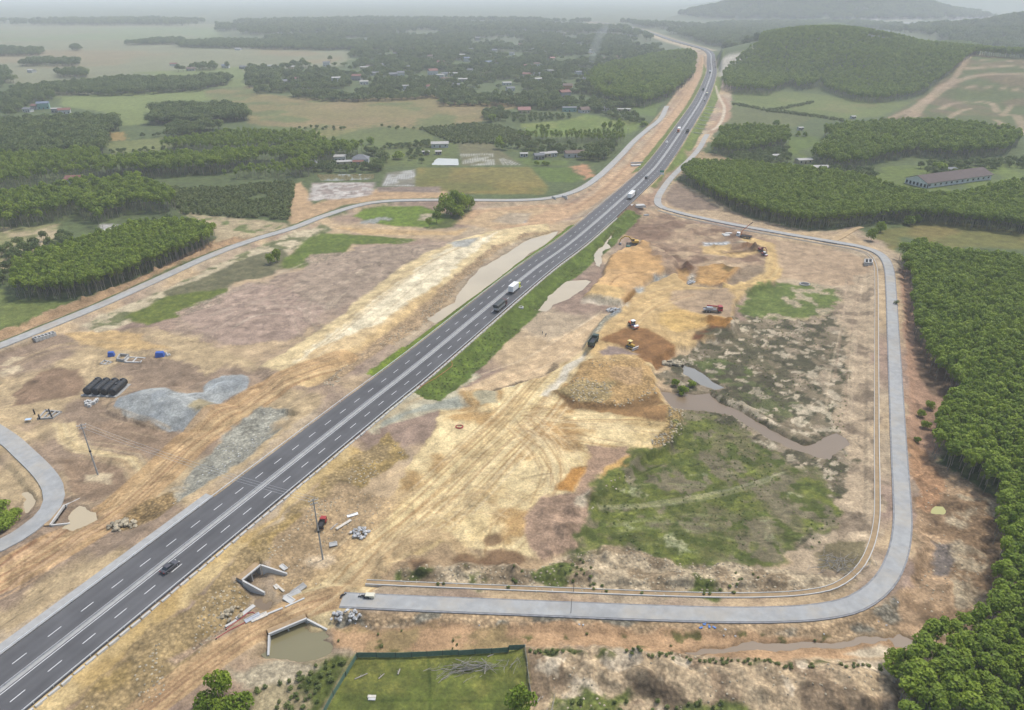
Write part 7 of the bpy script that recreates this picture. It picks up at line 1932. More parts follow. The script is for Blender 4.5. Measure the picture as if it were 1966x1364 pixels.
x_, y_ = QL([(1770, 395)])[0]; tent('larger blue tarpaulin shelter beside pale sacks', x_, y_, 3.4, 2.6, 2.0, .2, M_blue)
for k, (qx, qy) in enumerate(((1850, 395), (1875, 388), (1840, 375))):
    px, py = QL([(qx, qy)])[0]
    t = thing('sack', 'pale filled sack beside the larger blue shelter', 'sack', gp(px, py), k * .7, 'sacks beside the blue shelter')
    MB().box((0, 0, .4), (1.1, .8, .9), top=(.7, .7)).build('bag', M_concl, t, bevel=.15); MB().box((0, 0, .9), (.3, .3, .2)).build('neck', M_concl, t)
def open_frame(label, pts, z, wall, h, m, name='foundation', cross=0):
    P = [flat(*p, z) for p in pts]; cx, cy = np.mean(P, 0); zz = zat(cx, cy)
    t = thing(name, label, 'frame', (cx, cy, zz), 0)
    n = len(P)
    for i in range(n):
        a, b = P[i], P[(i + 1) % n]; L = math.hypot(b[0] - a[0], b[1] - a[1])
        MB().box(((a[0] + b[0]) / 2 - cx, (a[1] + b[1]) / 2 - cy, h / 2 - .15), (L + wall, wall, h + .3), math.atan2(b[1] - a[1], b[0] - a[0])).build('side', m, t)
    for k in range(cross):
        s_ = (k + 1) / (cross + 1)
        a = [P[0][j] + (P[1][j] - P[0][j]) * s_ for j in (0, 1)]; b = [P[3][j] + (P[2][j] - P[3][j]) * s_ for j in (0, 1)]; L = math.hypot(b[0] - a[0], b[1] - a[1])
        MB().box(((a[0] + b[0]) / 2 - cx, (a[1] + b[1]) / 2 - cy, h / 2 - .1), (L, wall, h + .1), math.atan2(b[1] - a[1], b[0] - a[0])).build('crossbeam', m, t)
    return t
open_frame('pale concrete frame with two panels lying above the tanks', QL([(1350, 468), (1530, 472), (1590, 420), (1400, 412)]), 0, .5, .35, M_concl, cross=1)
open_frame('grey concrete pit box beside the pale frame', QL([(1260, 450), (1340, 462), (1400, 400), (1300, 392)]), 0, .35, 1.0, M_conc)
open_frame('pale slab frame with rubble beside the lone blue cover', QL([(1060, 490), (1150, 500), (1200, 470), (1110, 450)]), 0, .5, .3, M_concd, cross=1)
open_frame('unfinished foundation frame with dark column stubs in the yard', QL([(330, 1140), (500, 1130), (600, 1060), (420, 1040)]), 0, .5, .5, M_concd, cross=2)
for k, (qx, qy) in enumerate(((290, 1080), (470, 1075), (350, 1140), (490, 1120))):
    px, py = QL([(qx, qy)])[0]
    t = thing('column_stub', 'dark column stub standing at the unfinished foundation frame', 'column', gp(px, py), .3, 'column stubs of the foundation frame')
    MB().box((0, 0, .9), (.35, .35, 2.0)).build('column', M_chassis, t)
    for s_ in (-.1, .1): MB().tube((s_, s_, 1.8), (s_, s_, 2.5), .02, n=5).build('rebar', M_load, t)
px, py = QL([(220, 1165)])[0]
t = thing('work_table', 'small work table with pale blue top beside the slip road', 'table', gp(px, py), .2)
MB().box((0, 0, .9), (1.8, 1.2, .1)).build('table_top', pm('pale_blue', (.4, .5, .6)), t)
for sx in (-.8, .8):
    for sy in (-.5, .5): MB().box((sx, sy, .4), (.08, .08, 1.0)).build('leg', M_wood, t)
def segments(label, p, q, n, W, H_, group):
    a, b = flat(*p), flat(*q); an = math.atan2(b[1] - a[1], b[0] - a[0]); L = math.hypot(b[0] - a[0], b[1] - a[1]) / n
    for k in range(n):
        s_ = (k + .5) / n; x, y = a[0] + (b[0] - a[0]) * s_, a[1] + (b[1] - a[1]) * s_
        t = thing('culvert_segment', label, 'culvert', (x, y, zat(x, y)), an, group)
        MB().box((0, -W / 2 + .15, H_ / 2), (L * .92, .3, H_)).build('front_wall', M_concl, t)
        MB().box((0, W / 2 - .15, H_ / 2), (L * .92, .3, H_)).build('back_wall', M_concl, t)
        for s2 in (-1, 1): MB().box((s2 * L * .4, 0, H_ / 2 - .01), (.25, W - .62, H_)).build('end_wall', M_conc, t)
        MB().box((0, 0, -.05), (L * .9, W, .2)).build('base', M_concd, t)
segments('precast concrete box of the row beside the left service road', *QL([(285, 225), (530, 140)]), 6, 2.6, 1.5, 'precast boxes beside the left service road')
open_frame('white concrete frame standing on grey ground inside the loop bend', [(1659, 512), (1673, 512), (1673, 505), (1659, 505)], 0, .4, 1.6, M_concl, cross=1)
for k, (qx, qy) in enumerate(((1330, 150), (1360, 140), (1345, 160))):
    px, py = QR([(qx, qy)])[0]
    t = thing('panel_stack', 'pale concrete panel beside the white cabbed lorry', 'panel', gp(px, py), .1 + k * .1, 'concrete panels beside the lorry')
    for q in range(2): MB().box((0, 0, .1 + q * .22), (4.2 - q * .4, 2.0, .18)).build('panel', M_concl, t)
for k in range(5):
    px, py = QR([(1150 + k * 45, 240)])[0]
    t = thing('precast_slab', 'pale square concrete panel in the row below the lorry', 'panel', gp(px, py), 0.02, 'row of concrete panels')
    MB().box((0, 0, .1), (1.6, 2.4, .25)).build('panel', M_concl, t, bevel=.03); MB().box((0, 0, .24), (.2, .2, .06)).build('lifting_eye', M_chassis, t)

# ------------------------------------------------------------------ poles
def top_height(base, py_top):
    x, y = base
    lo, hi = 0, 60
    for _ in range(40):
        z = (lo + hi) / 2
        dep = y * _cp - (z - CAM_H) * _sp; v = 682 - FPX * (y * _sp + (z - CAM_H) * _cp) / dep
        if v > py_top: lo = z
        else: hi = z
    return lo
def pole(label, px, py, pyt, r0=.24, arms=2, band=True, group=None, m=M_conc):
    x, y, z = gp(px, py)
    h = top_height((x, y), pyt) - z
    t = thing('utility_pole', label, 'pole', (x, y, z), .5, group)
    MB().tube((0, 0, -.4), (0, 0, h), r0, r0 * .55, 10).build('shaft', m, t)
    for k in range(arms):
        a = MB().box((0, 0, h - .5 - k * 1.0), (2.4 - k * .6, .12, .12)).build('crossarm', M_steel, t)
        for s_ in (-1, -.4, .4, 1): MB().tube((s_ * (1.1 - k * .3), 0, h - .44 - k * 1.0), (s_ * (1.1 - k * .3), 0, h - .14 - k * 1.0), .06, n=6).build('insulator', M_white, a)
    if band: MB().tube((0, 0, h * .46), (0, 0, h * .46 + .5), r0 * 1.25, n=10).build('joint_collar', M_chassis, t)
    return t
P1 = pole('tall concrete power pole standing in the tank yard', 188, 912, 814)
P2 = pole('tall concrete power pole beside the small red truck', 620, 1074, 958)
tops = [(p.location.x, p.location.y, top_height((p.location.x, p.location.y), t_)) for p, t_ in ((P1, 814), (P2, 958))]
t = thing('power_line', 'three sagging wires strung over the motorway between the two tall poles', 'power line', tops[0])
d_ = np.array(tops[1]) - np.array(tops[0])
for off in (-1.0, 0.0, 1.0):
    MB().path([(d_[0] * q + off * .6, d_[1] * q + off * .7, d_[2] * q - .3 - 5.0 * q * (1 - q)) for q in np.linspace(0, 1, 22)], .025, 4).build('wire', M_steel, t)
pole('thin dark post on the bank below the loop road', 1096, 1179, 1150, .07, 0, False, m=M_chassis)
pole('thin dark post beside the drain inside the loop road', 1101, 1138, 1116, .07, 0, False, m=M_chassis)
for px, py, pyt in ((1205, 265, 246), (1159, 305, 292), (1052, 262, 245), (1008, 262, 244), (1746, 288, 268), (1225, 337, 323)):
    pole('thin grey pole standing between the fields and roads', px, py, pyt, .13, 1, False, 'field poles')
x, y, z = gp(1262, 338)
s_, lat, an = hwy_s((x, y)); p = hwy_at(s_, 10.2)
t = thing('road_sign', 'green and white road sign on posts at the motorway edge', 'sign', (p[0], p[1], zat(*p)), an - math.pi / 2)
for sx in (-1.0, 1.0): MB().tube((sx, 0, -.3), (sx, 0, 5.2), .09, n=8).build('post', M_steel, t)
MB().box((0, -.1, 4.4), (3.0, .08, 1.6)).build('upper_panel', pm('sign_green', (.03, .22, .13)), t)
MB().box((0, -.1, 2.75), (3.0, .08, 1.4)).build('lower_panel', M_white, t)
# concrete chutes on the grassy motorway slope
sg0 = hwy_s(flat(1336, 253, 3))[0]
for k in range(8):
    s_ = sg0 + k * 26
    a, b = hwy_at(s_, 9.3), hwy_at(s_ + 5, 21)
    t = thing('drain_chute', 'pale concrete drain chute running down the grassy motorway slope', 'drain', (a[0], a[1], 2.3), math.atan2(b[1] - a[1], b[0] - a[0]), 'drain chutes on the slope')
    L = math.hypot(b[0] - a[0], b[1] - a[1])
    for sy in (-.35, .35): MB().box((L / 2, sy, -.85), (L, .2, .35), tilt=.13).build('side', M_concl, t)
    MB().box((L / 2, 0, -.98), (L, .6, .2), tilt=.13).build('bed', M_conc, t)
# ------------------------------------------------------------------ green fence round the meadow
M_net = pm('green_netting', (.09, .155, .11), .8, vary=.2)
def fence(label, pts, zf, h, panel_m, post_m, step, name='fence'):
    W = [flat(*p, zf) for p in pts]; root = thing(name, label, 'fence', (*W[0], zat(*W[0])), 0)
    ox, oy, oz = root.location
    for a, b in zip(W[:-1], W[1:]):
        L = math.hypot(b[0] - a[0], b[1] - a[1]); n = max(1, int(L / step)); an = math.atan2(b[1] - a[1], b[0] - a[0])
        for k in range(n):
            x0, y0 = a[0] + (b[0] - a[0]) * k / n, a[1] + (b[1] - a[1]) * k / n; x1, y1 = a[0] + (b[0] - a[0]) * (k + 1) / n, a[1] + (b[1] - a[1]) * (k + 1) / n
            mx, my = (x0 + x1) / 2, (y0 + y1) / 2; z = zat(mx, my) - oz
            MB().tube((x0 - ox, y0 - oy, zat(x0, y0) - oz - .3), (x0 - ox, y0 - oy, zat(x0, y0) - oz + h + .15), .06, n=6).build('post', post_m, root)
            MB().box((mx - ox, my - oy, z + h / 2 + .05), (L / n - .1, .03, h), an + random.uniform(-.03, .03)).build('panel', panel_m, root)
fence('green netting fence on dark posts along the stream side of the meadow', [(686, 1262), (760, 1262), (880, 1257), (1008, 1250)], 0, 1.5, M_net, M_chassis, 3.0)
fence('green netting fence along the left side of the meadow', [(686, 1262), (664, 1298), (640, 1336), (606, 1400)], 0, 1.4, M_net, M_chassis, 3.0)
fence('weathered low wall along the right side of the meadow', [(1008, 1252), (1012, 1290), (1020, 1340)], 0, .9, M_concd, M_concl, 3.0, 'low_wall')

# ------------------------------------------------------------------ dead wood
def stick_mesh(seed, L=4.0, r=.07):
    q = random.Random(seed); p = Vector((-L / 2, 0, 0)); pts = [p]
    for k in range(4):
        p = p + Vector((L / 4, q.uniform(-.22, .22), q.uniform(-.12, .18))); pts.append(p)
    m = MB()
    for k in range(4): m.tube(pts[k], pts[k + 1], r * (1 - k * .2), r * (1 - (k + 1) * .2), 5, caps=False)
    for k in (1, 2, 3):
        d = Vector((q.uniform(.4, 1.0), q.uniform(-.7, .7), q.uniform(-.1, .5)))
        m.tube(pts[k], pts[k] + d, r * .45, r * .15, 4, caps=False)
    return m.mesh('branch')
STICKS = [stick_mesh(k) for k in range(7)]
def brush(label, px, py, rx, ry, n, ang, spread, m, hgt=.8, sc=(.6, 1.3)):
    x, y, z = gp(px, py); t = thing('brush_pile', label, 'brush pile', (x, y, z), 0)
    for k in range(n):
        o = link('branch', STICKS[k % 7], m, t, None, (random.gauss(0, rx / 2), random.gauss(0, ry / 2), random.uniform(.1, hgt)), ang + random.gauss(0, spread))
        o.rotation_euler = (random.uniform(0, 6), random.gauss(0, .15), ang + random.gauss(0, spread)); s = random.uniform(*sc); o.scale = (s, s, s)
M_dead = pm('dead_wood', (.17, .15, .13), .95, vary=.3); M_deadl = pm('bleached_wood', (.25, .23, .20), .95, vary=.25)
brush('grey pile of cut branches lying in the fenced meadow', 893, 1286, 7, 1.2, 34, .05, .22, M_deadl, .7, (.5, 1.1))
brush('dark twigs bundled at the right end of the meadow branch pile', 918, 1282, 4, 1.2, 24, .1, .5, M_dead, 1.0)
brush('fan of pale branches in front of the meadow branch pile', 868, 1296, 5, 1.2, 12, .55, .15, M_deadl, .3, (.5, 1.1))
brush('brown heap of uprooted brush inside the corner of the loop road', 1612, 1090, 7, 3.5, 70, .5, 1.0, M_dead, 1.6, (.6, 1.2))
brush('small tangle of sticks at the fence corner of the meadow', 988, 1277, 3, 1.2, 12, .8, 1.0, M_deadl, .5, (.4, .8))
brush('thin bare branches lying by the wall of the meadow', 1043, 1345, 2, 4, 8, 1.0, .2, M_deadl, .5, (.8, 1.5))
def log_(label, p, q, r=.12, m=None, group=None, name='log', plank=False):
    a, b = gp(*p), gp(*q); L = math.hypot(b[0] - a[0], b[1] - a[1])
    t = thing(name, label, name, ((a[0] + b[0]) / 2, (a[1] + b[1]) / 2, max((a[2] + b[2]) / 2, a[2], b[2])), math.atan2(b[1] - a[1], b[0] - a[0]), group)
    if plank:
        MB().box((0, 0, .12), (L, r * 2, .16)).build('board', m or M_woodl, t)
        for s_ in (-1, 1): MB().box((s_ * L * .42, 0, .0), (.15, r * 2.2, .12)).build('batten', M_wood, t)
    else:
        MB().tube((-L / 2, 0, r), (L / 2, 0, r), r, r * .75, 8).build('stem', m or M_wood, t)
        MB().tube((-L * .1, 0, r), (L * .08, .45, r + .1), r * .4, r * .2, 5).build('side_stub', m or M_wood, t)
log_('long grey log lying near the left fence of the meadow', (681, 1305), (706, 1294))
log_('shorter grey log in the middle of the meadow', (727, 1304), (738, 1295))
log_('thin log by the fence behind the branch pile', (936, 1262), (948, 1257))
log_('upper of two whitewashed planks lying in the meadow', (706, 1338), (722, 1339), .3, M_woodl, name='plank', plank=True)
log_('lower of two whitewashed planks lying in the meadow', (707, 1343), (721, 1344), .25, M_concl, name='plank', plank=True)
log_('small upright looking stick beside pale rubble in the meadow', (764, 1296), (768, 1286), .18)
log_('long timber plank beside the small red truck', (646, 1018), (674, 999), .4, M_woodl, name='plank', plank=True)
log_('thin board lying parallel to the long timber plank', (634, 1018), (648, 1006), .2, M_wood, name='plank', plank=True)
pA, pB = QC([(600, 400), (635, 445)]); log_('short wooden plank in front of the twin culvert', pA, pB, .3, M_woodl, name='plank', plank=True)
pA, pB = QC([(615, 390), (718, 478)]); log_('long wooden plank in front of the twin culvert', pA, pB, .25, M_woodl, name='plank', plank=True)
pA, pB = QC([(150, 800), (365, 650)]); log_('pale concrete beam lying along the dirt road bank', pA, pB, .5, M_concl, name='beam', plank=True)
pA, pB = QC([(20, 900), (150, 815)]); log_('second pale beam continuing along the dirt road bank', pA, pB, .3, M_concl, name='beam', plank=True)
pA, pB = QC([(480, 760), (700, 670)]); log_('long white kerb beam at the edge of the dirt road', pA, pB, .25, M_concl, name='beam', plank=True)
pA, pB = QC([(730, 660), (960, 555)]); log_('white kerb beam further along the dirt road edge', pA, pB, .2, M_concl, name='beam', plank=True)
def panel_(label, px, py, L, W, rz, m, tilt=0.0):
    t = thing('precast_slab', label, 'slab', gp(px, py), rz)
    MB().box((0, 0, .2), (L, W, .18), tilt=tilt).build('panel', m, t, bevel=.02)
    MB().box((0, W * .3, .32), (L * .8, .12, .1), tilt=tilt).build('rib', M_conc, t)
x_, y_ = QC([(705, 185)])[0]; panel_('white panel lying on the rocky bank above the twin culvert', x_, y_, 2.6, 1.2, -.7, M_concl)
x_, y_ = QC([(775, 570)])[0]; panel_('pale slab leaning at the roadside debris heap', x_, y_, 2.6, 1.6, -.5, M_concl, .2)
x_, y_ = QC([(820, 520)])[0]; panel_('grey broken slab on the roadside debris heap', x_, y_, 4.0, 2.0, .8, M_conc, .15)
x_, y_ = QC([(890, 450)])[0]; panel_('dark broken slab at the end of the debris heap', x_, y_, 3.6, 1.8, .8, M_concd, -.12)
x_, y_ = QC([(340, 790)])[0]; panel_('grey panel lying among red hoses', x_, y_, 3.4, 1.3, .7, M_silver)
x_, y_ = QC([(420, 780)])[0]; panel_('cream board bundle beside the red hoses', x_, y_, 3.6, 1.4, .6, M_woodl)
panel_('rounded white panel lying near the grey rock pile', 677, 990, 2.9, 1.0, .45, M_white)
panel_('grey concrete bin beside the power pole', 640, 1046, 2.0, 1.6, .3, M_conc)
def rock_mesh(seed):
    bm = bmesh.new(); bmesh.ops.create_icosphere(bm, subdivisions=1, radius=1)
    q = random.Random(seed)
    for v in bm.verts: v.co = Vector((v.co.x * q.uniform(.7, 1.2), v.co.y * q.uniform(.6, 1.1), v.co.z * q.uniform(.5, .85)))
    me = bpy.data.meshes.new('rock'); bm.to_mesh(me); bm.free(); return me
ROCKS = [rock_mesh(k) for k in range(6)]
ROCKSG = [rock_mesh(20 + k) for k in range(5)]
_none = bpy.data.meshes.new('none')
KINDS['rock'] = [(m, _none, (M_rock, M_rock)) for m in ROCKS]
KINDS['greyrock'] = [(m, _none, (M_rockg, M_rockg)) for m in ROCKSG]
for me in ROCKS: me.materials.append(M_rock)
for me in ROCKSG: me.materials.append(M_rockg)
def rock_pile(label, px, py, rx, ry, n, s, grey=True):
    x, y, z = gp(px, py); t = thing('rock_pile', label, 'rock pile', (x, y, z), 0)
    for k in range(n):
        a, q = random.uniform(0, 6.28), random.random() ** .6
        o = link('rock', (ROCKSG if grey else ROCKS)[k % 5], None, t, None, (math.cos(a) * q * rx, math.sin(a) * q * ry, (1 - q) * .9 + .15), random.uniform(0, 6)); w = s * random.uniform(.6, 1.3); o.scale = (w, w, w)
rock_pile('pile of grey quarry rocks beside the haul track', 691, 1024, 2.4, 2.2, 45, .5)
rock_pile('blue grey rubble heap at the head of the gravel strip', 1180, 597, 3.6, 2.6, 40, .6)
rock_pile('pale limestone heap on the ochre rim', 1330, 545, 2.5, 4.0, 40, .6)
rock_pile('grey rubble at the end of the loop road', 663, 1184, 4.0, 1.6, 40, .45)
rock_pile('dark rubble heap beside the haul track and concrete verge', 236, 1010, 4.0, 2.4, 40, .7, False)
rock_pile('pale boulders at the foot of the rocky slope', 445, 1180, 2.6, 2.6, 22, .55, False)
rock_pile('pale lump of fill at the edge of the grey water', 1292, 699, 4.0, 2.4, 30, .9, False)
for lab, kind, polys in (
    ('loose stones strewn over the rocky motorway embankment', 'rock', [(ROCKSL, 1.15, .30, 0, -.1), (Q(0, 1020, [(1560, 100), (1720, -80), (1966, -240), (2300, -160), (2100, 60), (1900, 260), (1760, 380), (1600, 380)]), 2.2, .26, 0, 0)]),
    ('broken stones along the rim of the tan fill', 'rock', [(Q(656, 680, [(1790, 570), (1900, 530), (1965, 440), (1960, 290), (1880, 280), (1880, 420), (1780, 520)]), 1.1, .42, 1, -.3), (Q(656, 680, [(1240, 210), (1380, 130), (1560, 170), (1560, 230), (1480, 285), (1330, 265)]), 1.3, .4, 4, -.3), (Q(656, 680, [(1380, 280), (1560, 290), (1690, 250), (1800, 190), (1830, 230), (1600, 310)]), 1.4, .4, 3, -.2), (Q(656, 680, [(1400, 20), (1740, 20), (1790, 120), (1500, 100)]), 2.0, .35, 4.6, 0), (Q(656, 680, [(1500, 790), (1600, 735), (1720, 640), (1790, 575), (1770, 620), (1620, 760), (1500, 850), (1420, 950)]), 1.5, .35, .5, -.2)]),
    ('rubble along the slope between the haul road and the pond', 'rock', [([(1060, 447), (1000, 458), (930, 503), (880, 553), (850, 592), (820, 622), (790, 642), (700, 702), (640, 725), (720, 665), (820, 590), (880, 535), (950, 483)], 1.5, .4, 0, -.1), ([(620, 745), (655, 715), (690, 722), (650, 760)], 1.3, .45, 0, -.2)]),
    ('rough stones on the bank between the drain and the swampy field', 'rock', [(ROCKY, 1.5, .3, 0, -.05), (BANKS, 1.9, .28, 0, .05), ([(1740, 900), (1800, 880), (1930, 980), (1920, 1180), (1850, 1220), (1760, 1240)], 2.4, .3, 0, .05)]),
    ('grey riprap on the slope below the loop road', 'greyrock', [(SLOPE_S, 1.2, .26, 0, .05), (Q(0, 680, [(1280, 470), (1500, 310), (1700, 340), (1600, 480), (1400, 640), (1150, 830), (1000, 900), (940, 850), (1100, 700)]), 1.8, .26, 1, .1)])):
    forest('loose_stones', lab, 'stones', kind, np.vstack([grow(p, sp, sc, hz=(.6, 1.3), z=zz, jitter=.5, gap=(6, th), clear=(th > -1)) for p, sp, sc, zz, th in polys]))
forest('swamp_weeds', 'low weeds and tussocks over the swampy field inside the loop road', 'weeds', 'shrub', np.vstack([grow(SWAMP, 2.6, .24, jitter=.5, gap=(14, .05), hz=(.4, .9)), grow(GRN, 2.4, .2, jitter=.5, gap=(10, -.05), hz=(.3, .7))]))
forest('bank_weeds', 'green weeds along the banks of the sandy stream bed', 'weeds', 'shrub', np.vstack([grow([(1010, 1252), (1200, 1262), (1500, 1280), (1700, 1280), (1700, 1292), (1400, 1287), (1020, 1268)], 1.1, .35, jitter=.5, gap=(5, 0)), grow([(640, 1215), (980, 1205), (1300, 1215), (1690, 1225), (1690, 1240), (980, 1245), (640, 1250)], 2.6, .28, jitter=.5, gap=(6, .25)), grow([(1060, 1340), (1330, 1350), (1420, 1358), (1500, 1420), (1040, 1420)], 1.8, .45, jitter=.5, gap=(8, -.1)), grow(ROCKY, 2.2, .36, jitter=.5, gap=(8, .22)), grow([(580, 1290), (650, 1262), (680, 1264), (640, 1320), (600, 1400), (540, 1400), (470, 1340)], 1.7, .5, jitter=.5, gap=(7, -.1))]))
forest('slope_grass', 'tussocks of grass on the motorway slopes', 'grass', 'shrub', np.vstack([grow([tuple(hwy_at(s, 11)) for s in np.linspace(sD, sC, 20)] + [tuple(hwy_at(s, 19)) for s in np.linspace(sC, sD, 20)], 1.9, .3, world=True, clear=False, jitter=.5, gap=(9, -.1), hz=(.3, .8)), grow([tuple(hwy_at(s, -10)) for s in np.linspace(s900, sB, 20)] + [tuple(hwy_at(s, -14)) for s in np.linspace(sB, s900, 20)], 2.0, .26, world=True, clear=False, jitter=.5, gap=(9, 0), hz=(.3, .7))]))
# hoses, rings
def hose(label, pts, r, m, name='hose', closed=False):
    P = catmull([gp(*p)[:2] for p in pts], .8); x0, y0 = P[0]; z0 = zat(x0, y0)
    t = thing(name, label, 'hose', (x0, y0, z0), 0)
    MB().path([(x - x0, y - y0, zat(x, y) - z0 + r + .05) for x, y in P], r, 6).build('tube', m, t)
    MB().tube((0, 0, .05), (.3, 0, r + .1), r * 1.5, n=6).build('coupling', M_chassis, t)
M_hose = pm('orange_hose', (.45, .14, .05), .5); M_hr = pm('red_hose', (.36, .05, .05), .5)
hose('orange hose lying on the green motorway slope', Q(656, 680, [(445, 205), (470, 180), (540, 140), (600, 100), (635, 70), (632, 45)]), .07, M_hose)
hose('upper red hose running along the dirt road bank', QC([(20, 930), (160, 830), (280, 735), (340, 722), (372, 738)]), .08, M_hr)
hose('lower red hose looping past the grey panel', QC([(-100, 1040), (60, 940), (180, 880), (280, 830), (330, 820)]), .08, M_hr)
cx, cy, cz = gp(882, 820)
t = thing('hose_ring', 'coiled red orange hose ring lying on the tan works', 'hose', (cx, cy, cz), 0)
for k in range(3): MB().path([((1.25 - k * .12) * math.cos(a), (1.1 - k * .12) * math.sin(a), .12 + k * .07) for a in np.linspace(0, 6.28, 20)], .07, 5).build('coil', M_hr, t)
cx, cy, cz = gp(1000, 591)
t = thing('manhole_ring', 'white concrete manhole ring at the foot of the grass slope', 'manhole', (cx, cy, cz), 0)
rg = MB(); n = 20
vs = [(r_ * math.cos(a), r_ * math.sin(a), z_) for r_, z_ in ((1.2, -.3), (1.2, .35), (.75, .35), (.75, -.3)) for a in np.linspace(0, 6.283, n, endpoint=False)]
rg.add(vs, [(k * n + i, k * n + (i + 1) % n, ((k + 1) % 4) * n + (i + 1) % n, ((k + 1) % 4) * n + i) for k in range(4) for i in range(n)]); rg.build('ring', M_concl, t)
MB().tube((0, 0, -.3), (0, 0, -.1), .74, n=16).build('shaft_bottom', M_chassis, t)
for px, py, lab in ((1545, 546, 'dark round puddle pit at the head of the green field'),):
    cx, cy, cz = gp(px, py)
    t = thing('manhole_ring', 'dark round well ring at the head of the green field', 'manhole', (cx, cy, cz), 0)
    rg = MB(); vs = [(r_ * 2.2 * math.cos(a), r_ * 1.9 * math.sin(a), z_) for r_, z_ in ((1.2, -.3), (1.15, .3), (.9, .3), (.85, -.3)) for a in np.linspace(0, 6.283, n, endpoint=False)]
    rg.add(vs, [(k * n + i, k * n + (i + 1) % n, ((k + 1) % 4) * n + (i + 1) % n, ((k + 1) % 4) * n + i) for k in range(4) for i in range(n)]); rg.build('ring', M_concd, t)
    MB().tube((0, 0, -.2), (0, 0, .06), 1.9, n=16).build('water', M_chassis, t)
# blue rags on the bank
for k, (px, py) in enumerate(((1352, 1200), (1362, 1205), (1372, 1206), (1346, 1206))):
    x, y, z = gp(px, py)
    t = thing('plastic_scrap', 'scrap of blue plastic on the riprap below the loop road', 'scrap', (x, y, z), k)
    t['group'] = 'blue plastic scraps'
    MB().box((0, 0, .15), (.7, .4, .1), tilt=.3).build('sheet', pm('bright_blue', (.08, .18, .42)), t); MB().box((.3, .2, .2), (.35, .3, .08), tilt=-.4).build('fold', pm('bright_blue', (.08, .18, .42)), t)
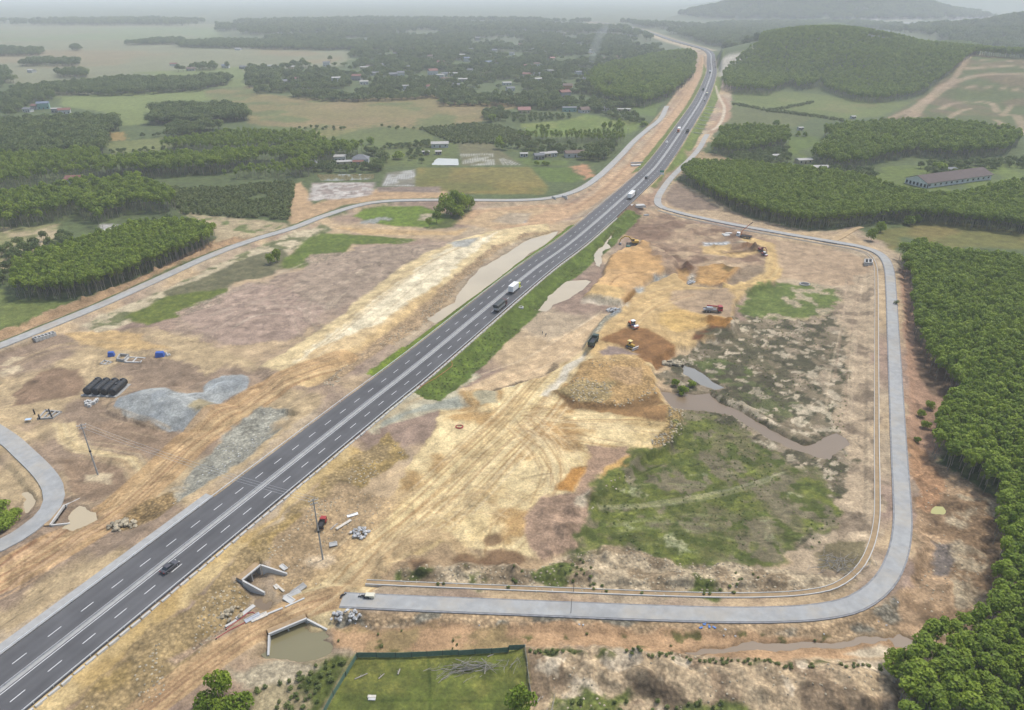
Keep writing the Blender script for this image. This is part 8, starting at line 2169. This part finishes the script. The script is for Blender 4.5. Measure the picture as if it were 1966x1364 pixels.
# ------------------------------------------------------------------ people
M_skin = pm('skin', (.30, .18, .12), .6); M_cloth1 = pm('dark_clothes', (.03, .032, .05), .9)
def person(label, loc, rz, bend):
    r = thing('person', label, 'person', loc, rz)
    J = {'pel': (0, 0, .92), 'wai': (.05 + bend * .2, 0, 1.12), 'che': (bend * .5, 0, 1.36 - bend * .15), 'nec': (bend * .7, 0, 1.5 - bend * .25), 'hd': (bend * .8 + .02, 0, 1.64 - bend * .3),
         'hl': (0, .1, .86), 'kl': (.06, .11, .48), 'al': (0, .11, .06), 'tl': (.14, .12, .03), 'hr': (0, -.1, .86), 'kr': (.02, -.11, .48), 'ar': (-.04, -.11, .06), 'tr': (.1, -.12, .03),
         'sl': (bend * .55, .2, 1.4 - bend * .18), 'el': (bend * .6 + .06, .25, 1.12 - bend * .2), 'wl': (bend * .8 + .16, .22, .88 - bend * .2), 'sr': (bend * .55, -.2, 1.4 - bend * .18), 'er': (bend * .6 + .05, -.26, 1.12 - bend * .2), 'wr': (bend * .8 + .14, -.22, .88 - bend * .2)}
    R_ = {'pel': .14, 'wai': .13, 'che': .155, 'nec': .06, 'hd': .11, 'hl': .1, 'kl': .07, 'al': .05, 'tl': .04, 'hr': .1, 'kr': .07, 'ar': .05, 'tr': .04, 'sl': .07, 'el': .05, 'wl': .035, 'sr': .07, 'er': .05, 'wr': .035}
    E = [('pel', 'wai'), ('wai', 'che'), ('che', 'nec'), ('nec', 'hd'), ('pel', 'hl'), ('hl', 'kl'), ('kl', 'al'), ('al', 'tl'), ('pel', 'hr'), ('hr', 'kr'), ('kr', 'ar'), ('ar', 'tr'), ('che', 'sl'), ('sl', 'el'), ('el', 'wl'), ('che', 'sr'), ('sr', 'er'), ('er', 'wr')]
    ks = list(J); me = bpy.data.meshes.new('body'); me.from_pydata([J[k] for k in ks], [(ks.index(a), ks.index(b)) for a, b in E], [])
    o = link('body', me, M_cloth1, r)
    md = o.modifiers.new('skin', 'SKIN'); o.modifiers.new('smooth', 'SUBSURF').levels = 1
    for i, k in enumerate(ks): me.skin_vertices[0].data[i].radius = (R_[k], R_[k]); me.skin_vertices[0].data[i].use_root = (k == 'pel')
    hx, hy, hz_ = J['hd']
    MB().tube((hx, hy, hz_ + .02), (hx, hy, hz_ + .14), .15, .06, 10).build('hat', M_concl if bend < .3 else M_chassis, r)
person('worker in dark clothes standing at the edge of the tan haul road', gp(1041, 643), .3, .05)
person('worker in dark clothes bending down on the tan haul road', gp(1046.5, 647), .5, .7)
# ------------------------------------------------------------------ smoke from a garden fire
x, y = G(1136, 128); z = zat(x, y)
sm = bpy.data.materials.new('smoke'); sm.use_nodes = True; nn = sm.node_tree.nodes; nn.clear()
oo = nn.new('ShaderNodeOutputMaterial'); vv = nn.new('ShaderNodeVolumePrincipled'); vv.inputs['Color'].default_value = (.9, .92, .95, 1); vv.inputs['Density'].default_value = .012
sm.node_tree.links.new(vv.outputs[0], oo.inputs['Volume'])
b = MB(); n = 12; rings = []
for k, (h, r_, dx) in enumerate(((1, 2, 0), (10, 6, -1), (22, 9, 2), (34, 11, 5), (48, 9, 10), (62, 11, 18), (72, 4, 24))):
    rings += [(dx + r_ * math.cos(a) * (1 + .2 * math.sin(3 * a + k)), r_ * .8 * math.sin(a), h) for a in np.linspace(0, 6.283, n, endpoint=False)]
b.add(rings, [(k * n + i, k * n + (i + 1) % n, (k + 1) * n + (i + 1) % n, (k + 1) * n + i) for k in range(6) for i in range(n)] + [tuple(range(n)), tuple(range(6 * n, 7 * n))])
o = b.build('smoke', sm, kind='stuff', loc=(x, y, z)); tag(o, 'thin plume of white smoke rising from the village trees', 'smoke')
# ------------------------------------------------------------------ haze
hm = bpy.data.materials.new('haze_air')
hm.use_nodes = True
_n = hm.node_tree.nodes; _n.clear()
_o = _n.new('ShaderNodeOutputMaterial'); _pv = _n.new('ShaderNodeVolumePrincipled')
_pv.inputs['Density'].default_value = HAZE_DENSITY
_pv.inputs['Color'].default_value = (.93, .965, 1.0, 1)
_pv.inputs['Anisotropy'].default_value = 0.0
hm.node_tree.links.new(_pv.outputs[0], _o.inputs['Volume'])
hb = MB().box((0, 8200, 96), (36000, 18000, 208))
ho = hb.build('haze', hm, kind='stuff')
tag(ho, 'pale blue grey haze filling the air over the plain', 'haze')
